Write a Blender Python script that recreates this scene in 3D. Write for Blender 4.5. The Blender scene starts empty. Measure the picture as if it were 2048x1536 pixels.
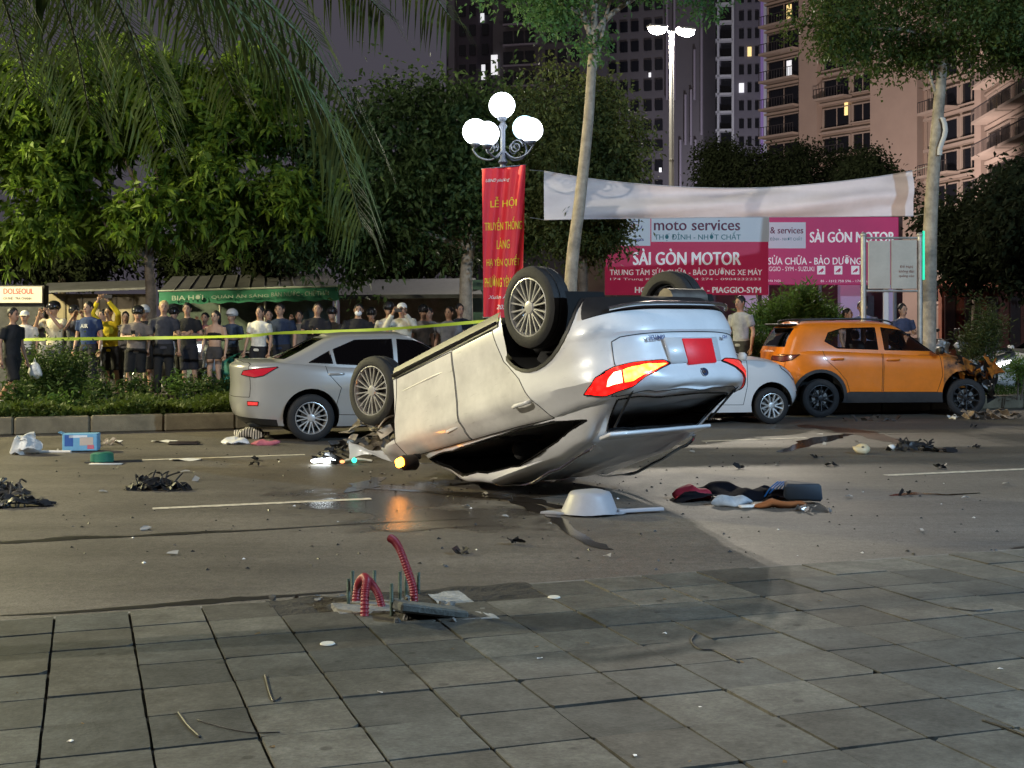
import bpy, bmesh, math, random
import numpy as np
from mathutils import Vector, Matrix, noise
R = math.radians
rnd = random.Random(7)
sc = bpy.context.scene
C = sc.collection

# ------------------------------------------------------------------ camera
FPX, HZ, CAMH = 2530.0, 645.0, 1.6          # focal length and horizon in photo pixels (2048 wide)
cam_d = bpy.data.cameras.new('camera'); cam = bpy.data.objects.new('camera', cam_d); C.objects.link(cam)
cam.location = (0, 0, CAMH); cam.rotation_euler = (R(90), 0, 0)
cam_d.sensor_width = 36.0; cam_d.lens = 36.0*FPX/2048.0
cam_d.shift_y = -(768.0-HZ)/2048.0
cam_d.clip_end = 2000; cam_d.clip_start = 0.05
sc.camera = cam
# ------------------------------------------------------------------ night sky
w = bpy.data.worlds.new('World'); sc.world = w; w.use_nodes = True
nt = w.node_tree; nt.nodes.clear()
sky = nt.nodes.new('ShaderNodeTexSky'); sky.sky_type = 'NISHITA'; sky.sun_disc = False
sky.sun_elevation = R(38); sky.sun_rotation = R(200); sky.dust_density = 4
glow = nt.nodes.new('ShaderNodeMixRGB'); glow.inputs[0].default_value = 0.97
glow.inputs[2].default_value = (0.84, 0.74, 0.92, 1)      # city glow on low cloud
bg = nt.nodes.new('ShaderNodeBackground'); bg.inputs[1].default_value = 0.072
ow = nt.nodes.new('ShaderNodeOutputWorld')
nt.links.new(sky.outputs[0], glow.inputs[1]); nt.links.new(glow.outputs[0], bg.inputs[0]); nt.links.new(bg.outputs[0], ow.inputs[0])
sun_d = bpy.data.lights.new('fill_sun', 'SUN'); sun_d.energy = 0.10; sun_d.angle = R(12); sun_d.color = (1, .93, .85)  # dim sun added as soft fill on the front surfaces
sun = bpy.data.objects.new('fill_sun', sun_d); C.objects.link(sun); sun.rotation_euler = (R(52), 0, R(-20))
vs = sc.view_settings; vs.view_transform = 'Standard'; vs.look = 'None'; vs.gamma = 1; vs.exposure = 0.0; vs.use_curve_mapping = False
sc.cycles.use_denoising = True; sc.cycles.use_adaptive_sampling = True; sc.cycles.adaptive_threshold = .03
sc.cycles.max_bounces = 4; sc.cycles.transparent_max_bounces = 12
sc.cycles.sample_clamp_indirect = 4.0
sc.cycles.caustics_reflective = False; sc.cycles.caustics_refractive = False

# street axes: U runs along the street to the right, V away across it
U = Vector((0.9474, 0.3201, 0)); V = Vector((-0.3201, 0.9474, 0)); ROADANG = math.atan2(0.3201, 0.9474)
def ST(s, t, z=0.0): return U*s + V*t + Vector((0, 0, z))
def PX(x, y, d): return Vector(((x-1024)*d/FPX, d, CAMH-(y-HZ)*d/FPX))      # photo pixel at depth d
def GP(x, y, z=0.0):                                                      # photo pixel on level z
    d = (CAMH-z)*FPX/(y-HZ); return Vector(((x-1024)*d/FPX, d, z))

# ------------------------------------------------------------------ materials
MATS = {}
def mat(name, col, rough=.6, metal=0., var=.0, vscale=8., bump=0., bscale=30., emit=None, estr=0., coat=0., spec=.5, col2=None, trans=0., lens=0., scratch=0.):
    if name in MATS: return MATS[name]
    m = bpy.data.materials.new(name); m.use_nodes = True; n = m.node_tree; b = n.nodes['Principled BSDF']
    col = tuple(col)[:3]
    b.inputs['Base Color'].default_value = (*col, 1); b.inputs['Roughness'].default_value = rough
    b.inputs['Metallic'].default_value = metal; b.inputs['Specular IOR Level'].default_value = spec
    if coat: b.inputs['Coat Weight'].default_value = coat; b.inputs['Coat Roughness'].default_value = .05
    if trans: b.inputs['Transmission Weight'].default_value = trans
    if emit: b.inputs['Emission Color'].default_value = (*emit, 1); b.inputs['Emission Strength'].default_value = estr; m.cycles.emission_sampling = 'NONE' if estr < 2 else 'AUTO'
    if var > 0 or bump > 0 or col2:
        tc = n.nodes.new('ShaderNodeTexCoord')
    if var > 0 or col2:
        nz = n.nodes.new('ShaderNodeTexNoise'); nz.inputs['Scale'].default_value = vscale; nz.inputs['Detail'].default_value = 6
        nz.inputs['Roughness'].default_value = .65
        n.links.new(tc.outputs['Object'], nz.inputs['Vector'])
        rp = n.nodes.new('ShaderNodeValToRGB')
        c1 = [max(0, c*(1-var)) for c in col]; c2 = list(col2) if col2 else [min(1, c*(1+var)) for c in col]
        rp.color_ramp.elements[0].position = .32; rp.color_ramp.elements[1].position = .68
        rp.color_ramp.elements[0].color = (*c1, 1); rp.color_ramp.elements[1].color = (*c2, 1)
        n.links.new(nz.outputs['Fac'], rp.inputs['Fac']); n.links.new(rp.outputs['Color'], b.inputs['Base Color'])
    if scratch > 0:                           # scrapes: stretched noise cut to thin grey streaks, plus dull dirt
        src = b.inputs['Base Color'].links[0].from_socket; mp = n.nodes.new('ShaderNodeMapping'); mp.inputs['Scale'].default_value = (2.5, 9, 16); mp.inputs['Rotation'].default_value = (0, R(25), R(20)); n.links.new(tc.outputs['Object'], mp.inputs[0])
        n2 = n.nodes.new('ShaderNodeTexNoise'); n2.inputs['Scale'].default_value = 2.2; n2.inputs['Detail'].default_value = 8; n2.inputs['Roughness'].default_value = .75; n.links.new(mp.outputs[0], n2.inputs['Vector'])
        r2 = n.nodes.new('ShaderNodeMapRange'); r2.inputs[1].default_value = .60; r2.inputs[2].default_value = .74; r2.inputs[4].default_value = scratch; n.links.new(n2.outputs['Fac'], r2.inputs[0])
        m2 = n.nodes.new('ShaderNodeMixRGB'); n.links.new(r2.outputs[0], m2.inputs[0]); n.links.new(src, m2.inputs[1]); m2.inputs[2].default_value = (.16, .145, .125, 1); n.links.new(m2.outputs[0], b.inputs['Base Color'])
    if lens > 0:                              # ribbed lamp lens: light output varies over the moulding
        tc = n.nodes.new('ShaderNodeTexCoord'); vz = n.nodes.new('ShaderNodeTexVoronoi'); vz.inputs['Scale'].default_value = lens; n.links.new(tc.outputs['Object'], vz.inputs['Vector'])
        mr = n.nodes.new('ShaderNodeMapRange'); mr.inputs[1].default_value = 0; mr.inputs[2].default_value = .8; mr.inputs[3].default_value = estr*1.5; mr.inputs[4].default_value = estr*.25; n.links.new(vz.outputs['Distance'], mr.inputs[0]); n.links.new(mr.outputs[0], b.inputs['Emission Strength'])
    if bump > 0:
        nb = n.nodes.new('ShaderNodeTexNoise'); nb.inputs['Scale'].default_value = bscale; nb.inputs['Detail'].default_value = 5
        n.links.new(tc.outputs['Object'], nb.inputs['Vector'])
        bp = n.nodes.new('ShaderNodeBump'); bp.inputs['Strength'].default_value = bump; bp.inputs['Distance'].default_value = .02
        n.links.new(nb.outputs['Fac'], bp.inputs['Height']); n.links.new(bp.outputs['Normal'], b.inputs['Normal'])
    MATS[name] = m; return m
def glass(name, tint, rough=.02):
    if name in MATS: return MATS[name]
    m = bpy.data.materials.new(name); m.use_nodes = True; n = m.node_tree; n.nodes.clear()
    o = n.nodes.new('ShaderNodeOutputMaterial'); t = n.nodes.new('ShaderNodeBsdfTransparent'); t.inputs[0].default_value = (*tint, 1)
    g = n.nodes.new('ShaderNodeBsdfGlossy'); g.inputs['Roughness'].default_value = rough; g.inputs[0].default_value = (.9, .9, .9, 1)
    fr = n.nodes.new('ShaderNodeFresnel'); fr.inputs[0].default_value = 1.55; mx = n.nodes.new('ShaderNodeMixShader')
    n.links.new(fr.outputs[0], mx.inputs[0]); n.links.new(t.outputs[0], mx.inputs[1]); n.links.new(g.outputs[0], mx.inputs[2])
    n.links.new(mx.outputs[0], o.inputs[0]); MATS[name] = m; return m

# ------------------------------------------------------------------ mesh builder
class MB:
    def __init__(self): self.v = []; self.f = []; self.m = []
    def add(self, vs, fs, mi=0):
        o = len(self.v); self.v += [tuple(p) for p in vs]
        self.f += [tuple(i+o for i in f) for f in fs]; self.m += [mi]*len(fs); return self
    def box(self, c, s, rot=None, mi=0, taper=1.0):
        c = Vector(c); hx, hy, hz = s[0]/2, s[1]/2, s[2]/2; M = rot or Matrix.Identity(3)
        vs = []
        for z in (-hz, hz):
            k = taper if z > 0 else 1
            for x, y in ((-hx, -hy), (hx, -hy), (hx, hy), (-hx, hy)): vs.append(c + M @ Vector((x*k, y*k, z)))
        return self.add(vs, [(3,2,1,0),(4,5,6,7),(0,1,5,4),(1,2,6,5),(2,3,7,6),(3,0,4,7)], mi)
    def cbox(self, c, s, b=.01, rot=None, mi=0):       # chamfered box
        c = Vector(c); M = rot or Matrix.Identity(3); h = [k/2 for k in s]; bm = bmesh.new()
        bmesh.ops.create_cube(bm, size=1)
        for vv in bm.verts: vv.co = Vector((vv.co.x*s[0], vv.co.y*s[1], vv.co.z*s[2]))
        bmesh.ops.bevel(bm, geom=bm.edges[:], offset=min(b, min(s)*.45), segments=1, affect='EDGES')
        bm.verts.index_update(); self.add([c + M @ q.co for q in bm.verts], [[q.index for q in f.verts] for f in bm.faces], mi); bm.free(); return self
    def tube(self, pts, r, n=10, mi=0, cap=True, flat=1.0):
        pts = [Vector(p) for p in pts]; rs = r if hasattr(r, '__len__') else [r]*len(pts)
        vs = []; up = None
        for i, p in enumerate(pts):
            a = pts[max(0, i-1)]; b = pts[min(len(pts)-1, i+1)]; d = (b-a).normalized()
            if up is None:
                up = Vector((0, 0, 1)) if abs(d.z) < .9 else Vector((0, 1, 0))
            x = d.cross(up).normalized(); up = x.cross(d).normalized()
            for k in range(n):
                t = 2*math.pi*k/n; vs.append(p + (x*math.cos(t) + up*math.sin(t)*flat)*rs[i])
        fs = []
        for i in range(len(pts)-1):
            for k in range(n):
                a = i*n+k; b = i*n+(k+1) % n; fs.append((a, b, b+n, a+n))
        if cap: fs.append(tuple(range(n-1, -1, -1))); fs.append(tuple(range((len(pts)-1)*n, len(pts)*n)))
        return self.add(vs, fs, mi)
    def lathe(self, prof, n=32, M=None, mi=0, closed=False):   # prof: (r, h) about local z
        M = M or Matrix.Identity(4); vs = []
        for r, h in prof:
            for k in range(n):
                t = 2*math.pi*k/n; vs.append(M @ Vector((r*math.cos(t), r*math.sin(t), h)))
        fs = []; m = len(prof)
        for i in range(m if closed else m-1):
            j = (i+1) % m
            for k in range(n):
                fs.append((i*n+k, i*n+(k+1) % n, j*n+(k+1) % n, j*n+k))
        return self.add(vs, fs, mi)
    def sheet(self, fn, nu, nv, mi=0, thick=0.0):   # fn(u,v)->Vector
        vs = [Vector(fn(i/nu, j/nv)) for j in range(nv+1) for i in range(nu+1)]; w_ = nu+1
        fs = [(j*w_+i, j*w_+i+1, (j+1)*w_+i+1, (j+1)*w_+i) for j in range(nv) for i in range(nu)]
        return self.add(vs, fs, mi)
    def prism(self, poly, z0, z1, mi=0, M=None):
        n = len(poly); M = M or Matrix.Identity(4)
        vs = [M @ Vector((p[0], p[1], z0)) for p in poly] + [M @ Vector((p[0], p[1], z1)) for p in poly]
        return self.add(vs, [tuple(range(n-1, -1, -1)), tuple(range(n, 2*n))] + [(i, (i+1) % n, n+(i+1) % n, n+i) for i in range(n)], mi)
    def ell(self, c, r, M=None, nu=14, nv=10, mi=0):
        c = Vector(c); M = M or Matrix.Identity(3); vs = []
        for j in range(nv+1):
            ph = math.pi*j/nv
            for i in range(nu):
                t = 2*math.pi*i/nu; vs.append(c + M @ Vector((r[0]*math.sin(ph)*math.cos(t), r[1]*math.sin(ph)*math.sin(t), r[2]*math.cos(ph))))
        fs = [(j*nu+i, (j+1)*nu+i, (j+1)*nu+(i+1) % nu, j*nu+(i+1) % nu) for j in range(nv) for i in range(nu)]
        return self.add(vs, fs, mi)
    def build(self, name, mats, parent=None, smooth=False, angle=None, fix=True):
        me = bpy.data.meshes.new(name); me.from_pydata(self.v, [], self.f)
        ms = mats if isinstance(mats, (list, tuple)) else [mats]
        for m in ms: me.materials.append(m)
        if len(ms) > 1: me.polygons.foreach_set('material_index', self.m)
        if fix:
            bm = bmesh.new(); bm.from_mesh(me); bmesh.ops.remove_doubles(bm, verts=bm.verts, dist=1e-5)
            bmesh.ops.recalc_face_normals(bm, faces=bm.faces); bm.to_mesh(me); bm.free()
        if smooth:
            me.polygons.foreach_set('use_smooth', [True]*len(me.polygons))
            if angle: me.set_sharp_from_angle(angle=R(angle))
        me.update()
        o = bpy.data.objects.new(name, me); C.objects.link(o)
        if parent: o.parent = parent
        return o
def tag(o, label=None, cat=None, group=None, kind=None):
    if label: o['label'] = label
    if cat: o['category'] = cat
    if group: o['group'] = group
    if kind: o['kind'] = kind
    return o
def empty(name, loc=(0, 0, 0), rz=0, label=None, cat=None, group=None, M=None):
    o = bpy.data.objects.new(name, None); C.objects.link(o); o.empty_display_size = .2
    if M is not None: o.matrix_world = M
    else: o.location = loc; o.rotation_euler = (0, 0, rz)
    return tag(o, label, cat, group)
def copy_tree(o, parent=None):
    c = o.copy(); C.objects.link(c); c.parent = parent
    for ch in list(o.children): copy_tree(ch, c)
    return c
def rotz(a): return Matrix.Rotation(a, 3, 'Z')
def text_mesh(s, size, bold=0.0, spacing=1.0, width=None, shear=0.0):
    cu = bpy.data.curves.new('t', 'FONT'); cu.body = s; cu.size = size; cu.offset = 0.0; cu.space_character = spacing
    cu.align_x = 'CENTER'; cu.align_y = 'CENTER'; cu.resolution_u = 3; cu.shear = shear
    o = bpy.data.objects.new('t', cu); C.objects.link(o); dg = bpy.context.evaluated_depsgraph_get()
    me = o.evaluated_get(dg).to_mesh(); vs = [v.co.copy() for v in me.vertices]; fs = [tuple(p.vertices) for p in me.polygons]
    o.evaluated_get(dg).to_mesh_clear(); bpy.data.objects.remove(o); bpy.data.curves.remove(cu)
    if width and vs:
        w0 = max(v.x for v in vs)-min(v.x for v in vs); cx = (max(v.x for v in vs)+min(v.x for v in vs))/2
        for v in vs: v.x = (v.x-cx)*width/max(w0, 1e-6)
    if bold:                                  # heavier strokes: three copies a hair apart
        n0 = len(vs); v0, f0 = list(vs), list(fs); vs = []; fs = []
        for i, dx in enumerate((-1.1, 0, 1.1)):
            vs += [Vector((v.x+dx*bold, v.y+(i-1)*bold*.35, v.z+.0012*i)) for v in v0]; fs += [tuple(k+n0*i for k in f) for f in f0]
    return vs, fs
def put_text(s, size, M, m, parent, name='lettering', fn=None, **k):   # text lies in local xy of M, facing +z
    vs, fs = text_mesh(s, size, **k); b = MB()
    b.add([fn(v) if fn else M @ v for v in vs], fs); return b.build(name, m, parent, fix=False)
def facing(origin, right, up):       # frame whose x is right, y is up, z faces the viewer
    x = Vector(right).normalized(); y = Vector(up).normalized(); z = x.cross(y)
    return Matrix(((x.x, y.x, z.x, origin[0]), (x.y, y.y, z.y, origin[1]), (x.z, y.z, z.z, origin[2]), (0, 0, 0, 1)))
def clamp(x, a, b): return max(a, min(b, x))
def lerp(a, b, t): return a+(b-a)*t
def sstep(a, b, x):
    t = clamp((x-a)/(b-a), 0, 1); return t*t*(3-2*t)
def curve(pts):                       # smooth monotone-ish interpolation through (x, y) points
    xs = [p[0] for p in pts]; ys = [p[1] for p in pts]
    ms = []
    for i in range(len(pts)):
        if i == 0 or i == len(pts)-1: j = min(i, len(pts)-2); ms.append((ys[j+1]-ys[j])/(xs[j+1]-xs[j]))
        else:
            d0 = (ys[i]-ys[i-1])/(xs[i]-xs[i-1]); d1 = (ys[i+1]-ys[i])/(xs[i+1]-xs[i])
            ms.append(0 if d0*d1 <= 0 else 2*d0*d1/(d0+d1))
    def f(x):
        if x <= xs[0]: return ys[0]
        if x >= xs[-1]: return ys[-1]
        i = 0
        while x > xs[i+1]: i += 1
        h = xs[i+1]-xs[i]; t = (x-xs[i])/h
        return ((2*t**3-3*t**2+1)*ys[i]+(t**3-2*t**2+t)*h*ms[i]+(-2*t**3+3*t**2)*ys[i+1]+(t**3-t**2)*h*ms[i+1])
    return f
def catmull(pts, n=8):
    pts = [Vector(p) for p in pts]; out = []
    for i in range(len(pts)-1):
        p0 = pts[max(0, i-1)]; p1 = pts[i]; p2 = pts[i+1]; p3 = pts[min(len(pts)-1, i+2)]
        for k in range(n):
            t = k/n; out.append(.5*((2*p1)+(p2-p0)*t+(2*p0-5*p1+4*p2-p3)*t*t+(3*p1-p0-3*p2+p3)*t**3))
    out.append(pts[-1]); return out
# ------------------------------------------------------------------ street lamps (the lamps are the scene's light)
def lamp_mats():
    return mat('lamp_steel', (.13, .13, .13), .6, .2, var=.1, vscale=3)
def street_lamp(base, height, power, color, label, heads=(-1, 1), armdir=None, armlen=.34, cone=155, group='tall street lamps along the street', estr=120):
    a = armdir or U
    root = empty('street_lamp', base, 0, label, 'street lamp', group)
    b = MB(); b.tube([(0, 0, 0), (0, 0, .02), (0, 0, height)], [.11, .105, .065], 14); b.cbox((0, 0, .02), (.4, .4, .04), .008)
    b.tube([(0, 0, .02), (0, 0, .5)], [.13, .12], 14)
    b.build('pole', lamp_mats(), root, True, 40)
    ring = MB(); ring.lathe([(.068, height*.62), (.085, height*.62+.01), (.085, height*.62+.05), (.068, height*.62+.06)], 14); ring.build('collar', lamp_mats(), root, True, 40)
    for s in heads:
        arm = MB(); p1 = a*(s*armlen) + Vector((0, 0, height+.12))
        arm.tube(catmull([(0, 0, height-.15), a*(s*armlen*.35)+Vector((0, 0, height+.03)), p1], 5), .035, 8); arm.build('arm', lamp_mats(), root, True)
        hd = MB(); c = a*(s*(armlen+.16)) + Vector((0, 0, height+.12)); rot = rotz(math.atan2(a.y, a.x))
        hd.cbox(c, (.62, .28, .10), .03, rot); h = hd.build('lamp_head', mat('lamp_case', (.25, .25, .26), .5, .3), root)
        ln = MB(); ln.ell(c-Vector((0, 0, .09)), (.30, .15, .15), rot, 14, 8)
        ln.build('lens', mat('lens_%d_%d' % (estr, int(color[2]*100)), (1, 1, 1), .3, emit=color, estr=estr), h, True)
        ld = bpy.data.lights.new('lamp_light', 'POINT'); ld.energy = power; ld.color = color; ld.shadow_soft_size = .12
        lo = bpy.data.objects.new('lamp_light', ld); C.objects.link(lo); lo.parent = root; lo.location = c-Vector((0, 0, .30))
    return root
WARM = (1, .80, .52); NEUT = (1, .90, .74); COOL = (.80, .90, 1)
base1 = PX(1343, 645, 40); base1.z = .05
street_lamp(base1, 10.75, 5400, NEUT, 'tall pale lamp post with two blazing heads behind the white banner')
pl = ST(-10.5, 27.5, .05); street_lamp(pl, 8.3, 10500, (1, .90, .48), 'tall street lamp beyond the left tree, outside the picture')
street_lamp(Vector((-14.8, 1.2, .2)), 8.6, 11500, (1, .93, .78), 'tall street lamp on the near pavement to the left of the viewer', heads=(1,), armdir=V, armlen=1.2)
street_lamp(Vector((12.5, .5, .2)), 8.6, 11000, (.46, .71, 1), 'tall street lamp on the near pavement to the right of the viewer', heads=(1,), armdir=V, armlen=1.2)

# ------------------------------------------------------------------ ground, road
def asphalt(name, base, wet_spots=()):
    m = bpy.data.materials.new(name); m.use_nodes = True; n = m.node_tree; L = n.links; b = n.nodes['Principled BSDF']
    def nd(t, **k):
        x = n.nodes.new(t)
        for a_, c_ in k.items(): setattr(x, a_, c_)
        return x
    tc = nd('ShaderNodeTexCoord')
    def noisef(scale, detail=6, rough=.6, map_=None):
        z = nd('ShaderNodeTexNoise'); z.inputs['Scale'].default_value = scale; z.inputs['Detail'].default_value = detail; z.inputs['Roughness'].default_value = rough
        src = tc.outputs['Object']
        if map_:
            mp = nd('ShaderNodeMapping'); mp.inputs['Scale'].default_value = map_; L.new(src, mp.inputs[0]); src = mp.outputs[0]
        L.new(src, z.inputs['Vector']); return z.outputs['Fac']
    def ramp(src, p0, c0, p1, c1):
        r_ = nd('ShaderNodeValToRGB'); e = r_.color_ramp.elements; e[0].position = p0; e[1].position = p1
        e[0].color = (*c0, 1) if hasattr(c0, '__len__') else (c0, c0, c0, 1); e[1].color = (*c1, 1) if hasattr(c1, '__len__') else (c1, c1, c1, 1)
        L.new(src, r_.inputs[0]); return r_.outputs[0]
    def mul(a_, b_, fac=1.0):
        x = nd('ShaderNodeMixRGB', blend_type='MULTIPLY'); x.inputs[0].default_value = fac; L.new(a_, x.inputs[1]); L.new(b_, x.inputs[2]); return x.outputs[0]
    fine = noisef(60, 4, .85); grit = noisef(14, 6, .8); big = noisef(.55, 5, .55); streak = noisef(1.0, 5, .6, (.25, 2.2, 1))
    c = ramp(fine, .34, [k*.55 for k in base], .66, [k*1.5 for k in base])
    c = mul(c, ramp(grit, .36, .72, .64, 1.2)); c = mul(c, ramp(big, .3, .72, .7, 1.18)); c = mul(c, ramp(streak, .35, .8, .65, 1.1))
    rough = ramp(big, .3, .55, .7, .75); b.inputs['Specular IOR Level'].default_value = .32
    if wet_spots:
        mask = None
        geo = tc.outputs['Object']; wn = noisef(1.6, 6, .65)
        for (x, y, rx, ry) in wet_spots:
            mp = nd('ShaderNodeMapping'); mp.vector_type = 'POINT'
            mp.inputs['Location'].default_value = (-x/rx, -y/ry, 0); mp.inputs['Scale'].default_value = (1/rx, 1/ry, 0); L.new(geo, mp.inputs[0])
            ln = nd('ShaderNodeVectorMath', operation='LENGTH'); L.new(mp.outputs[0], ln.inputs[0])
            s_ = nd('ShaderNodeMath', operation='SUBTRACT'); s_.inputs[0].default_value = 1.0; L.new(ln.outputs['Value'], s_.inputs[1])
            if mask is None: mask = s_.outputs[0]
            else:
                mx = nd('ShaderNodeMath', operation='MAXIMUM'); L.new(mask, mx.inputs[0]); L.new(s_.outputs[0], mx.inputs[1]); mask = mx.outputs[0]
        cl = nd('ShaderNodeMath', operation='MAXIMUM'); L.new(mask, cl.inputs[0]); cl.inputs[1].default_value = -1
        ad = nd('ShaderNodeMath', operation='MULTIPLY_ADD'); L.new(wn, ad.inputs[0]); ad.inputs[1].default_value = 2.2; L.new(cl.outputs[0], ad.inputs[2])
        wet = ramp(ad.outputs[0], .0, 0., 1.0, 1.)      # remapped below
        wr = nd('ShaderNodeMapRange'); wr.inputs[1].default_value = 1.05; wr.inputs[2].default_value = 1.45; L.new(ad.outputs[0], wr.inputs[0])
        wet = wr.outputs[0]
        mixc = nd('ShaderNodeMixRGB', blend_type='MULTIPLY'); L.new(wet, mixc.inputs[0]); L.new(c, mixc.inputs[1]); mixc.inputs[2].default_value = (.5, .47, .45, 1); c = mixc.outputs[0]
        mr = nd('ShaderNodeMixRGB'); L.new(wet, mr.inputs[0]); L.new(rough, mr.inputs[1]); mr.inputs[2].default_value = (.16, .16, .16, 1); rough = mr.outputs[0]
    L.new(c, b.inputs['Base Color']); L.new(rough, b.inputs['Roughness'])
    bp = nd('ShaderNodeBump'); bp.inputs['Strength'].default_value = .5; bp.inputs['Distance'].default_value = .006
    L.new(noisef(45, 5, .8), bp.inputs['Height']); L.new(bp.outputs[0], b.inputs['Normal'])
    return m
g = MB(); g.add([(-900, -60, -.03), (900, -60, -.03), (900, 1200, -.03), (-900, 1200, -.03)], [(0, 1, 2, 3)])
tag(g.build('ground', asphalt('ground_tar', (.05, .047, .042))), 'dark ground beyond the street', 'ground', kind='structure')
road = MB(); T0, T1 = 6.66, 19.25
road.sheet(lambda a, b_: ST(lerp(-70, 90, a), lerp(T0-.1, T1+.1, b_), 0), 40, 6)
road = road.build('road', asphalt('asphalt', (.122, .107, .088), [(-.95, 11.6, 1.2, 1.1), (-.6, 10.4, .9, .8)]))
tag(road, 'worn grey asphalt carriageway strewn with wreckage', 'road', kind='structure')
paint = mat('road_paint', (.50, .45, .36), .7, var=.45, vscale=14)
def marking(p0, p1, wd=.11, z=.004, nm='lane_line', m=None):
    a = Vector(p0); b_ = Vector(p1); d = (b_-a).normalized(); n_ = Vector((-d.y, d.x, 0)); k = MB(); N = max(3, int((b_-a).length/.12)); vs = []
    for i in range(N+1):
        p = a.lerp(b_, i/N)
        for s in (-1, 1):
            q = p + n_*(s*wd*.5*(1+.18*noise.noise(p*7+Vector((s*9, 0, 0))))); vs.append((q.x, q.y, z))
    k.add(vs, [(2*i, 2*i+1, 2*i+3, 2*i+2) for i in range(N)]); return k.build(nm, m or paint, road)
def tline(t, s0, s1): marking(ST(s0, t), ST(s1, t))
def s_at(x, y): p = GP(x, y); return p.dot(U)
tA = GP(500, 1009).dot(V); tB = GP(450, 915).dot(V)
for k in range(-4, 6):
    s0 = s_at(305, 1018) + k*7.1
    if k in (-1, 1): continue
    if k == 0: tline(tA, s0, s_at(742, 998))
s2 = s_at(1775, 952); tline(tA, s2, s2+3.2); tline(tA, s2+8, s2+11); tline(tA, -14, -11)
tline(tB, s_at(284, 919), s_at(612, 911)); s3 = s_at(1390, 880); tline(tB, s3, s3+1.6); tline(tB, s3+7, s3+10)
# dark stains, tar seams and skid marks lying on the asphalt
tar = mat('tar_stain', (.016, .014, .012), .4, var=.3, vscale=6)
oil = mat('fluid_stain', (.028, .022, .018), .12, var=.4, vscale=5)
def stain(pix, widths, m, z=.003, wob=.35, seed=0, nm='stain'):
    pts = catmull([GP(*p) for p in pix], 10); k = MB(); vs = []; N = len(pts)
    for i, p in enumerate(pts):
        a = pts[max(0, i-1)]; b_ = pts[min(N-1, i+1)]; d = (b_-a).normalized(); n_ = Vector((-d.y, d.x, 0))
        f_ = i/(N-1)*(len(widths)-1); j = min(int(f_), len(widths)-2); wd = lerp(widths[j], widths[j+1], f_-j)
        for s in (-1, 1):
            q = p + n_*s*wd*.5*(1+wob*1.6*noise.noise(p*3.1+Vector((s*11, seed, 0)))+wob*noise.noise(p*11+Vector((s*5, seed, 3)))); vs.append((q.x, q.y, z))
    k.add(vs, [(2*i, 2*i+1, 2*i+3, 2*i+2) for i in range(N-1)]); return k.build(nm, m, road)
stain([(-60, 1088), (60, 1083), (150, 1076), (260, 1073), (380, 1066), (520, 1060), (700, 1049), (880, 1040), (960, 1037)], [.05, .13, .16, .06, .12, .05, .035, .03, .01], tar, seed=1)
stain([(90, 1078), (130, 1077), (175, 1074)], [.02, .2, .03], tar, .0035, seed=2)
stain([(960, 985), (1040, 1005), (1110, 1035), (1145, 1065), (1190, 1090), (1225, 1100)], [.05, .16, .12, .1, .13, .02], oil, .0035, .5, 3)
stain([(690, 985), (730, 970), (760, 955)], [.05, .3, .1], oil, .0032, .6, 4)
stain([(700, 975), (860, 985), (960, 990), (1060, 1002), (1200, 1035)], [.04, .12, .2, .2, .05], oil, .0045, .6, 5)
stain([(1600, 850), (1700, 862), (1790, 882), (1880, 898)], [.25, .5, .35, .05], tar, .003, .5, 6)
stain([(1560, 905), (1640, 880), (1700, 868)], [.08, .35, .1], oil, .0037, .4, 7)
stain([(740, 1058), (800, 1063), (900, 1055), (1010, 1050)], [.01, .05, .03, .01], tar, .0033, .5, 8)
stain([(1480, 1150), (1700, 1140), (1850, 1128), (2048, 1105), (2300, 1080)], [.03, .08, .16, .2, .3], tar, .003, .5, 9)
stain([(1780, 992), (1830, 988), (1900, 990), (1960, 986)], [.03, .16, .1, .02], oil, .0031, .6, 10)
stain([(0, 1232), (180, 1222), (420, 1203), (600, 1190), (760, 1178)], [.02, .05, .12, .05, .02], tar, .003, .5, 11)

# ------------------------------------------------------------------ near pavement with its tiles
def swz(t): return .15 + .0217*(6.7-t)
def SWP(x, y, dz=0.0):           # photo pixel on the sloping pavement
    t = 6.0
    for _ in range(30):
        d = (CAMH-swz(t)-dz)*FPX/(y-HZ); p = Vector(((x-1024)*d/FPX, d, 0)); t = p.dot(V)
    p.z = swz(t)+dz; return p
mortar = mat('bedding_mortar', (.017, .015, .011), .9, var=.4, vscale=20, bump=.4, bscale=60)
pv = MB(); pv.sheet(lambda a, b_: ST(lerp(-70, 90, a), lerp(-40, 6.62, b_), swz(lerp(-40, 6.62, b_))-.009), 20, 20)
pave = tag(pv.build('sidewalk', mortar), 'near pavement of square grey paving tiles', 'sidewalk', kind='structure')
kb = MB()
for i in range(40):
    s0 = -40+i*2.0; kb = MB(); kb.cbox(ST(s0+1, 6.655, .058), (1.985, .09, .16), .012, rotz(ROADANG)); kb.build('edge_stone', mat('edge_stone', (.16, .15, .135), .85, var=.25, bump=.3), pave)
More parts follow.
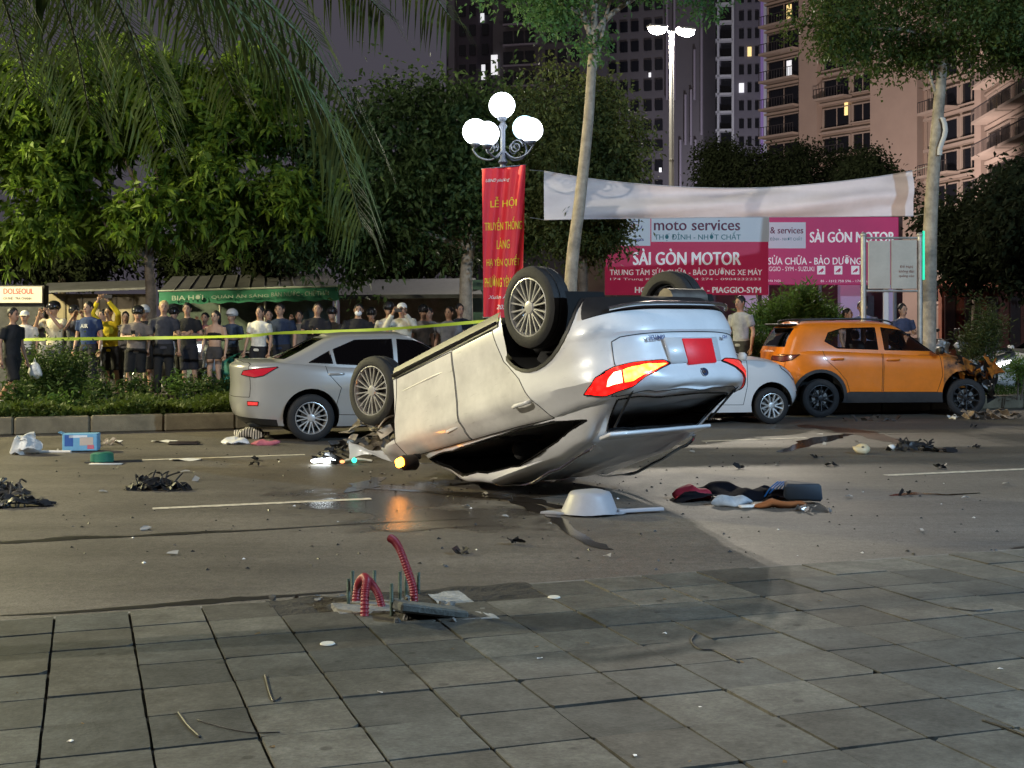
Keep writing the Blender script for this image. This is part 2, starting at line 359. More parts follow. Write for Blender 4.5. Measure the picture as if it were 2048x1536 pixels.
def tile_material(name, col):          # one weathered surface running across all slabs, plus a tone of its own for each slab
    m = bpy.data.materials.new(name); m.use_nodes = True; n = m.node_tree; L = n.links; b = n.nodes['Principled BSDF']; b.inputs['Roughness'].default_value = .72; b.inputs['Specular IOR Level'].default_value = .3
    ge = n.nodes.new('ShaderNodeNewGeometry'); oi = n.nodes.new('ShaderNodeObjectInfo')
    def nz(scale, det, p0, v0, p1, v1, rough=.65):
        z = n.nodes.new('ShaderNodeTexNoise'); z.inputs['Scale'].default_value = scale; z.inputs['Detail'].default_value = det; z.inputs['Roughness'].default_value = rough; L.new(ge.outputs['Position'], z.inputs['Vector'])
        r_ = n.nodes.new('ShaderNodeMapRange'); r_.inputs[1].default_value = p0; r_.inputs[2].default_value = p1; r_.inputs[3].default_value = v0; r_.inputs[4].default_value = v1; L.new(z.outputs['Fac'], r_.inputs[0]); return r_.outputs[0]
    def mul(a_, b_):
        x = n.nodes.new('ShaderNodeMath'); x.operation = 'MULTIPLY'; L.new(a_, x.inputs[0]); L.new(b_, x.inputs[1]); return x.outputs[0]
    rr_ = n.nodes.new('ShaderNodeMapRange'); rr_.inputs[3].default_value = .72; rr_.inputs[4].default_value = 1.25; L.new(oi.outputs['Random'], rr_.inputs[0])
    v = mul(mul(nz(.9, 4, .35, .68, .65, 1.2), nz(5.5, 7, .36, .66, .64, 1.25, .75)), mul(nz(42, 4, .34, .72, .66, 1.25, .8), rr_.outputs[0]))
    vo = n.nodes.new('ShaderNodeTexVoronoi'); vo.inputs['Scale'].default_value = 3.3; L.new(ge.outputs['Position'], vo.inputs['Vector']); gm = n.nodes.new('ShaderNodeMapRange'); gm.inputs[1].default_value = .055; gm.inputs[2].default_value = .085; gm.inputs[3].default_value = .45; gm.inputs[4].default_value = 1.0; L.new(vo.outputs['Distance'], gm.inputs[0]); v = mul(v, gm.outputs[0])
    mx = n.nodes.new('ShaderNodeMixRGB'); mx.blend_type = 'MULTIPLY'; mx.inputs[0].default_value = 1; mx.inputs[1].default_value = (*col, 1); L.new(v, mx.inputs[2]); L.new(mx.outputs[0], b.inputs['Base Color'])
    bp = n.nodes.new('ShaderNodeBump'); bp.inputs['Strength'].default_value = .35; bp.inputs['Distance'].default_value = .006; z = n.nodes.new('ShaderNodeTexNoise'); z.inputs['Scale'].default_value = 60; z.inputs['Detail'].default_value = 5; L.new(ge.outputs['Position'], z.inputs['Vector']); L.new(z.outputs['Fac'], bp.inputs['Height']); L.new(bp.outputs[0], b.inputs['Normal'])
    return m
tile_m = [tile_material('paving_%d' % i, c) for i, c in enumerate([(.074, .073, .062), (.064, .065, .057), (.090, .085, .069), (.074, .068, .055)])]
TS, TT, S0, TE = .349, .385, -.139, 6.61
tile_meshes = []
for mi in range(4):
    for var_ in range(3):
        hx, hy = (TS-.011)/2, (TT-.013)/2; q_ = random.Random(mi*7+var_); k = MB(); e_ = lambda s=.004: q_.uniform(-s, s)
        poly = []
        for (x0, y0), (x1, y1) in zip([(-hx, -hy), (hx, -hy), (hx, hy), (-hx, hy)], [(hx, -hy), (hx, hy), (-hx, hy), (-hx, -hy)]):
            ch = q_.uniform(.012, .05) if var_ == 2 and q_.random() < .5 else q_.uniform(.003, .008); L_ = math.hypot(x1-x0, y1-y0); ux, uy = (x1-x0)/L_, (y1-y0)/L_
            poly += [(x0+ux*ch, y0+uy*ch), (lerp(x0, x1, .33)+e_(.0018), lerp(y0, y1, .33)+e_(.0018)), (lerp(x0, x1, .7)+e_(.0018), lerp(y0, y1, .7)+e_(.0018)), (x1-ux*ch, y1-uy*ch)]
        k.prism(poly, -.015, .015); o = k.build('paving_tile', tile_m[mi], pave); tile_meshes.append(o.data); bpy.data.objects.remove(o)
slope = Matrix.Rotation(ROADANG, 4, 'Z') @ Matrix.Rotation(-math.atan(.0217), 4, 'X')
pit = [(3, 0), (4, 0), (5, 0), (6, 0)]
ntile = 0
for i in range(-11, 32):
    for j in range(0, 10):
        s = S0+(i+.5)*TS; t = TE-(j+.5)*TT; p = ST(s, t)
        if p.y < 3.7 or abs(p.x) > .43*p.y+.25: continue
        if (i, j) in pit: continue
        h = noise.noise(Vector((i*.37+3, j*.51, 1.7))); r_ = rnd.random()
        o = bpy.data.objects.new('paving_tile', tile_meshes[(min(3, max(0, int((h*.9+.5)*3.2+r_*1.2-.3))))*3+rnd.choice((0, 0, 1, 1, 2))]); C.objects.link(o); o.parent = pave
        o.matrix_world = Matrix.Translation(ST(s, t, swz(t)-.012+rnd.uniform(-.003, .003))) @ slope @ Matrix.Rotation(rnd.uniform(-.007, .007), 4, 'Y') @ Matrix.Rotation(rnd.uniform(-.006, .006), 4, 'X') @ Matrix.Rotation(rnd.uniform(-.005, .005), 4, 'Z')
        ntile += 1
rest = MB()
for i in range(-40, 60):
    for j in range(0, 14):
        s = S0+(i+.5)*TS; t = TE-(j+.5)*TT; p = ST(s, t)
        if not (p.y < 3.7 or abs(p.x) > .43*p.y+.25): continue
        if abs(p.x) > 9: continue
        rest.box(ST(s, t, swz(t)-.012), (TS-.014, TT-.013, .03), slope.to_3x3())
tag(rest.build('outer_paving', tile_m[0], pave), kind='stuff')

# ------------------------------------------------------------------ planted median with kerb stones
soil = mat('median_soil', (.045, .042, .025), .95, var=.5, vscale=5, bump=.6, bscale=25)
md = MB(); md.sheet(lambda a, b_: ST(lerp(-60, 80, a), lerp(T1+.2, 25.6, b_), .20), 30, 4)
median = tag(md.build('median', soil), 'planted strip behind the kerb where the crowd stands', 'median', kind='structure')
kerb_m = mat('kerb_concrete', (.165, .142, .095), .85, var=.3, vscale=3, bump=.35, bscale=40)
sk0 = GP(27, 871).dot(U)
for i in range(-14, 40):
    k = MB(); L_ = 1.03; k.cbox(ST(sk0+(i+.5)*L_, T1+.11, .125+rnd.uniform(-.004, .004)), (L_-.012, .24, .25), .025, rotz(ROADANG+rnd.uniform(-.004, .004))); k.build('kerb_stone', kerb_m, median)
ps = MB(); ps.sheet(lambda a, b_: ST(lerp(-90, 120, a), lerp(25.6, 60, b_), .03), 10, 4)
tag(ps.build('far_road', asphalt('far_tar', (.06, .056, .05))), 'dim far carriageway behind the crowd', 'road', kind='structure')
# ------------------------------------------------------------------ car builder (local: x forward, y left, z up, origin on the ground under the rear axle)
def sgnpow(a, p): return math.copysign(abs(a)**p, a)
def in_poly(x, y, poly):
    c = False; n = len(poly); j = n-1
    for i in range(n):
        xi, yi = poly[i]; xj, yj = poly[j]
        if (yi > y) != (yj > y) and x < (xj-xi)*(y-yi)/(yj-yi)+xi: c = not c
        j = i
    return c
EA = {'y': (Vector((1, 0, 0)), Vector((0, 0, 1))), 'x': (Vector((0, 1, 0)), Vector((0, 0, 1))), 'z': (Vector((1, 0, 0)), Vector((0, 1, 0)))}
def cut_poly(bm, poly, ax, flt):
    e1, e2 = EA[ax] if isinstance(ax, str) else ax; n = len(poly)
    for a in range(n):
        p = poly[a]; q = poly[(a+1) % n]; dx, dy = q[0]-p[0], q[1]-p[1]
        if dx*dx+dy*dy < 1e-10: continue
        x0, x1 = min(p[0], q[0])-1e-4, max(p[0], q[0])+1e-4; y0, y1 = min(p[1], q[1])-1e-4, max(p[1], q[1])+1e-4
        fs = []
        for f in bm.faces:
            if not flt(f): continue
            us = [v.co.dot(e1) for v in f.verts]; ws = [v.co.dot(e2) for v in f.verts]
            if max(us) < x0 or min(us) > x1 or max(ws) < y0 or min(ws) > y1: continue
            fs.append(f)
        if not fs: continue
        no = e1*(-dy)+e2*dx; co = e1*p[0]+e2*p[1]
        es = {e for f in fs for e in f.edges}; vs = {v for f in fs for v in f.verts}
        bmesh.ops.bisect_plane(bm, geom=fs+list(es)+list(vs), plane_co=co, plane_no=no.normalized(), dist=1e-4)
    out = []
    for f in bm.faces:
        if not flt(f): continue
        c = f.calc_center_median()
        if in_poly(c.dot(e1), c.dot(e2), poly): out.append(f)
    return out
def take(bm, faces, delete=True, push=0.0):
    b = MB(); idx = {}
    for f in faces:
        ids = []
        for v in f.verts:
            key = (round(v.co.x, 6), round(v.co.y, 6), round(v.co.z, 6))
            if key not in idx:
                idx[key] = len(b.v); b.v.append(tuple(v.co))
            ids.append(idx[key])
        b.f.append(tuple(ids)); b.m.append(0)
    if push:
        nrm = [Vector((0, 0, 0)) for _ in b.v]
        for f, ids in zip(faces, b.f):
            for k in ids: nrm[k] += f.normal
        b.v = [tuple(Vector(p)+n.normalized()*push) for p, n in zip(b.v, nrm)]
    if delete: bmesh.ops.delete(bm, geom=faces, context='FACES')
    return b
def outline(b, r=.004):          # thin dark shut line round a patch of faces
    cnt = {}
    for f in b.f:
        for a, c in zip(f, f[1:]+f[:1]):
            k = (min(a, c), max(a, c)); cnt[k] = cnt.get(k, 0)+1
    o = MB()
    for (a, c), k in cnt.items():
        if k == 1 and (Vector(b.v[a])-Vector(b.v[c])).length > 1e-4: o.tube([b.v[a], b.v[c]], r, 4, cap=False)
    return o
def from_mb(b, smooth_merge=1e-5):
    me = bpy.data.meshes.new('tmp'); me.from_pydata(b.v, [], b.f); bm = bmesh.new(); bm.from_mesh(me); bpy.data.meshes.remove(me)
    bmesh.ops.remove_doubles(bm, verts=bm.verts, dist=smooth_merge)
    bmesh.ops.recalc_face_normals(bm, faces=bm.faces); bm.normal_update(); return bm
def to_mb(bm):
    bm.verts.index_update(); b = MB(); b.add([v.co.copy() for v in bm.verts], [[v.index for v in f.verts] for f in bm.faces]); return b
def ring_loft(levels, xr, xf, W, Z, pf=7, pr=8, q=3.0, N=112, cap=None, capn=7):
    th = []
    for k in range(N):
        th.append(2*math.pi*(k+.5)/N)
    b = MB(); vs = []; rows = []
    def pt(v, t, sc_=1.0, zadd=0.0):
        c, s = math.cos(t), math.sin(t); p = pf if c > 0 else pr
        xi = sgnpow(c, 2/p); et = sgnpow(s, 2/q)
        x0, x1 = xr(v), xf(v); x = (x0+x1)/2+(x1-x0)/2*xi; y = W(v, x)*et*sc_
        return Vector((x, y, Z(v, x, y)+zadd))
    for v in levels: vs += [pt(v, t) for t in th]
    n = len(levels)
    if cap is not None:
        for k in range(1, capn+1):
            s_ = 1-k/capn
            for t in th:
                p = pt(levels[-1], t, max(s_, 0)); p.z += cap(p.x)*(1-s_*s_); vs.append(p)
        n += capn
    fs = [(i*N+k, i*N+(k+1) % N, (i+1)*N+(k+1) % N, (i+1)*N+k) for i in range(n-1) for k in range(N)]
    b.add(vs, fs); return b
def circ(cx, cz, r, n=28): return [(cx+r*math.cos(2*math.pi*k/n), cz+r*math.sin(2*math.pi*k/n)) for k in range(n)]
tyre_m = mat('tyre_rubber', (.012, .012, .013), .75, var=.25, vscale=9, bump=.2, bscale=60)
alloy_m = mat('alloy', (.70, .70, .70), .30, .75); alloy_dark = mat('alloy_dark', (.018, .018, .02), .4, .4); blackp = mat('black_trim', (.013, .013, .014), .5, var=.2, vscale=12)
gloss_black = mat('gloss_black', (.006, .006, .007), .12, coat=.5)
liner_m = mat('arch_liner', (.006, .006, .006), .95); chrome = mat('chrome', (.75, .75, .76), .12, 1.0); gap_m = mat('shut_line', (.004, .004, .004), .9)
disc_m = mat('brake_disc', (.2, .19, .18), .4, .8)
def make_wheel(parent, loc, side, R_=.33, rim=.225, wd=.205, spokes=10, pair=True, rimm=None, dark_in=True, spoke_w=.027):
    # axis along y; outer face towards side (+1 / -1)
    root = bpy.data.objects.new('wheel', None); C.objects.link(root); root.parent = parent; root.location = loc; root.empty_display_size = .1
    M = Matrix.Rotation(-math.pi/2*side, 4, 'X'); h = wd/2; b = MB()
    pr = [(rim-.012, -h*.85), (rim+.01, -h), (R_-.035, -h*.98), (R_-.008, -h*.8), (R_, -h*.45)]
    pr += [(R_-.007, -h*.3), (R_-.007, -h*.24), (R_, -h*.22), (R_, h*.22), (R_-.007, h*.24), (R_-.007, h*.3), (R_, h*.45), (R_-.008, h*.8), (R_-.035, h*.98), (rim+.022, h*1.0), (rim+.008, h*.97), (rim-.012, h*.85)]
    b.lathe(pr, 44, M, closed=True); b.build('tyre', tyre_m, root, True, 35)
    rm = rimm or alloy_m
    k = MB(); k.lathe([(rim+.006, h*.93), (rim-.004, h*.95), (rim-.014, h*.8), (rim-.02, h*.3), (rim-.03, -h*.6)], 44, M)
    k.lathe([(.058, h*.70), (.05, h*.82), (.03, h*.86), (.0005, h*.86)], 20, M)
    for i in range(spokes):
        base = 2*math.pi*i/spokes
        for o in ((-.5, .5) if pair else (0,)):
            a0 = base+o*.16*(10/spokes)*.55; a1 = base+o*(2*math.pi/spokes)*.46
            p0 = Vector((.045*math.cos(a0), .045*math.sin(a0), h*.76)); p1 = Vector(((rim-.012)*math.cos(a1), (rim-.012)*math.sin(a1), h*.86))
            d = (p1-p0); n_ = Vector((-d.y, d.x, 0)).normalized(); vs = []
            for p, ww, dz in ((p0, spoke_w*.75, .03), (p0.lerp(p1, .5), spoke_w*.55, .026), (p1, spoke_w*.8, .022)):
                vs += [M @ (p-n_*ww*.5-Vector((0, 0, dz))), M @ (p-n_*ww*.5*.7), M @ (p+n_*ww*.5*.7), M @ (p+n_*ww*.5-Vector((0, 0, dz)))]
            k.add(vs, [(0, 1, 5, 4), (1, 2, 6, 5), (2, 3, 7, 6), (4, 5, 9, 8), (5, 6, 10, 9), (6, 7, 11, 10), (0, 3, 2, 1), (8, 9, 10, 11)])
    k.build('rim', rm, root, True, 40)
    d = MB(); d.lathe([(.02, -.01), (.135, -.01), (.135, .012), (.02, .012)], 28, M); d.lathe([(rim-.03, -h*.2), (.02, -h*.25)], 28, M, mi=1); d.build('brake_disc', [disc_m, liner_m], root, True, 40)
    return root
class Car: pass
def build_car(root, P, deform=None):
    """P: dictionary of profile curves; returns Car with bmeshes already cut and parts linked under root"""
    lower = ring_loft(P['vl'], P['xr'], P['xf'], P['W'], P['Z'], P.get('pf', 7), P.get('pr', 8), P.get('q', 3), 112, cap=P['crown'])
    upper = ring_loft(P['gl'], P['gxr'], P['gxf'], P['GW'], P['GZ'], P.get('gpf', 12), P.get('gpr', 10), P.get('gq', 5), 112, cap=P['gcrown'])
    c = Car(); c.low = from_mb(lower); c.up = from_mb(upper); c.root = root; c.P = P
    df = deform or (lambda p: p)
    def out(b, name, m, parent=None, smooth=True, angle=38, label=None):
        b.v = [tuple(df(Vector(p))) for p in b.v]; o = b.build(name, m, parent or root, smooth, angle, fix=False)
        if label: o['label'] = label
        return o
    c.out = out; c.df = df
    return c
def side_glass(c, polys, gm, sides=(1, -1), names='side_window', frame=True, skip=()):
    for sd in sides:
        for k, poly in enumerate(polys):
            fs = cut_poly(c.up, poly, 'y', lambda f: f.calc_center_median().y*sd > .25 and abs(f.normal.y) > .25)
            b = take(c.up, fs, push=-.006)
            if not b.f: continue
            if frame: fr = outline(b, .011)
            if (sd, k) in skip: 
                if frame: c.out(fr, 'window_frame', gloss_black)
                continue
            o = c.out(b, names, gm)
            if frame: c.out(fr, 'window_frame', gloss_black, o)
def end_glass(c, poly, gm, front, name, keep=True):
    fs = cut_poly(c.up, poly, 'x', lambda f: (f.normal.x > .2 if front else f.normal.x < -.2))
    b = take(c.up, fs, push=-.004)
    if not b.f: return None
    fr = outline(b, .012); o = c.out(b, name, gm) if keep else None
    c.out(fr, 'window_frame', gloss_black, o or c.root); return o
def arches(c, axles, r, cz, inner=.42, clad=None, cladw=.055, yout=.86, sides=(1, -1)):
    for sd in sides:
        for ax in axles:
            fs = cut_poly(c.low, circ(ax, cz, r), 'y', lambda f: f.calc_center_median().y*sd > .3 and abs(f.normal.z) < .92 and (f.calc_center_median()-Vector((ax, sd*.8, cz))).length < r*1.6)
            take(c.low, fs)
            bnd = outline_pts = None
            ln = MB(); n = 22; vs = []
            for k in range(n+1):
                t = math.pi*(-.03+1.06*k/n); x = ax+r*1.0*math.cos(t); z = cz+r*1.0*math.sin(t)
                vs += [Vector((x, sd*(yout-.02), z)), Vector((x, sd*inner, z))]
            ln.add(vs, [(2*k, 2*k+1, 2*k+3, 2*k+2) for k in range(n)]); ln.add([Vector((ax+r*math.cos(math.pi*(-.03+1.06*k/n)), sd*inner, cz+r*math.sin(math.pi*(-.03+1.06*k/n)))) for k in range(n+1)], [tuple(range(n+1))])
            c.out(ln, 'wheel_arch', liner_m)
            if clad:
                fs = cut_poly(c.low, circ(ax, cz, r+cladw, 32), 'y', lambda f: f.calc_center_median().y*sd > .3 and abs(f.normal.z) < .92 and (f.calc_center_median()-Vector((ax, sd*.8, cz))).length < r*1.6)
                b = take(c.low, fs, push=.008)
                if b.f: c.out(b, 'arch_cladding', clad)
def panel(c, poly, name, m, sd, push=.0, handle=None, ax='y', flt=None, seam=True, src=None):
    src = src or c.low
    fl = flt or (lambda f: f.calc_center_median().y*sd > .3 and abs(f.normal.y) > .3)
    fs = cut_poly(src, poly, ax, fl); b = take(src, fs, push=push)
    if not b.f: return None
    ol = outline(b, .0042); o = c.out(b, name, m)
    if seam: c.out(ol, 'shut_line', gap_m, o)
    if handle:
        hx, hz, hm = handle; y = max((abs(p[1]) for p in c.side_pts if abs(p[0]-hx) < .08 and abs(p[2]-hz) < .06), default=.85)
        h = MB(); h.tube(catmull([(hx-.10, sd*(y-.005), hz), (hx-.08, sd*(y+.028), hz+.004), (hx+.08, sd*(y+.03), hz+.008), (hx+.11, sd*(y-.005), hz+.004)], 5), .013, 8, flat=1.2); c.out(h, 'door_handle', hm, o)
    return o
def finish(c, paint, roofm=None, interior=True, low_name='body', up_name='roof_panel'):
    if interior:
        inn = to_mb(c.up); bmi = from_mb(inn); bmi.normal_update()
        vs = [(v.co - v.normal*.022) for v in bmi.verts]; bmi.verts.index_update(); k = MB(); k.add(vs, [[v.index for v in f.verts] for f in bmi.faces]); c.out(k, 'headlining', mat('interior_dark', (.02, .019, .018), .9)); bmi.free()
    c.body = c.out(to_mb(c.low), low_name, paint, angle=30); c.roof = c.out(to_mb(c.up), up_name, roofm or paint, angle=35)
def seats(c, xs, z=.55, w_=.48, m=None):
    m = m or mat('seat_cloth', (.03, .029, .028), .9)
    for x in xs:
        for y in (-.36, .36):
            b = MB(); b.cbox((x+.22, y, z), (.5, w_, .16), .05); b.cbox((x-.08, y, z+.36), (.14, w_, .62), .06, Matrix.Rotation(-.22, 3, 'Y')); b.cbox((x-.16, y, z+.76), (.10, .27, .17), .045, Matrix.Rotation(-.2, 3, 'Y')); c.out(b, 'seat', m, angle=50)
    d = MB(); d.cbox((xs[0]+.95, 0, .86), (.45, 1.35, .3), .08); c.out(d, 'dashboard', m, angle=50)
    d = MB(); d.lathe([(.17, -.012), (.185, 0), (.17, .012), (.155, 0)], 20, Matrix.Translation((xs[0]+.62, .36, .93)) @ Matrix.Rotation(R(68), 4, 'Y'), closed=True); c.out(d, 'steering_wheel', blackp)
def pan(c, x0, x1, z=.2, w_=.66, m=None):
    b = MB(); b.cbox(((x0+x1)/2, 0, z), (x1-x0, w_*2, .06), .02); c.out(b, 'underbody', m or liner_m, angle=50)
def mirror(c, loc, sd, paint, lit=None):
    paint = blackp if lit else paint
    b = MB(); b.cbox(Vector(loc)+Vector((0, sd*.10, .03)), (.10, .20, .13), .035); o = c.out(b, 'door_mirror', paint, angle=50)
    a = MB(); a.cbox(Vector(loc)+Vector((.01, sd*.0, -.02)), (.05, .08, .05), .012); c.out(a, 'mirror_foot', blackp, o)
    if lit:
        l = MB(); l.cbox(Vector(loc)+Vector((-.005, sd*.205, .03)), (.10, .05, .075), .016); c.out(l, 'turn_lamp', lit, o)
    return o
# ------------------------------------------------------------------ the overturned white crossover
white_m = mat('white_paint', (.75, .755, .76), .30, coat=.8, var=.10, vscale=1.3, bump=.10, bscale=3, scratch=.35)
scuff = mat('scuffed_white', (.66, .65, .625), .34, coat=.55, var=.20, vscale=2.1, bump=.22, bscale=2.6, scratch=.6)
def crossover_profile():
    P = {}
    P['vl'] = [0, .04, .1, .16, .22, .28, .34, .38, .41, .44, .5, .56, .62, .66, .7, .76, .82, .88, .92, .95, .975, .99, 1]
    xr = curve([(0, -.66), (.06, -.74), (.16, -.82), (.34, -.86), (.39, -.86), (.42, -.835), (.55, -.84), (.7, -.85), (.74, -.845), (.78, -.875), (.9, -.885), (.96, -.87), (1, -.80)])
    xf = curve([(0, 3.05), (.12, 3.20), (.4, 3.28), (.7, 3.25), (.9, 3.15), (1, 3.0)])
    zs = curve([(-.86, .51), (-.5, .42), (0, .28), (.3, .235), (2.2, .23), (2.8, .26), (3.3, .32)])
    zt = curve([(-.86, 1.245), (0, 1.235), (.5, 1.195), (1.2, 1.15), (1.9, 1.09), (2.4, 1.05), (3.0, .96), (3.3, .85)])
    wp = curve([(0, .80), (.1, .835), (.25, .855), (.5, .872), (.62, .878), (.74, .898), (.79, .905), (.82, .903), (.87, .875), (.94, .835), (.98, .81), (1, .785)])
    def W(v, x):
        y = wp(v)*(1-.035*sstep(1.9, 3.2, x)-.02*sstep(.0, -.8, x))
        for ax in (0, 2.53): y += .020*math.exp(-((x-ax)/.45)**2)*sstep(1.0, .6, v)
        return y
    P['xr'], P['xf'], P['W'] = xr, xf, W
    P['Z'] = lambda v, x, y: zs(x)+v*(zt(x)-zs(x)); P['crown'] = lambda x: .02+.04*sstep(1.9, 2.5, x)
    P['gl'] = [-.1, 0, .12, .24, .36, .48, .6, .7, .8, .88, .93, .965, .985, 1]
    P['gxr'] = curve([(-.1, -.80), (0, -.76), (.4, -.55), (.8, -.32), (.93, -.24), (1, -.18)])
    P['gxf'] = curve([(-.1, 2.36), (0, 2.26), (.4, 1.98), (.8, 1.66), (.95, 1.50), (1, 1.42)])
    gw = curve([(-.1, .815), (0, .805), (.4, .76), (.8, .695), (.93, .66), (1, .58)])
    zr = curve([(-.8, 1.36), (-.2, 1.46), (.2, 1.54), (.7, 1.585), (1.3, 1.55), (1.9, 1.45), (2.4, 1.36)])
    P['GW'] = lambda g_, x: gw(g_)*(1-.10*sstep(.3, -.6, x)-.05*sstep(1.2, 2.3, x))
    P['GZ'] = lambda g_, x, y: zt(x)-.02+g_*(zr(x)-zt(x)+.02)
    P['gcrown'] = lambda x: .025
    P['zt'] = zt; P['zr'] = zr
    return P
# pose: rear axle on its wheel centre, nose down, on its roof
UPS = 1.075; rr = PX(1075, 615, 10.25*UPS); fr_ = PX(757, 782, 12.15*UPS)
fwd = (fr_-rr).normalized(); hh = Vector((fwd.x, fwd.y, 0)).normalized(); sP = -fwd.z; cP = math.sqrt(1-sP*sP)
nrm = hh*sP + Vector((0, 0, 1))*cP; upv = -nrm; left = upv.cross(fwd)
WB = 2.53
org = rr - left*(-.76*UPS) - upv*(.33*UPS)          # local origin: ground point under the rear axle
UPM = Matrix(((fwd.x, left.x, upv.x, org.x), (fwd.y, left.y, upv.y, org.y), (fwd.z, left.z, upv.z, org.z), (0, 0, 0, 1))) @ Matrix.Scale(UPS, 4)
UPI = UPM.inverted()
def crush(p):
    q = UPM @ p
    # roof pressed into the road: everything below a soft floor is squeezed up
    fl = .02
    if q.z < .12: q = Vector((q.x, q.y, fl+.10*max(0, (q.z+.4)/.52)**2))
    r = UPI @ q
    x = p.x
    if x > 2.1:        # crumpled nose
        a = sstep(2.05, 2.9, x); r += Vector((-.42*a*sstep(2.2, 3.3, x)+.10*a*noise.noise(p*4.1), .12*a*noise.noise(p*5.2+Vector((7, 0, 0))), .10*a*noise.noise(p*4.7+Vector((0, 9, 0)))))
        w_ = UPM @ r
        if w_.z < .015: w_.z = .015; r = UPI @ w_
    dent = noise.noise(Vector((p.x*2.3, p.y*1.1, p.z*3.3))); r.y += .018*dent*(1 if p.y > 0 else -1)
    if p.z > 1.05: r += Vector((.02*noise.noise(p*3.7), .03*noise.noise(p*3.1+Vector((5, 5, 0))), .02*noise.noise(p*5)))
    return r
up_root = empty('overturned_car', M=UPM, label='white crossover car lying overturned on its roof, tail lamps lit', cat='car')
P = crossover_profile(); uc = build_car(up_root, P, crush); uc.side_pts = [tuple(v.co) for v in uc.low.verts]
side = lambda sd: (lambda f: f.calc_center_median().y*sd > .3 and abs(f.normal.y) > .3)
rearf = lambda f: f.normal.x < -.15 or (f.calc_center_median().x < -.35)
zt, zr = P['zt'], P['zr']
# openings: all glass is gone on the near side, far panes tinted near black to stand for the cabin's shade
gdark = glass('glass_near_black', (.02, .02, .025)); gclear = glass('glass_clear', (.45, .48, .48))
opening = [(2.02, 1.125), (1.3, 1.175), (.5, 1.222), (.05, 1.26), (-.22, 1.335), (.10, 1.40), (.42, 1.45), (.75, 1.478), (1.15, 1.452), (1.5, 1.375), (1.8, 1.24)]
side_glass(uc, [opening], gdark, skip=((-1, 0),))
end_glass(uc, [(-.62, 1.262), (.62, 1.262), (.50, 1.43), (-.50, 1.43)], gdark, False, 'rear_window', keep=False)
end_glass(uc, [(-.62, 1.12), (.62, 1.12), (.52, 1.46), (-.52, 1.46)], gdark, True, 'windscreen')
arches(uc, (0,), .445, .385, clad=blackp, cladw=.028)
arches(uc, (2.53,), .43, .37, clad=None, sides=(1,))
# torn away right front wing
fs = cut_poly(uc.low, [(2.10, .1), (3.6, .1), (3.6, .90), (2.75, .92), (2.17, .88)], 'y', lambda f: f.calc_center_median().y < -.25 and abs(f.normal.z) < .95); take(uc.low, fs)
# tail lamps wrap from the tailgate onto the flank
lampR = mat('tail_red', (.5, .01, .01), .2, lens=22, emit=(1, .006, .004), estr=4.5, coat=.5)
lampA = mat('tail_amber', (.7, .3, .05), .2, lens=22, emit=(1, .30, .03), estr=13, coat=.5)
lampH = mat('tail_hot', (.9, .8, .6), .2, lens=26, emit=(1, .70, .34), estr=6.0)
lampRd = mat('tail_red_dim', (.45, .02, .02), .2, emit=(1, .06, .05), estr=.7, coat=.5)
LP = [(.31, 1.165), (.18, 1.075), (.03, 1.035), (-.12, 1.028), (-.34, 1.035), (-.385, 1.055), (-.28, 1.12), (-.06, 1.20), (.13, 1.212)]
LA = [(-.365, 1.052), (-.28, 1.105), (-.08, 1.165), (-.01, 1.165), (-.02, 1.075), (-.2, 1.05)]
LH = [(.005, 1.165), (-.005, 1.075), (.05, 1.075), (.10, 1.11), (.12, 1.16)]
for sd in (-1, 1):
    ex = (Vector((1, sd, 0)).normalized(), Vector((0, 0, 1)))
    fs = cut_poly(uc.low, LP, ex, lambda f: f.calc_center_median().x < -.2 and f.calc_center_median().y*sd > .15)
    b = take(uc.low, fs, push=.012); ol = outline(b, .006); inner = MB().add(b.v, b.f)
    lamp = uc.out(b, 'tail_lamp', lampR if sd < 0 else lampRd, angle=60, label='lit red and amber tail lamp' if sd < 0 else None); uc.out(ol, 'lamp_bezel', gloss_black, lamp)
    bm2 = from_mb(inner)
    for poly, nm, m_ in ((LA, 'amber_lens', lampA if sd < 0 else lampRd), (LH, 'bright_lens', lampH if sd < 0 else lampRd)):
        k = take(bm2, cut_poly(bm2, poly, ex, lambda f: True), push=.004)
        if k.f: uc.out(k, nm, m_, lamp, angle=60)
    bm2.free()
# rear bumper, tailgate
b = take(uc.low, cut_poly(uc.low, [(-1, .2), (-.44, .2), (-.50, .60), (-1, .60)], 'y', lambda f: f.calc_center_median().x < -.2 and f.normal.z > -.8), push=.010); uc.out(b, 'bumper_trim', blackp)
k = MB(); k.tube(catmull([(-.70, -.66, .57), (-.84, -.46, .575), (-.885, 0, .58), (-.84, .46, .575), (-.70, .66, .57)], 8), .017, 8); uc.out(k, 'skid_bar', chrome)
tg = [(-.70, 1.0), (-.675, .83), (-.62, .805), (.62, .805), (.675, .83), (.70, 1.0), (.72, 1.4), (-.72, 1.4)]
panel(uc, tg, 'tailgate', white_m, 0, ax='x', flt=lambda f: f.normal.x < -.2 and f.calc_center_median().x < -.4)
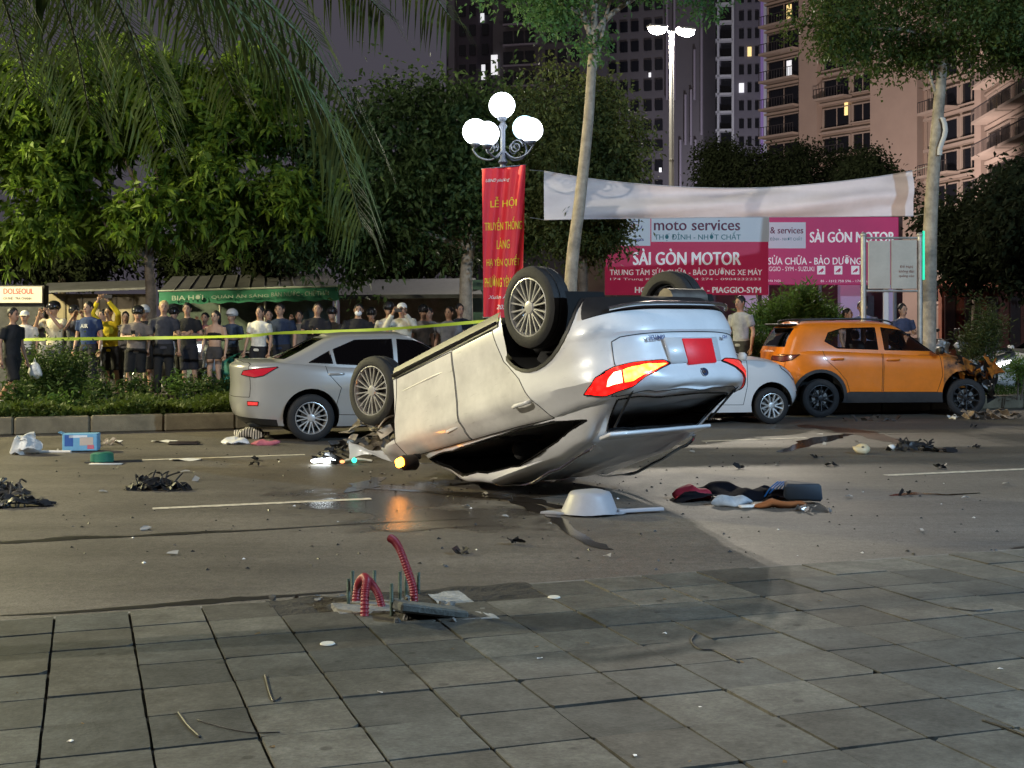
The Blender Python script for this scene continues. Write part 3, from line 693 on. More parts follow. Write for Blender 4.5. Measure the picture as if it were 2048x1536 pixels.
# side: sill cladding, doors
for sd in (-1, 1):
    b = take(uc.low, cut_poly(uc.low, [(.43, .15), (2.2, .15), (2.2, .335), (.43, .355)], 'y', side(sd)), push=.012); uc.out(b, 'sill_cladding', blackp)
    k = MB(); k.tube([(.45, sd*.85, .32), (2.1, sd*.855, .30)], .018, 6); uc.out(k, 'sill_strip', gloss_black)
    panel(uc, [(1.135, .36), (2.06, .34), (2.19, .85), (2.16, 1.20), (1.16, 1.20)], 'front_door', scuff if sd < 0 else white_m, sd, handle=(1.30, 1.005, white_m))
    panel(uc, [(.52, .36), (1.12, .355), (1.148, 1.25), (.02, 1.25), (.13, 1.08), (.24, .86), (.42, .66)], 'rear_door', scuff if sd < 0 else white_m, sd, handle=(.26, 1.07, white_m))
for x0_, x1_, z0_ in ((1.22, 2.0, .50), (.62, 1.06, .52)): k = MB(); k.tube(catmull([(x0_, -.848, z0_), ((x0_+x1_)/2, -.862, z0_-.012), (x1_, -.852, z0_-.02)], 6), .011, 6); uc.out(k, 'door_moulding', scuff)
finish(uc, white_m, white_m)
# number plate recess, badge, lettering
k = MB(); k.cbox((-.852, 0, .955), (.03, .60, .20), .014); uc.out(k, 'plate_recess', mat('grey_silver', (.55, .56, .57), .35, coat=.4), angle=50)
k = MB(); k.cbox((-.872, .05, .97), (.012, .33, .20), .045); uc.out(k, 'number_plate', mat('red_plate', (.75, .012, .02), .5, emit=(1, .01, .02), estr=.12, var=.1), angle=50, label='blank red patch in place of the number plate')
MBd = Matrix.Translation((-.888, .02, 1.148)) @ Matrix.Rotation(R(-90), 4, 'Y')
k = MB(); k.lathe([(.001, .0), (.034, .0), (.038, -.006), (.038, -.016)], 24, MBd); bd = uc.out(k, 'badge', mat('badge_blue', (.02, .05, .12), .2, coat=.6))
k = MB(); k.lathe([(.030, .0), (.036, -.002), (.036, .004), (.030, .004)], 24, MBd, closed=True)
for a_, z0, z1 in ((-1, .012, -.014), (1, .012, -.014)):
    k.tube([(-.891, .02, 1.148+z1*-1), (-.892, .02+a_*.008, 1.148+z1)], .003, 5); k.tube([(-.892, .02+a_*.008, 1.148+z1), (-.891, .02+a_*.018, 1.148+.014)], .003, 5)
uc.out(k, 'badge_ring', chrome, bd)
def rear_text(s, y, z, size, m):
    vs, fs = text_mesh(s, size, bold=.0025); b = MB(); b.add([(-.856-v.z+.06*abs(y-v.x)**2, y - v.x, z + v.y) for v in vs], fs); uc.out(b, 'lettering', m)
rear_text('BINTER', -.36, .848, .052, mat('letter_blue', (.04, .07, .2), .3)); rear_text('HD', .40, .85, .04, mat('letter_blue', (.04, .07, .2), .3))
# undercarriage
pan(uc, .3, 2.3, .235, .62); k = MB(); k.cbox((-.32, 0, .47), (.55, 1.0, .08), .03); uc.out(k, 'boot_floor', liner_m, angle=50)
k = MB(); k.cbox((.6, -.32, .22), (.9, .28, .10), .04); uc.out(k, 'fuel_tank', blackp, angle=50)
k = MB(); k.tube(catmull([(2.1, .1, .21), (1.3, .16, .20), (.4, .15, .20), (-.15, .38, .30), (-.5, .45, .40)], 6), .03, 8); uc.out(k, 'exhaust', mat('exhaust_steel', (.16, .14, .12), .5, .8, var=.3))
k = MB(); k.tube([(-.5, .20, .41), (-.5, .62, .41)], .085, 12); uc.out(k, 'silencer', mat('exhaust_steel', (.16, .14, .12), .5, .8, var=.3))
k = MB(); k.tube([(0, -.62, .33), (0, .62, .33)], .045, 8); uc.out(k, 'rear_axle', mat('rust_steel', (.07, .05, .04), .8, .4, var=.4))
seats(uc, (1.15, .35)); 
k = MB(); k.cbox((.9, 0, .40), (2.6, 1.3, .04), .01); uc.out(k, 'cabin_floor', mat('interior_dark', (.02, .019, .018), .9))
for sd in (-1, 1):
    k = MB(); k.tube([(-.70, sd*.60, 1.22), (-.36, sd*.52, 1.43)], .010, 8); uc.out(k, 'gas_strut', blackp)
k = MB(); k.cbox((-.26, 0, 1.475), (.16, 1.12, .03), .010); uc.out(k, 'spoiler', white_m, angle=50)
for sd in (-1, 1):
    k = MB(); k.tube(catmull([(-.12, sd*.56, 1.50), (0, sd*.58, 1.55), (.7, sd*.60, 1.63), (1.2, sd*.58, 1.60), (1.34, sd*.57, 1.55)], 6), .014, 8); uc.out(k, 'roof_rail', chrome)
amber = mat('amber_lamp', (.9, .4, .05), .3, emit=(1, .30, .015), estr=26)
mirror(uc, (1.90, -.88, 1.13), -1, white_m, amber); mirror(uc, (1.90, .88, 1.13), 1, white_m)
# wheels
make_wheel(up_root, (0, -.77, .33), -1, .335, .235, spokes=10); make_wheel(up_root, (0, .77, .33), 1, .335, .235, spokes=10)
w1 = make_wheel(up_root, (WB, -.77, .33), -1, .335, .235, spokes=10); w1.rotation_euler = (0, 0, R(-9)); make_wheel(up_root, (WB, .77, .33), 1, .335, .235, spokes=10)
# exposed front suspension and torn metal behind the missing wing
junk_m = mat('bent_metal', (.30, .26, .21), .45, .5, var=.5, vscale=7); rj = random.Random(5)
k = MB()
for i in range(46):
    p = Vector((rj.uniform(2.25, 2.95), rj.uniform(-.74, -.35), rj.uniform(.45, 1.0))); q = p+Vector((rj.uniform(-.25, .25), rj.uniform(-.18, .18), rj.uniform(-.2, .25)))
    if i % 2: k.tube(catmull([p, p.lerp(q, .5)+Vector((rj.uniform(-.07, .07),)*3), q], 3), rj.uniform(.006, .02), 6)
    else:
        a = [p+Vector((rj.uniform(-.09, .09), rj.uniform(-.09, .09), rj.uniform(-.09, .09))) for _ in range(4)]; k.add(a, [(0, 1, 2), (0, 2, 3)])
uc.out(k, 'torn_metal', junk_m, angle=20)
k = MB(); k.tube([(2.53, -.62, .33), (2.53, -.1, .36)], .05, 8); k.tube([(2.5, -.60, .38), (2.45, -.52, .85)], .045, 10); k.cbox((2.6, 0, .52), (.6, .7, .42), .08); uc.out(k, 'suspension', mat('rust_steel', (.07, .05, .04), .8, .4, var=.4), angle=40)
# ------------------------------------------------------------------ the upright cars
def std_profile(D):
    P = {}
    P['vl'] = [0, .04, .1, .18, .26, .34, .42, .5, .58, .64, .7, .76, .82, .88, .92, .95, .975, .99, 1]
    xr, xf = D['xr'], D['xf']; zs, zt, zr = curve(D['zs']), curve(D['zt']), curve(D['zr'])
    wp = curve(D.get('wp') or [(0, .93), (.1, .955), (.3, .98), (.55, .992), (.68, 1.0), (.76, .996), (.88, .985), (.95, .965), (.985, .945), (1, .91)]); hw = D['hw']; wb = D['wb']
    def W(v, x):
        y = hw*wp(v)*(1-.05*sstep(wb*.75, wb+.8, x)-.04*sstep(.2, -.9, x))
        for ax in (0, wb): y += D.get('flare', .015)*math.exp(-((x-ax)/.42)**2)*sstep(1.0, .6, v)
        return y
    P['xr'], P['xf'], P['W'] = curve(xr), curve(xf), W
    P['Z'] = lambda v, x, y: zs(x)+v*(zt(x)-zs(x)); P['crown'] = D.get('crown') or (lambda x: .02+.05*sstep(wb*.7, wb, x)+D.get('deck', 0)*sstep(-.2, -.6, x))
    P['gl'] = [-.1, 0, .12, .24, .36, .48, .6, .7, .8, .88, .93, .965, .985, 1]
    P['gxr'], P['gxf'] = curve(D['gxr']), curve(D['gxf']); gw = curve([(-.1, .955), (0, .94), (.4, .87), (.8, .785), (.93, .74), (1, .65)])
    P['GW'] = lambda g_, x: hw*gw(g_)*(1-D.get('gt', .06)*sstep(.4, -.6, x)-.05*sstep(wb*.5, wb*.9, x))
    P['GZ'] = lambda g_, x, y: zt(x)-.02+g_*(zr(x)-zt(x)+.02); P['gcrown'] = lambda x: .03
    P['pf'], P['pr'] = D.get('pf', 6), D.get('pr', 7); P['zt'], P['zr'] = zt, zr
    return P
def car_matrix(wheel_px, d, ang, half_track, wheel_x=0.0, side=-1):
    p = PX(wheel_px, HZ, d); p.z = 0; f_ = Vector((math.cos(ang), math.sin(ang), 0)); l_ = Vector((-f_.y, f_.x, 0))
    o = p - f_*wheel_x - l_*(side*half_track); return Matrix.Translation(o) @ Matrix.Rotation(ang, 4, 'Z')
def lamp_strip(c, poly, ax, flt, m, name, push=.008, parent=None, bez=True):
    b = take(c.low, cut_poly(c.low, poly, ax, flt), push=push)
    if not b.f: return None
    ol = outline(b, .005); o = c.out(b, name, m, parent, angle=60)
    if bez: c.out(ol, 'lamp_bezel', gloss_black, o)
    return o

# ---- silver saloon beside the kerb
silver = mat('silver_paint', (.40, .40, .39), .30, .35, coat=.7)
SED = dict(hw=.885, wb=2.70, xr=[(0, -.86), (.1, -.95), (.35, -1.0), (.6, -.985), (.75, -.99), (.93, -1.0), (1, -.93)], xf=[(0, 3.4), (.15, 3.55), (.5, 3.62), (.8, 3.55), (1, 3.3)],
  zs=[(-1, .27), (-.5, .22), (0, .20), (2.7, .19), (3.6, .22)], zt=[(-1, 1.06), (-.5, 1.065), (0, 1.03), (.6, .985), (1.6, .95), (2.2, .93), (2.8, .86), (3.6, .68)],
  zr=[(-.8, 1.10), (-.3, 1.29), (.2, 1.40), (.8, 1.445), (1.3, 1.44), (1.9, 1.36), (2.4, 1.2)],
  gxr=[(-.1, -.72), (0, -.62), (.4, -.34), (.8, .02), (.93, .16), (1, .28)], gxf=[(-.1, 2.5), (0, 2.36), (.4, 2.02), (.8, 1.62), (.95, 1.42), (1, 1.32)], deck=.02, gt=.12)
def sedan(root, paint, glassm, tail, head=None, detail=True, wheels=True):
    c = build_car(root, std_profile(SED)); c.side_pts = [tuple(v.co) for v in c.low.verts]
    wq = [(-.02, 1.06), (.30, 1.045), (.26, 1.215)]; wr = [(.35, 1.04), (1.14, .995), (1.13, 1.37), (.62, 1.36), (.31, 1.235)]; wf = [(1.20, .99), (2.10, .97), (1.62, 1.28), (1.45, 1.35), (1.20, 1.37)]
    side_glass(c, [wq, wr, wf], glassm)
    end_glass(c, [(-.62, 1.11), (.62, 1.11), (.52, 1.375), (-.52, 1.375)], glassm, False, 'rear_window'); end_glass(c, [(-.68, .98), (.68, .98), (.56, 1.37), (-.56, 1.37)], glassm, True, 'windscreen')
    arches(c, (0, 2.70), .375, .34, yout=.88)
    for sd in (-1, 1):
        ex = (Vector((1, sd, 0)).normalized(), Vector((0, 0, 1)))
        lamp_strip(c, [(.27, 1.005), (.02, .985), (-.20, .955), (-.24, .90), (-.02, .865), (.10, .89)], ex, lambda f: f.calc_center_median().x < -.4 and f.calc_center_median().y*sd > .3, tail, 'tail_lamp')
        lamp_strip(c, [(-.13, .49), (.02, .49), (.03, .54), (-.13, .545)], ex, lambda f: f.calc_center_median().x < -.5 and f.calc_center_median().y*sd > .3, lampRd, 'reflector')
        ef = (Vector((1, -sd, 0)).normalized(), Vector((0, 0, 1)))
        lamp_strip(c, [(1.74, .70), (1.98, .60), (2.12, .58), (2.12, .66), (1.95, .74), (1.72, .79)], ef, lambda f: f.calc_center_median().x > 2.9 and f.calc_center_median().y*sd > .2, head or mat('headlamp_off', (.6, .62, .65), .08, coat=.6), 'headlamp')
        panel(c, [(.30, .36), (1.14, .33), (1.165, 1.06), (.18, 1.09), (.22, .92), (.40, .72)], 'rear_door', paint, sd, handle=(.33, .90, paint))
        panel(c, [(1.18, .33), (2.10, .32), (2.18, .6), (2.16, 1.0), (1.19, 1.04)], 'front_door', paint, sd, handle=(1.35, .87, paint))
    b = take(c.low, cut_poly(c.low, [(-1.2, .1), (-.4, .1), (-.45, .30), (-1.2, .345)], 'y', lambda f: f.calc_center_median().x < -.2), push=.004); c.out(b, 'bumper_trim', blackp)
    b = take(c.low, cut_poly(c.low, [(-.5, .36), (.5, .36), (.6, .5), (-.6, .5)], 'x', lambda f: f.normal.x > .3), push=.004)
    if b.f: c.out(b, 'grille', blackp)
    panel(c, [(-.72, .60), (.72, .60), (.72, 1.2), (-.72, 1.2)], 'boot_lid', paint, 0, ax='x', flt=lambda f: f.normal.x < -.3 and f.calc_center_median().x < -.8)
    finish(c, paint); seats(c, (1.5, .6), .5); pan(c, -.8, 3.3, .22, .6)
    mirror(c, (2.0, -.88, .98), -1, paint); mirror(c, (2.0, .88, .98), 1, paint)
    if wheels:
        for x in (0, 2.70):
            for sd in (-1, 1): make_wheel(root, (x, sd*.775, .318), sd, .318, .215, spokes=8, pair=True, spoke_w=.03)
    return c
lampSed = mat('saloon_tail', (.35, .01, .02), .15, emit=(1, .02, .06), estr=.22, coat=.7)
M_ = car_matrix(623, 16.95, ROADANG-R(1.5), .775+.1)
sed_root = empty('silver_saloon', M=M_, label='silver saloon car parked by the kerb behind the overturned car', cat='car')
sedan(sed_root, silver, glass('glass_saloon', (.06, .06, .07)), lampSed)

# ---- orange crossover with smashed nose
orange = mat('orange_paint', (.74, .19, .008), .30, coat=.8, var=.12, vscale=2.2, bump=.12, bscale=2.5, scratch=.25)
ORG = dict(hw=.855, wb=2.56, flare=.02, xr=[(0, -.62), (.1, -.70), (.3, -.75), (.5, -.73), (.75, -.72), (.95, -.70), (1, -.64)], xf=[(0, 3.0), (.15, 3.12), (.5, 3.18), (.8, 3.12), (1, 2.95)],
  zs=[(-.8, .38), (-.3, .30), (.3, .25), (2.3, .25), (3.2, .32)], zt=[(-.8, 1.13), (0, 1.125), (.6, 1.10), (1.6, 1.05), (2.2, 1.04), (2.7, 1.0), (3.2, .84)],
  zr=[(-.7, 1.56), (0, 1.60), (.8, 1.615), (1.4, 1.57), (1.9, 1.50), (2.4, 1.3)],
  gxr=[(-.1, -.68), (0, -.66), (.5, -.56), (.8, -.46), (.93, -.40), (1, -.32)], gxf=[(-.1, 2.3), (0, 2.22), (.4, 1.92), (.8, 1.58), (.95, 1.42), (1, 1.32)], pf=6, gt=.08)
def smash(p):
    a = sstep(2.15, 3.0, p.x); 
    if a <= 0: return p
    return p + Vector((-.12*a*a+.15*a*noise.noise(p*4.3), .15*a*noise.noise(p*5.1+Vector((9, 0, 0))), -.10*a*sstep(.5, .9, p.z)+.17*a*noise.noise(p*4.6+Vector((0, 5, 0)))))
M_ = car_matrix(1643, 21.25, R(5.5), .76+.1)
org_root = empty('orange_crossover', M=M_, label='orange compact crossover with its bonnet and front wing smashed in', cat='car')
c = build_car(org_root, std_profile(ORG), smash); c.side_pts = [tuple(v.co) for v in c.low.verts]; gsee = glass('glass_light', (.72, .75, .75)); gtail = glass('glass_smoke', (.12, .12, .13))
wr = [(.10, 1.28), (.30, 1.165), (1.02, 1.14), (1.0, 1.515), (.42, 1.50), (.18, 1.43)]; wf = [(1.13, 1.135), (2.02, 1.115), (1.66, 1.38), (1.50, 1.46), (1.10, 1.515)]
side_glass(c, [wr, wf], gsee); end_glass(c, [(-.60, 1.19), (.60, 1.19), (.54, 1.50), (-.54, 1.50)], gtail, False, 'rear_window'); end_glass(c, [(-.66, 1.06), (.66, 1.06), (.54, 1.52), (-.54, 1.52)], gsee, True, 'windscreen')
cladm = mat('dark_cladding', (.03, .029, .03), .6, var=.2)
arches(c, (0,), .40, .36, clad=cladm, cladw=.055, yout=.86); arches(c, (2.56,), .40, .36, clad=cladm, cladw=.055, yout=.86, sides=(1,)); arches(c, (2.56,), .44, .38, clad=None, yout=.86, sides=(-1,))
scorch = mat('crumpled_orange', (.05, .02, .008), .5, var=.85, vscale=6, coat=.2, col2=(.62, .20, .02))
for sd in (-1, 1):
    b = take(c.low, cut_poly(c.low, [(.3, .1), (2.3, .1), (2.3, .37), (2.1, .42), (.5, .43), (.3, .37)], 'y', side(sd)), push=.014); c.out(b, 'sill_cladding', cladm)
    panel(c, [(.50, .43), (1.06, .425), (1.07, 1.15), (.03, 1.17), (.08, .98), (.28, .80), (.44, .62)], 'rear_door', orange, sd, handle=(.28, .98, orange))
    panel(c, [(1.085, .425), (2.03, .42), (2.12, .7), (2.08, 1.12), (1.09, 1.15)], 'front_door', orange, sd, handle=(1.25, .965, orange))
    ex = (Vector((1, sd, 0)).normalized(), Vector((0, 0, 1)))
    lamp_strip(c, [(.30, 1.06), (.02, 1.03), (-.24, 1.03), (-.26, .96), (.02, .935), (.18, .97)], ex, lambda f: f.calc_center_median().x < -.3 and f.calc_center_median().y*sd > .25, mat('dead_tail', (.12, .02, .02), .2, coat=.6), 'tail_lamp')
    panel(c, [(2.14, .40), (3.5, .2), (3.5, 1.1), (2.14, 1.02)], 'smashed_wing', scorch if sd < 0 else orange, sd, seam=False)
b = take(c.low, cut_poly(c.low, [(2.3, -.9), (3.6, -.9), (3.6, .9), (2.3, .9)], 'z', lambda f: f.normal.z > .4)); c.out(b, 'bonnet', scorch)
b = take(c.low, cut_poly(c.low, [(-1, .1), (-.4, .1), (-.45, .52), (-1, .56)], 'y', lambda f: f.calc_center_median().x < -.2), push=.006); c.out(b, 'bumper_trim', cladm)
panel(c, [(-.62, .60), (.62, .60), (.66, 1.2), (-.66, 1.2)], 'tailgate', orange, 0, ax='x', flt=lambda f: f.normal.x < -.3 and f.calc_center_median().x < -.4)
finish(c, orange); seats(c, (1.2, .35), .62); pan(c, -.4, 2.7, .27, .6)
k = MB(); k.cbox((-.44, 0, 1.565), (.24, 1.1, .03), .01); c.out(k, 'spoiler', blackp)
for sd in (-1, 1):
    k = MB(); k.tube(catmull([(-.3, sd*.58, 1.585), (-.2, sd*.59, 1.64), (.6, sd*.6, 1.665), (1.2, sd*.58, 1.635), (1.35, sd*.57, 1.58)], 6), .014, 8); c.out(k, 'roof_rail', blackp)
mirror(c, (2.02, -.87, 1.10), -1, blackp); mirror(c, (2.02, .87, 1.10), 1, blackp)
k = MB(); k.cbox((3.02, .0, .78), (.16, .9, .14), .04); c.out(k, 'broken_headlamp', mat('headlamp_off', (.6, .62, .65), .08, coat=.6))
for x in (0, 2.56):
    for sd in (-1, 1):
        wv = make_wheel(org_root, (x, sd*.755, .325), sd, .325, .22, spokes=5, pair=True, rimm=alloy_dark, spoke_w=.04)
        if x and sd < 0: wv.rotation_euler = (0, 0, R(-14))
rj = random.Random(15)
k = MB()
for i in range(34):
    p = Vector((rj.uniform(2.4, 3.2), rj.uniform(-.86, -.3), rj.uniform(.55, 1.02)))
    a = [p+Vector([rj.uniform(-.13, .13) for _ in range(3)]) for _ in range(4)]; k.add(a, [(0, 1, 2), (0, 2, 3)])
c.out(k, 'torn_metal', scorch, angle=20)
k = MB()
for i in range(14):
    p = Vector((rj.uniform(2.45, 3.0), rj.uniform(-.84, -.5), rj.uniform(.3, .85))); k.tube(catmull([p, p+Vector([rj.uniform(-.14, .14) for _ in range(3)]), p+Vector([rj.uniform(-.25, .25) for _ in range(3)])], 3), rj.uniform(.008, .02), 6)
c.out(k, 'loose_wiring', blackp)
k = MB()
for i in range(26):
    p = Vector((rj.uniform(2.35, 3.25), rj.uniform(-.95, -.6), rj.uniform(.35, 1.0)))
    a = [p+Vector([rj.uniform(-.15, .15) for _ in range(3)]) for _ in range(4)]; k.add(a, [(0, 1, 2), (0, 2, 3)])
c.out(k, 'torn_liner', blackp, angle=20)
k = MB(); k.sheet(lambda a, b_: Vector((3.0+.08*math.sin(a*4), lerp(-.75, -.45, a), lerp(.45, .85, b_)+.05*math.sin(a*7))), 8, 6); c.out(k, 'bumper_remnant', mat('remnant_white', (.55, .55, .55), .4))

# ---- small white hatchback squeezed in front of the orange car
hatch_w = mat('pearl_white', (.72, .71, .70), .28, coat=.7)
HAT = dict(hw=.80, wb=2.40, xr=[(0, -.45), (.2, -.55), (.6, -.58), (1, -.5)], xf=[(0, 2.86), (.12, 2.98), (.4, 3.05), (.7, 3.0), (.9, 2.92), (1, 2.80)],
  zs=[(-.6, .28), (0, .2), (2.4, .19), (3.1, .24)], zt=[(-.6, 1.08), (.8, 1.04), (1.7, 1.02), (2.1, 1.01), (2.5, .96), (3.05, .79)],
  zr=[(-.5, 1.50), (.4, 1.54), (1.2, 1.52), (1.8, 1.41), (2.3, 1.2)], gxr=[(-.1, -.52), (0, -.5), (.8, -.36), (1, -.25)], gxf=[(-.1, 2.3), (0, 2.2), (.4, 1.88), (.8, 1.50), (.95, 1.32), (1, 1.22)])
M_ = car_matrix(1545, 19.9, ROADANG-R(6), .70+.1, wheel_x=2.40)
hat_root = empty('white_hatchback', M=M_, label='small white hatchback between the overturned car and the orange car', cat='car')
c = build_car(hat_root, std_profile(HAT)); c.side_pts = [tuple(v.co) for v in c.low.verts]; gh = glass('glass_hatch', (.10, .10, .11))
side_glass(c, [[(.0, 1.13), (.95, 1.075), (.95, 1.45), (.2, 1.43)], [(1.02, 1.07), (1.92, 1.055), (1.46, 1.36), (1.02, 1.45)]], gh); end_glass(c, [(-.6, 1.05), (.6, 1.05), (.5, 1.47), (-.5, 1.47)], gh, True, 'windscreen'); end_glass(c, [(-.56, 1.13), (.56, 1.13), (.5, 1.45), (-.5, 1.45)], gh, False, 'rear_window')
arches(c, (0, 2.40), .345, .32, clad=None, yout=.80)
hl = mat('headlamp_off', (.6, .62, .65), .08, coat=.6)
for sd in (-1, 1):
    ef = (Vector((1, -sd, 0)).normalized(), Vector((0, 0, 1)))
    lamp_strip(c, [(1.36, .87), (1.52, .77), (1.62, .68), (1.70, .68), (1.70, .77), (1.58, .85), (1.38, .92)], ef, lambda f: f.calc_center_median().x > 2.4 and f.calc_center_median().y*sd > .2, hl, 'headlamp')
    panel(c, [(1.0, .32), (1.92, .31), (1.98, .6), (1.98, 1.09), (1.02, 1.11)], 'front_door', hatch_w, sd, handle=(1.15, .85, hatch_w))
b = take(c.low, cut_poly(c.low, [(-.45, .30), (.45, .30), (.55, .50), (-.55, .50)], 'x', lambda f: f.normal.x > .3), push=.004); c.out(b, 'grille', blackp)
finish(c, hatch_w); seats(c, (1.1, .3), .5); pan(c, -.4, 2.8, .22, .55); mirror(c, (1.85, -.80, 1.04), -1, hatch_w); mirror(c, (1.85, .80, 1.04), 1, hatch_w)
for x in (0, 2.40):
    for sd in (-1, 1): make_wheel(hat_root, (x, sd*.70, .288), sd, .288, .195, .185, spokes=6, pair=True, rimm=mat('alloy_bright', (.72, .72, .70), .3, .8), spoke_w=.045)

# ---- white car waiting beyond, nose at the right edge of the picture
lit = mat('headlamp_lit', (1, 1, 1), .2, emit=(.95, .97, 1), estr=9)
M_ = car_matrix(2062, 27.5, ROADANG+R(180)-R(6), .775, wheel_x=2.70, side=1)
wc_root = empty('white_saloon', M=M_, label='white car with lit headlamp at the right edge of the picture', cat='car')
sedan(wc_root, mat('white_paint2', (.70, .69, .67), .3, coat=.7), glass('glass_saloon', (.06, .06, .07)), mat('dead_tail', (.12, .02, .02), .2), head=lit)
# ------------------------------------------------------------------ plants
def leaf_mat(name, c1, c2, tr=.35, rough=.6, spec=.25):
    if name in MATS: return MATS[name]
    m = bpy.data.materials.new(name); m.use_nodes = True; n = m.node_tree; L = n.links; n.nodes.clear()
    o = n.nodes.new('ShaderNodeOutputMaterial'); tc = n.nodes.new('ShaderNodeTexCoord'); nz = n.nodes.new('ShaderNodeTexNoise'); nz.inputs['Scale'].default_value = 2.3; nz.inputs['Detail'].default_value = 8; nz.inputs['Roughness'].default_value = .8
    rp = n.nodes.new('ShaderNodeValToRGB'); rp.color_ramp.elements[0].position = .35; rp.color_ramp.elements[1].position = .66
    rp.color_ramp.elements[0].color = (*c1, 1); rp.color_ramp.elements[1].color = (*c2, 1)
    d = n.nodes.new('ShaderNodeBsdfPrincipled'); d.inputs['Roughness'].default_value = rough; d.inputs['Specular IOR Level'].default_value = spec; t = n.nodes.new('ShaderNodeBsdfTranslucent'); mx = n.nodes.new('ShaderNodeMixShader'); mx.inputs[0].default_value = tr
    L.new(tc.outputs['Object'], nz.inputs['Vector']); L.new(nz.outputs['Fac'], rp.inputs[0]); L.new(rp.outputs[0], d.inputs['Base Color']); L.new(rp.outputs[0], t.inputs[0])
    L.new(d.outputs[0], mx.inputs[1]); L.new(t.outputs[0], mx.inputs[2]); L.new(mx.outputs[0], o.inputs[0]); MATS[name] = m; return m
def leaf_mesh(name, pos, dirs, length, width, m, parent=None, seed=0, droop=.25):
    """pos, dirs: (n,3) arrays; every leaf is a folded six-point blade"""
    rg = np.random.default_rng(seed); n = len(pos); d = dirs/np.maximum(np.linalg.norm(dirs, axis=1, keepdims=True), 1e-6)
    r = rg.normal(size=(n, 3)); sidev = np.cross(d, r); sidev /= np.maximum(np.linalg.norm(sidev, axis=1, keepdims=True), 1e-6); nn = np.cross(sidev, d)
    L = (length*rg.uniform(.65, 1.25, n))[:, None]; Wd = (width*rg.uniform(.7, 1.2, n))[:, None]; dn = np.array([[0, 0, -1.0]])
    a = pos; b1 = pos+d*L*.45+sidev*Wd*.5+nn*Wd*.15; b2 = pos+d*L*.45-sidev*Wd*.5+nn*Wd*.15; mid = pos+d*L*.5; tip = pos+d*L+dn*L*droop
    vs = np.stack([a, b1, tip, b2, mid], 1).reshape(-1, 3); base = np.arange(n)*5
    f1 = np.stack([base, base+1, base+4], 1); f2 = np.stack([base+1, base+2, base+4], 1); f3 = np.stack([base+4, base+2, base+3], 1); f4 = np.stack([base, base+4, base+3], 1)
    fs = np.concatenate([f1, f2, f3, f4]).astype(np.int32)
    me = bpy.data.meshes.new(name); me.vertices.add(len(vs)); me.vertices.foreach_set('co', vs.astype(np.float32).ravel()); me.loops.add(fs.size); me.loops.foreach_set('vertex_index', fs.ravel())
    me.polygons.add(len(fs)); me.polygons.foreach_set('loop_start', np.arange(0, fs.size, 3, dtype=np.int32)); me.polygons.foreach_set('loop_total', np.full(len(fs), 3, np.int32)); me.materials.append(m); me.update(calc_edges=True); me.validate()
    o = bpy.data.objects.new(name, me); C.objects.link(o)
    if parent: o.parent = parent
    return o
def clumps(lobes, ncl, per, spread, seed, shell=.55, whorl=False):
    """leaf positions gathered in clumps spread through ellipsoid lobes ((c, r)...)"""
    rg = np.random.default_rng(seed); vol = np.array([l[1][0]*l[1][1]*l[1][2] for l in lobes])**.67; idx = rg.choice(len(lobes), ncl, p=vol/vol.sum())
    c = np.array([l[0] for l in lobes])[idx]; r = np.array([l[1] for l in lobes])[idx]
    v = rg.normal(size=(ncl, 3)); v /= np.linalg.norm(v, axis=1, keepdims=True); rad = rg.uniform(shell, 1.05, ncl)[:, None]**.7
    K = max(6, ncl//26); pick = rg.integers(0, K, ncl); sc_ = c[:K]+v[:K]*r[:K]*rad[:K]; cp = sc_[pick]+rg.normal(size=(ncl, 3))*(r[pick]*.20+.05); v = v[pick]*.6+rg.normal(size=(ncl, 3))*.4
    P_ = np.repeat(cp, per, 0); nv = np.repeat(v, per, 0)
    j = rg.normal(size=P_.shape); dirs = j+nv*.7
    if whorl: pos = P_+rg.normal(size=P_.shape)*.02
    else: pos = P_+rg.normal(size=P_.shape)*spread
    return pos, dirs
bark = mat('bark', (.13, .10, .075), .9, var=.45, vscale=6, bump=.8, bscale=18); bark_pale = mat('bark_pale', (.32, .27, .21), .85, var=.4, vscale=5, bump=.6, bscale=20)
def tree(name, label, base, trunk_pts, radii, limbs, lobes, leaf, ncl, per, ll, lw, m, seed, bk=bark, group='trees along the street', whorl=False, spread=.12, shell=.5, cat='tree', subclumps=True, droop=.25):
    root = empty(name, base, 0, label, cat, group); B = Vector(base)
    b = MB(); b.tube(catmull([Vector(p)-B for p in trunk_pts], 5), [lerp(radii[0], radii[1], i/(5*(len(trunk_pts)-1))) for i in range(5*(len(trunk_pts)-1)+1)], 10); tr = b.build('trunk', bk, root, True)
    for pts, r0, r1 in limbs:
        pp = catmull([Vector(p)-B for p in pts], 4); k = MB(); k.tube(pp, [lerp(r0, r1, i/(len(pp)-1)) for i in range(len(pp))], 7); k.build('limb', bk, root, True)
    if ncl:
        lb = [(np.array(c)-np.array(B), np.array(r)) for c, r in lobes]
        pos, dirs = clumps(lb, ncl, per, spread, seed, shell, whorl); leaf_mesh('crown', pos, dirs, ll, lw, m, root, seed, droop)
    return root
def lob(x, y, d, rx, ry, rd): p = PX(x, y, d); return (tuple(p), (rx*d/FPX, rd, ry*d/FPX))
def limbs_to(start, lobes, n, r, seed):
    q = random.Random(seed); out = []
    for i in range(n):
        c, rr_ = lobes[i % len(lobes)]; e = Vector(c)+Vector((q.uniform(-.6, .6)*rr_[0], q.uniform(-.6, .6)*rr_[1], q.uniform(-.3, .6)*rr_[2])); s = Vector(start)
        mid = s.lerp(e, .45)+Vector((q.uniform(-.2, .2), q.uniform(-.2, .2), .25)); out.append(([s, mid, e], r, r*.25))
    return out
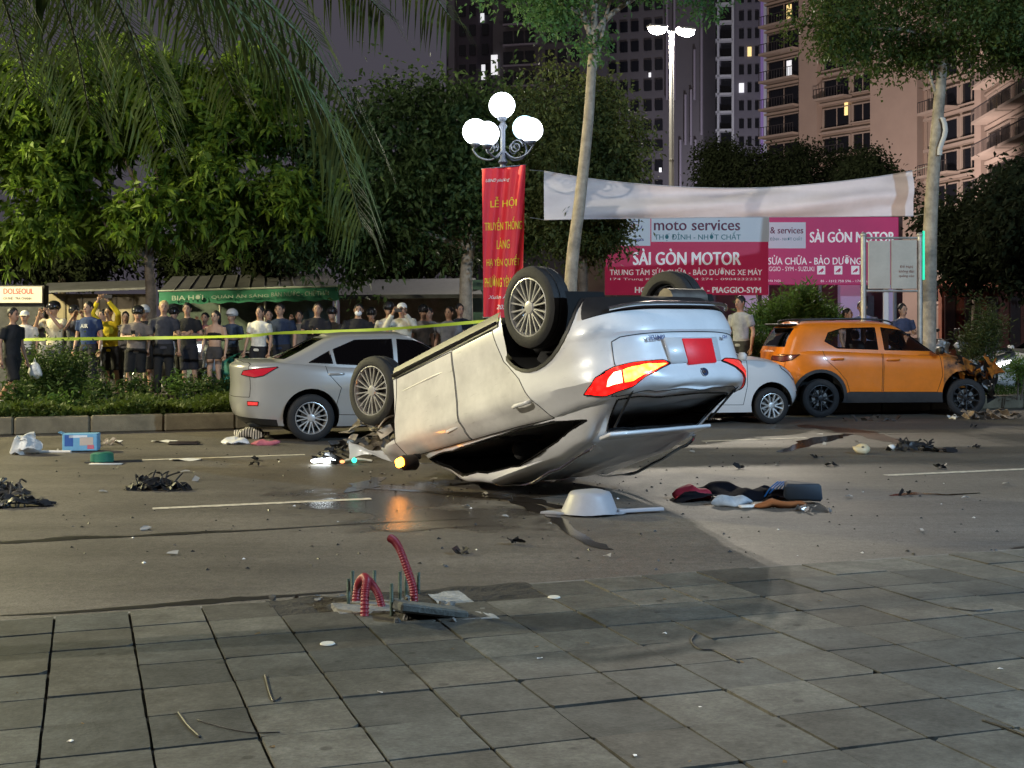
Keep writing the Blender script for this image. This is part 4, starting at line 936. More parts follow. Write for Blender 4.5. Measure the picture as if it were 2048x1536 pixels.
# big broad-leaved tree at the left, leaves in star-shaped whorls
lf_left = leaf_mat('leaf_left', (.030, .075, .010), (.19, .28, .030), .38); d0 = 25.6
lobes = [lob(60, 300, d0, 150, 120, 1.6), lob(200, 200, d0, 190, 110, 1.7), lob(330, 260, d0, 170, 130, 1.7), lob(480, 330, d0, 170, 130, 1.6), lob(120, 420, d0, 160, 80, 1.5), lob(320, 420, d0, 180, 70, 1.5), lob(500, 420, d0, 130, 70, 1.3), lob(520, 190, d0, 90, 100, 1.2), lob(-80, 250, d0, 140, 160, 1.6)]
gb = PX(300, 645, d0); gb.z = .2; crotch = PX(298, 520, d0)
tree('broadleaf_tree', 'broad tree with star-shaped leaf clusters behind the crowd at the left', gb, [gb, PX(302, 600, d0), crotch, PX(305, 380, d0)], (.13, .07), [([crotch, PX(270, 495, d0), PX(225, 465, d0), PX(180, 400, d0)], .075, .03)]+limbs_to(PX(303, 430, d0), lobes, 9, .06, 1), lobes, None, 3600, 11, .25, .085, lf_left, 11, whorl=True)
# dark tree behind the globe lamp
lf_dark = leaf_mat('leaf_dark', (.028, .062, .020), (.075, .120, .038), .3); d1 = 27.0
lobes = [lob(760, 380, d1, 130, 120, 1.8), lob(850, 290, d1, 130, 110, 1.8), lob(950, 260, d1, 120, 100, 1.8), lob(900, 400, d1, 150, 90, 1.8), lob(700, 460, d1, 90, 80, 1.5), lob(1000, 400, d1, 80, 110, 1.5), lob(680, 330, d1, 70, 90, 1.4), lob(620, 460, d1, 90, 60, 1.3)]
gb = PX(935, 645, d1); gb.z = .2
tree('dense_tree', 'dense dark green tree behind the globe lamp', gb, [gb, PX(932, 560, d1), PX(940, 480, d1), PX(930, 400, d1)], (.16, .09), limbs_to(PX(938, 500, d1), lobes, 10, .07, 2), lobes, None, 4200, 10, .16, .075, lf_dark, 12, bk=bark_pale, spread=.16)
# round tree lit by the street lamp
lf_mid = leaf_mat('leaf_mid', (.040, .060, .018), (.105, .125, .035), .3); d2 = 26.0
lobes = [lob(1130, 230, d2, 85, 80, 1.5), lob(1210, 290, d2, 75, 100, 1.4), lob(1140, 340, d2, 90, 90, 1.5), lob(1215, 370, d2, 58, 60, 1.2), lob(1150, 450, d2, 100, 60, 1.4), lob(1180, 455, d2, 55, 45, 1.1)]
gb = PX(1165, 645, d2); gb.z = .2
tree('round_tree', 'rounded olive green tree behind the left end of the white banner', gb, [gb, PX(1165, 540, d2), PX(1160, 430, d2)], (.13, .08), limbs_to(PX(1162, 500, d2), lobes, 7, .06, 3), lobes, None, 3600, 10, .12, .05, lf_mid, 13, spread=.13)
# slim street trees: tall trunks in front of the banner
lf_hi = leaf_mat('leaf_high', (.045, .11, .035), (.10, .20, .065), .35); d3 = 20.5
gb = PX(1140, 645, d3); gb.z = .2
tr1 = [gb, PX(1142, 560, d3), PX(1160, 400, d3), PX(1176, 250, d3), PX(1184, 130, d3), PX(1188, 60, d3)]
lobes = [lob(1110, 50, d3, 55, 20, .6), lob(1170, 80, d3, 40, 16, .5), lob(1060, -20, d3, 110, 40, 1.2), lob(1400, -10, d3, 70, 28, 1.0), lob(1260, -60, d3, 160, 50, 1.6), lob(1140, -60, d3, 120, 50, 1.4), lob(1330, -45, d3, 100, 30, 1.2)]
lim = [([PX(1186, 90, d3), PX(1165, 30, d3), PX(1120, 5, d3), PX(1075, -40, d3)], .06, .025), ([PX(1188, 70, d3), PX(1220, 30, d3), PX(1280, -10, d3), PX(1350, -40, d3)], .06, .025), ([PX(1188, 60, d3), PX(1190, -20, d3), PX(1180, -90, d3)], .06, .03), ([PX(1180, 180, d3), PX(1200, 90, d3), PX(1215, 20, d3), PX(1235, -40, d3)], .04, .02)]
tree('slim_tree', 'slim pale-barked tree crossing the left end of the white banner', gb, tr1, (.115, .065), lim, lobes, None, 1100, 10, .10, .05, lf_hi, 14, bk=bark_pale, spread=.13, shell=.2)
lf_flat = leaf_mat('leaf_flat', (.030, .060, .015), (.085, .125, .030), .35); d4 = 23.2
gb = PX(1855, 645, d4); gb.z = .2
tr2 = [gb, PX(1858, 560, d4), PX(1862, 420, d4), PX(1872, 280, d4), PX(1882, 160, d4), PX(1890, 60, d4)]
lobes = [lob(1700, 60, d4, 120, 40, 1.6), lob(1800, 90, d4, 120, 38, 1.5), lob(1920, 70, d4, 140, 50, 1.8), lob(2030, 60, d4, 110, 60, 1.8), lob(1760, 10, d4, 170, 45, 1.8), lob(1950, -20, d4, 200, 60, 2.0), lob(1850, 125, d4, 60, 22, .8), lob(1660, 90, d4, 50, 22, .8), lob(2080, 110, d4, 80, 40, 1.2)]
lim = [([PX(1884, 140, d4), PX(1868, 80, d4), PX(1810, 60, d4), PX(1730, 55, d4)], .06, .02), ([PX(1886, 110, d4), PX(1930, 60, d4), PX(2000, 40, d4)], .06, .02), ([PX(1878, 210, d4), PX(1850, 120, d4), PX(1840, 60, d4)], .035, .015), ([PX(1888, 80, d4), PX(1900, 0, d4), PX(1930, -60, d4)], .06, .02)]
t4 = tree('flat_crowned_tree', 'tall tree with a spreading flat crown at the upper right', gb, tr2, (.155, .085), lim, lobes, None, 2800, 10, .095, .05, lf_flat, 15, bk=bark_pale, spread=.12, shell=.15)
k = MB(); k.sheet(lambda a, b_: PX(1880+10*a+6*math.sin(b_*5), 235+75*b_, d4-.17)-gb+Vector((0, -.02*math.sin(a*3), 0)), 3, 6); k.build('bark_strip', mat('pale_strip', (.6, .55, .48), .8), t4)
# dim trees beyond the banner and at the right edge
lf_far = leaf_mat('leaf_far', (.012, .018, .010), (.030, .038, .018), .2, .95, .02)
def far_tree(x, y, rx, ry, d, label, ncl, seed, trunk=True, ll=.2):
    gb = PX(x, 645, d); gb.z = .0; qq = random.Random(seed); lobes = [lob(x, y, d, rx*.55, ry*.7, 1.6)]+[lob(x+rx*qq.uniform(-.8, .8), y+ry*qq.uniform(-.7, .6), d+qq.uniform(-.8, .8), rx*qq.uniform(.22, .45), ry*qq.uniform(.25, .5), 1.0) for _ in range(7)]
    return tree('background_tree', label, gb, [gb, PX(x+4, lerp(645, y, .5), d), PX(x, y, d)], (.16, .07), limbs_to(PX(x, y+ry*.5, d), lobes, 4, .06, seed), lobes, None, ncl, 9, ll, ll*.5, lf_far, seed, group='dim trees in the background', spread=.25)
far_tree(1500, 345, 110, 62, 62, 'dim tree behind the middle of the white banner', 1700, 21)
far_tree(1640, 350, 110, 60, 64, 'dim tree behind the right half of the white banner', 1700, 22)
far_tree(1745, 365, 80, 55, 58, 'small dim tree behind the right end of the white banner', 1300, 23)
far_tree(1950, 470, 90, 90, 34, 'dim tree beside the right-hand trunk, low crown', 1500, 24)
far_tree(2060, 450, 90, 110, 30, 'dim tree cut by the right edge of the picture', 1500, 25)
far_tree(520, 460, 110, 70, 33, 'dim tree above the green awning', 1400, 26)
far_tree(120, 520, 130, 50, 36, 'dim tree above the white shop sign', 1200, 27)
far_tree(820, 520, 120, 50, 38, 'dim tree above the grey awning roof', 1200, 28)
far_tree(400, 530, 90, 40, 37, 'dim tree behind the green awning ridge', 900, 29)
# bushes and plants in the median
def bush(name, label, base, lobes, ncl, ll, lw, m, seed, cat='bush', group='bushes on the median', stems=6, droop=.2):
    root = empty(name, base, 0, label, cat, group); B = np.array(base); lb = [(np.array(c)-B, np.array(r)) for c, r in lobes]; pos, dirs = clumps(lb, ncl, 9, .08, seed, .25); pos[:, 2] = np.maximum(pos[:, 2], .02)
    dirs[:, 2] = np.abs(dirs[:, 2])*.8+.2; leaf_mesh('foliage', pos, dirs, ll, lw, m, root, seed, droop); q = random.Random(seed)
    for i in range(stems):
        c, r = lb[i % len(lb)]; e = Vector(c)+Vector((q.uniform(-.5, .5)*r[0], q.uniform(-.5, .5)*r[1], 0)); k = MB(); k.tube(catmull([Vector((e.x*.5, e.y*.5, 0)), e*.6+Vector((q.uniform(-.05, .05), 0, 0)), e], 3), [.014]*6+[.006], 5); k.build('stem', bark, root, True)
    return root
lf_hedge = leaf_mat('leaf_hedge', (.020, .045, .010), (.070, .11, .020), .3); lf_lime = leaf_mat('leaf_lime', (.05, .11, .02), (.14, .22, .045), .35)
p = PX(115, 645, 21.6); p.z = .2; bush('hedge_bush', 'dark clipped hedge bush in front of the crowd at the left', p, [lob(90, 745, 21.6, 45, 42, .5), lob(140, 735, 21.6, 40, 36, .5), lob(115, 775, 21.6, 70, 30, .5)], 900, .075, .035, lf_hedge, 31)
p = PX(1575, 645, 26.5); p.z = .2; bush('lime_bush', 'bright green spiky bush behind the small white hatchback', p, [lob(1590, 640, 26.5, 60, 52, .9), lob(1530, 660, 26.5, 45, 40, .7), lob(1640, 665, 26.5, 40, 34, .7), lob(1600, 610, 26.5, 30, 26, .5)], 800, .20, .035, lf_lime, 32, droop=.05)
p = PX(1505, 645, 24); p.z = .2; bush('low_shrub', 'low shrub seen between the two white cars', p, [lob(1508, 690, 24, 24, 34, .4), lob(1530, 700, 24, 24, 24, .4)], 260, .12, .03, lf_hedge, 33)
p = PX(1975, 645, 25); p.z = .2; bush('wispy_shrub', 'wispy olive shrub behind the smashed orange bonnet', p, [lob(1975, 640, 25, 36, 44, .5), lob(1995, 670, 25, 30, 40, .5), lob(1960, 690, 25, 26, 24, .4)], 420, .13, .02, lf_mid, 34, droop=.05)
p = PX(2035, 645, 22.8); p.z = .2; bush('grass_tuft', 'grassy tuft on the kerb at the right edge', p, [lob(2035, 745, 22.8, 26, 16, .3)], 160, .10, .02, lf_lime, 35, stems=2)
# low ground cover behind the kerb
rg = np.random.default_rng(5); n = 24000; s = rg.uniform(-4.5, 7.5, n); t = T1+.24+rg.uniform(0, 1, n)**1.8*2.4; pos = np.stack([s*U.x+t*V.x, s*U.y+t*V.y, np.full(n, .2)+rg.uniform(0, .17, n)*(.45+.8*np.sin(s*2.1)**2)], 1); dirs = rg.normal(size=(n, 3))*.6; dirs[:, 2] = np.abs(dirs[:, 2])+.35
tag(leaf_mesh('ground_cover', pos, dirs, .14, .045, leaf_mat('leaf_cover', (.030, .055, .010), (.10, .135, .022), .35), None, 5), 'low leafy ground cover growing behind the kerb', 'ground cover', kind='stuff')
n = 9000; s = rg.uniform(7.5, 20, n); t = T1+.3+rg.uniform(0, 1, n)*4; pos = np.stack([s*U.x+t*V.x, s*U.y+t*V.y, np.full(n, .2)], 1); dirs = rg.normal(size=(n, 3))*.5; dirs[:, 2] = np.abs(dirs[:, 2])+.5
tag(leaf_mesh('grass', pos, dirs, .13, .02, lf_hedge, None, 6), 'short grass on the median at the right', 'grass', kind='stuff')
q = random.Random(3)
for i, (x, y) in enumerate([(160, 775), (205, 790), (270, 780), (345, 770), (400, 775), (440, 768), (120, 800), (40, 800)]):
    p = GP(x, y+28, .2); hgt = q.uniform(.22, .42); bush('leafy_plant', ['young leafy plant by the navy shirted man', 'leafy plant at the feet of the yellow jacket', 'leafy plant before the taupe tee shirt', 'leafy plant below the blond man', 'leafy plant below the man in black', 'leafy plant beside the silver saloon tail', 'leafy plant at the foot of the hedge', 'leafy plant beside the walking man'][i], p, [((p.x, p.y, .2+hgt*.6), (.16, .16, hgt*.5))], 45, .14, .04, lf_lime if i % 3 == 0 else lf_hedge, 40+i, 'plant', 'young plants behind the kerb', 3)
# palm on the near pavement, crown above the picture
lf_palm = leaf_mat('leaf_palm', (.040, .068, .022), (.095, .13, .048), .4)
def frond(root, pts, nleaf, ll, seed, stem=.016):
    pp = catmull(pts, 10); N = len(pp); k = MB(); k.tube(pp, [lerp(stem, .004, i/(N-1)) for i in range(N)], 6); fr = k.build('frond', mat('palm_stem', (.09, .11, .045), .6), root, True)
    q = random.Random(seed); b = MB()
    for i in range(nleaf):
        f_ = .16+.84*i/nleaf; a = f_*(N-1); j = min(int(a), N-2); p = pp[j].lerp(pp[j+1], a-j); d = (pp[j+1]-pp[j]).normalized(); sv = d.cross(Vector((0, 0, 1))).normalized(); L_ = ll*(.55+.9*math.sin(math.pi*min(1, f_*.92+.05)))*q.uniform(.85, 1.1)*.7
        for s_ in (-1, 1):
            o = (sv*s_*.75+d*.75+Vector((q.uniform(-.1, .1), q.uniform(-.1, .1), -.25))).normalized(); m1 = p+o*L_*.5; e = p+o*L_*.9+Vector((0, 0, -.42*L_)); wv = o.cross(Vector((0, 0, 1))).normalized()*.0085
            b.add([p-wv*.5, p+wv*.5, m1+wv, m1-wv, e], [(0, 1, 2, 3), (3, 2, 4)])
    b.build('leaflets', lf_palm, fr, fix=False)
pb = Vector((-3.55, 5.15, swz(5.9))); palm = empty('palm_tree', pb, 0, 'feathery palm whose fronds hang into the upper left of the picture', 'palm tree')
k = MB(); k.tube(catmull([(0, 0, 0), (.03, .02, 1.4), (.06, .05, 2.8), (.1, .1, 3.9)], 8), [lerp(.15, .09, i/24) for i in range(25)], 12); k.build('trunk', bark_pale, palm, True)
top = Vector((.1, .1, 3.9))
def tip(x, y, d): return PX(x, y, d)-pb
for i, (tx, ty, td, hx, hy, hd) in enumerate([(725, 455, 6.6, 590, 140, 6.3), (745, 300, 6.9, 560, 30, 6.4), (650, 180, 7.4, 440, -60, 6.6), (330, 300, 7.2, 200, -60, 6.4), (180, 230, 6.8, 90, -80, 6.2), (770, 30, 7.4, 580, -150, 6.9), (905, 40, 7.6, 690, -200, 7.0), (470, 190, 7.8, 300, -120, 6.9), (60, 190, 7.0, -30, -80, 6.2), (560, 130, 8.2, 380, -120, 7.2), (400, 90, 8.4, 250, -120, 7.4), (250, 120, 8.0, 120, -90, 7.0), (120, 130, 8.3, 20, -90, 7.2), (640, 90, 8.6, 470, -140, 7.6), (330, 190, 8.8, 190, -60, 7.6), (500, 60, 9.0, 330, -150, 7.8), (20, 110, 8.4, -60, -90, 7.3)]):
    frond(palm, [top, top.lerp(tip(hx, hy, hd), .5)+Vector((0, 0, .35)), tip(hx, hy, hd), tip(tx, ty, td)], 60, .50, 60+i)
# ------------------------------------------------------------------ people
def remesh_many(items, voxel):
    tmp = []
    for b in items:
        me = bpy.data.meshes.new('t'); me.from_pydata(b.v, [], b.f); o = bpy.data.objects.new('t', me); C.objects.link(o); md = o.modifiers.new('r', 'REMESH'); md.mode = 'VOXEL'; md.voxel_size = voxel
        sm = o.modifiers.new('s', 'SMOOTH'); sm.factor = .5; sm.iterations = 3; tmp.append(o)
    dg = bpy.context.evaluated_depsgraph_get(); out = []
    for o in tmp:
        ev = o.evaluated_get(dg); me = ev.to_mesh(); out.append(([tuple(v.co) for v in me.vertices], [tuple(p.vertices) for p in me.polygons])); ev.to_mesh_clear()
    for o in tmp: me = o.data; bpy.data.objects.remove(o); bpy.data.meshes.remove(me)
    return out
skin_m = [mat('skin_%d' % i, c, .55, var=.06, vscale=6) for i, c in enumerate([(.42, .25, .17), (.36, .20, .13), (.48, .30, .21)])]
eye_m = mat('eye_dark', (.01, .008, .007), .3); lip_m = mat('lip', (.25, .08, .07), .5); hair_m = mat('hair_black', (.008, .007, .007), .55, bump=.5, bscale=60); blond_m = mat('hair_blond', (.45, .33, .16), .6, bump=.5, bscale=60)
def cloth(name, col): return mat('cloth_'+name, col, .9, var=.30, vscale=6, bump=.9, bscale=11)
POSES = {
 'fold': (((-.26, .0, 1.13), (.02, -.16, 1.17)), ((.26, .0, 1.13), (-.03, -.19, 1.13))),
 'hip': (((-.36, .06, 1.14), (-.19, -.02, .98)), ((.25, .03, 1.12), (.26, -.06, .86))),
 'oneup': (((-.25, -.20, 1.28), (-.12, -.30, 1.50)), ((.25, .03, 1.12), (.25, -.10, .87))),
 'chin': (((-.22, -.12, 1.16), (-.05, -.14, 1.40)), ((.24, -.02, 1.13), (-.02, -.17, 1.10))),   # elbow and wrist for right (x<0) and left arm, local metres for a 1.70 m figure facing -y
 'down': (((-.25, .03, 1.12), (-.26, -.06, .86)), ((.25, .03, 1.12), (.26, -.05, .86))),
 'back': (((-.26, .08, 1.13), (-.12, .17, .93)), ((.26, .08, 1.13), (.12, .17, .93))),
 'phone': (((-.25, -.02, 1.14), (-.09, -.27, 1.18)), ((.25, -.02, 1.14), (.08, -.27, 1.17))),
 'up': (((-.27, -.16, 1.58), (-.10, -.24, 1.83)), ((.27, -.16, 1.58), (.10, -.24, 1.83))),
 'photo': (((-.25, -.20, 1.27), (-.10, -.30, 1.52)), ((.25, -.20, 1.27), (.10, -.30, 1.52))),
 'bag': (((-.25, .03, 1.12), (-.26, -.02, .86)), ((.25, .05, 1.12), (.29, -.02, .86))),
 'walk': (((-.24, .14, 1.14), (-.25, .03, .90)), ((.24, -.08, 1.13), (.24, -.25, .93))),
}
PEOPLE = [  # px, head-top y, depth, turn, pose, shirt, sleeve, lower, legs, head, skin, name-of-look
 (22, 614, 19.9, 75, 'bag', (.012, .013, .016), 'short', (.010, .010, .012), 'shorts', 'hair', 1, 'man in black tee shirt and shorts walking at the left edge', True),
 (46, 620, 23.4, 10, 'down', (.62, .58, .52), 'short', (.03, .03, .035), 'long', 'cap_white', 0, 'person in white cap and pale shirt behind the walking man', False),
 (113, 605, 23.9, -15, 'photo', (.62, .55, .40), 'short', (.10, .10, .11), 'long', 'helmet', 0, 'person in cream tee shirt and helmet lifting a phone', False),
 (150, 613, 24.6, 25, 'photo', (.10, .10, .11), 'short', (.04, .04, .045), 'long', 'helmet', 1, 'person in dark grey top and glossy helmet beside the navy shirt', False),
 (178, 601, 23.3, -12, 'down', (.012, .030, .10), 'short', (.014, .014, .018), 'long', 'hair', 0, 'tall man in navy football shirt with hands down', False),
 (226, 612, 23.9, 0, 'up', (.62, .46, .015), 'long', (.02, .02, .025), 'shorts', 'hair', 0, 'person in yellow jacket holding a phone overhead', False),
 (266, 614, 23.2, 18, 'phone', (.17, .14, .125), 'short', (.010, .010, .012), 'shorts', 'helmet', 0, 'person in taupe tee shirt and helmet looking at a phone', False),
 (290, 612, 24.3, -8, 'phone', (.015, .015, .017), 'short', (.010, .010, .012), 'shorts', 'helmet_white', 1, 'person in black behind the taupe tee shirt', False),
 (327, 600, 23.4, 14, 'down', (.045, .045, .058), 'short', (.012, .012, .014), 'long', 'blond', 0, 'blond man in charcoal tee shirt and black trousers', False),
 (381, 604, 23.7, 6, 'fold', (.010, .010, .013), 'short', (.012, .012, .018), 'shorts', 'hair', 0, 'man in black tee shirt and dark shorts in the middle of the crowd', False),
 (428, 620, 23.8, -10, 'down', (.010, .009, .010), 'crop', (.05, .045, .045), 'hotpants', 'hair_long', 2, 'woman in black strapless crop top and short shorts', False),
 (512, 611, 23.9, -4, 'down', (.66, .64, .58), 'short', (.014, .014, .018), 'long', 'hair', 0, 'man in white short-sleeved shirt with hands behind his back', False),
 (566, 606, 24.1, -25, 'hip', (.012, .024, .060), 'short', (.015, .015, .018), 'long', 'hair', 0, 'man in navy polo shirt right of the white shirted man', False),
 (625, 604, 24.0, 8, 'phone', (.016, .015, .020), 'short', (.015, .015, .018), 'long', 'hair', 0, 'man in black tee shirt behind the saloon boot', False),
 (708, 606, 24.0, 4, 'fold', (.014, .014, .018), 'short', (.015, .015, .018), 'long', 'mask', 0, 'person in black wearing a white face mask', False),
 (772, 606, 24.4, 22, 'phone', (.58, .57, .54), 'short', (.03, .03, .035), 'long', 'helmet', 0, 'person in white top and dark helmet behind the saloon roof', False),
 (806, 605, 24.0, -10, 'photo', (.55, .52, .44), 'long', (.03, .03, .035), 'long', 'cap_white', 1, 'person in white cap and cream sleeves behind the saloon roof', False),
 (842, 612, 24.8, 20, 'down', (.22, .21, .20), 'short', (.03, .03, .035), 'long', 'helmet', 0, 'person in grey tee shirt and dark helmet behind the saloon roof', False),
 (893, 612, 24.3, -14, 'down', (.16, .17, .20), 'short', (.02, .02, .025), 'long', 'hair', 0, 'person in slate grey top left of the tree trunk', False),
 (926, 606, 24.9, 10, 'phone', (.012, .014, .022), 'short', (.02, .02, .025), 'long', 'hair', 1, 'person in dark top beside the red banner', False),
 (1484, 590, 23.6, -60, 'down', (.30, .30, .31), 'short', (.03, .03, .03), 'long', 'hair', 1, 'dark haired person half hidden by the overturned car tail', False),
 (1700, 615, 25.0, 40, 'down', (.50, .34, .30), 'short', (.03, .03, .03), 'long', 'hair', 0, 'person in pale pink top behind the orange car roof', False),
 (1736, 600, 25.2, -20, 'down', (.16, .18, .30), 'short', (.03, .03, .03), 'long', 'hair', 0, 'person in blue shirt framed by the notice board posts', False),
 (1808, 606, 25.0, 12, 'phone', (.05, .06, .11), 'short', (.03, .03, .03), 'long', 'hair', 0, 'person in dark blue shirt right of the notice board leg', False),
 (78, 622, 25.0, 30, 'oneup', (.05, .05, .06), 'short', (.03, .03, .03), 'long', 'hair', 1, 'person in dark grey holding one arm up behind the hedge', False),
 (204, 618, 25.1, -30, 'fold', (.14, .05, .05), 'short', (.03, .03, .03), 'long', 'hair', 0, 'person in maroon top half hidden behind the navy shirt', False),
 (250, 622, 25.2, 15, 'hip', (.16, .15, .14), 'short', (.03, .03, .03), 'long', 'hair_long', 2, 'woman in grey top behind the yellow jacket', False),
 (352, 616, 25.2, -20, 'chin', (.10, .12, .10), 'long', (.03, .03, .03), 'long', 'helmet', 0, 'person in olive sleeves behind the blond man', False),
 (405, 624, 25.4, 12, 'oneup', (.30, .10, .10), 'short', (.03, .03, .03), 'long', 'hair', 1, 'person in brick red top behind the man in black', False),
 (462, 620, 25.3, -15, 'fold', (.04, .06, .10), 'short', (.03, .03, .03), 'long', 'helmet_white', 0, 'person in pale helmet between the woman and the white shirt', False),
 (542, 618, 25.4, 20, 'hip', (.08, .08, .085), 'short', (.03, .03, .03), 'long', 'hair', 0, 'person in charcoal between the white shirt and the navy polo', False),
 (597, 620, 25.5, -8, 'oneup', (.14, .12, .10), 'short', (.03, .03, .03), 'long', 'hair', 1, 'person in brown between the navy polo and the black tee', False),
 (662, 616, 25.0, -25, 'fold', (.035, .03, .03), 'long', (.03, .03, .03), 'long', 'helmet', 0, 'person in black jacket left of the white face mask', False),
 (740, 618, 25.3, 18, 'chin', (.09, .10, .13), 'short', (.03, .03, .03), 'long', 'helmet', 0, 'person in slate top right of the white face mask', False),
 (866, 614, 25.6, -18, 'fold', (.20, .18, .16), 'long', (.03, .03, .03), 'long', 'hair', 1, 'person in taupe sleeves left of the dense tree trunk', False),
]
def person_parts(pose, sleeve, legs, walk):
    rA, lA = POSES[pose]; b = MB(); T = lambda pts, rs, n=10, fl=1.0: b.tube(pts, rs, n, flat=fl)
    b.ell((0, -.005, 1.595), (.073, .092, .112)); b.ell((0, -.045, 1.545), (.052, .05, .065)); T([(0, .01, 1.40), (0, -.002, 1.52)], [.058, .05])
    b.ell((0, .005, 1.26), (.158, .098, .19)); b.ell((0, .0, 1.08), (.135, .09, .17)); b.ell((0, .01, .93), (.155, .10, .13)); b.ell((0, .012, 1.39), (.165, .06, .055))
    hips = [(-.085, 0, .90), (.085, 0, .90)]; kn = [(-.095, -.015, .49), (.095, -.015, .49)]; an = [(-.10, .02, .08), (.10, .02, .08)]
    if walk: kn = [(-.09, -.16, .51), (.09, .08, .48)]; an = [(-.09, -.12, .10), (.09, .36, .17)]
    for h_, k_, a_ in zip(hips, kn, an):
        T([h_, Vector(h_).lerp(Vector(k_), .5), k_, Vector(k_).lerp(Vector(a_), .35)+Vector((0, .015, 0)), a_], [.085, .072, .05, .052, .035]); a = Vector(a_); b.ell(a+Vector((0, -.05, -.045)), (.042, .115, .035))
    sh = [Vector((-.175, .012, 1.385)), Vector((.175, .012, 1.385))]; hands = MB()
    for s_, (e, w_) in zip(sh, (rA, lA)):
        e, w_ = Vector(e), Vector(w_); T([s_, s_.lerp(e, .5), e, e.lerp(w_, .4), w_], [.055, .046, .038, .037, .026]); d = (w_-e).normalized(); p = w_+d*.05; b.ell(p, (.034, .034, .045))
        sx = d.cross(Vector((0, 1, 0))); sx = sx.normalized() if sx.length > .1 else Vector((1, 0, 0)); fw = sx.cross(d).normalized()
        for i, L_ in enumerate((.065, .078, .072, .058)):
            q = p+d*.03+sx*((i-1.5)*.017); hands.tube([q, q+d*L_*.55, q+d*L_*.9-fw*.022], [.010, .009, .007], 5)
        q = p+sx*(-.03); hands.tube([q, q-sx*.025+d*.03, q-sx*.03+d*.055], [.011, .010, .008], 5)
    # garments
    sb = MB(); z0 = .86 if sleeve != 'crop' else 1.13
    if sleeve == 'crop': sb.ell((0, .005, 1.235), (.168, .112, .10)); sb.ell((0, 0, 1.17), (.155, .105, .07))
    else:
        sb.ell((0, .005, 1.26), (.176, .118, .20)); sb.tube([(0, .008, z0), (0, .005, 1.05), (0, .003, 1.25), (0, .01, 1.40)], [.168, .155, .17, .10], 14, flat=.68); sb.ell((0, .012, 1.375), (.19, .078, .068))
        for s_, (e, w_) in zip(sh, (rA, lA)):
            e, w_ = Vector(e), Vector(w_); m1 = s_.lerp(e, .72)
            if sleeve == 'short': sb.tube([s_, m1], [.075, .066], 10)
            else: sb.tube([s_, e, e.lerp(w_, .9)], [.074, .058, .046], 10)
    tb = MB(); tb.ell((0, .01, .93), (.172, .118, .12))
    for h_, k_, a_ in zip(hips, kn, an):
        h_, k_, a_ = Vector(h_), Vector(k_), Vector(a_)
        if legs == 'long': tb.tube([h_, h_.lerp(k_, .5), k_, k_.lerp(a_, .5), a_+Vector((0, 0, .01))], [.10, .088, .072, .066, .060], 10)
        elif legs == 'shorts': tb.tube([h_, h_.lerp(k_, .5), h_.lerp(k_, .98)], [.105, .098, .092], 10)
        else: tb.tube([h_, h_.lerp(k_, .38)], [.10, .088], 10)
    fb = []
    for a_ in an: k = MB(); a = Vector(a_); k.ell(a+Vector((0, -.055, -.045)), (.050, .135, .042)); k.box(a+Vector((0, -.055, -.078)), (.09, .25, .02)); fb.append(k)
    return b, sb, tb, hands, fb, (rA, lA)
raw = [person_parts(p[4], p[6], p[8], p[12]) for p in PEOPLE]
bodies = remesh_many([r[0] for r in raw], .019); shirts = remesh_many([r[1] for r in raw], .021); pants = remesh_many([r[2] for r in raw], .021)
helm_d = mat('helmet_dark', (.012, .012, .014), .15, coat=.8); helm_w = mat('helmet_pale', (.55, .55, .55), .2, coat=.8); cap_w = mat('cap_white', (.68, .67, .64), .8); mask_m = mat('face_mask', (.75, .76, .78), .8); shoe_m = mat('shoe_dark', (.02, .02, .022), .6); shoe_w = mat('shoe_white', (.55, .54, .52), .6)
phone_m = mat('phone_case', (.012, .012, .014), .3); screen_m = mat('phone_screen', (.02, .02, .02), .1, emit=(.6, .75, 1), estr=.8)
phones = []
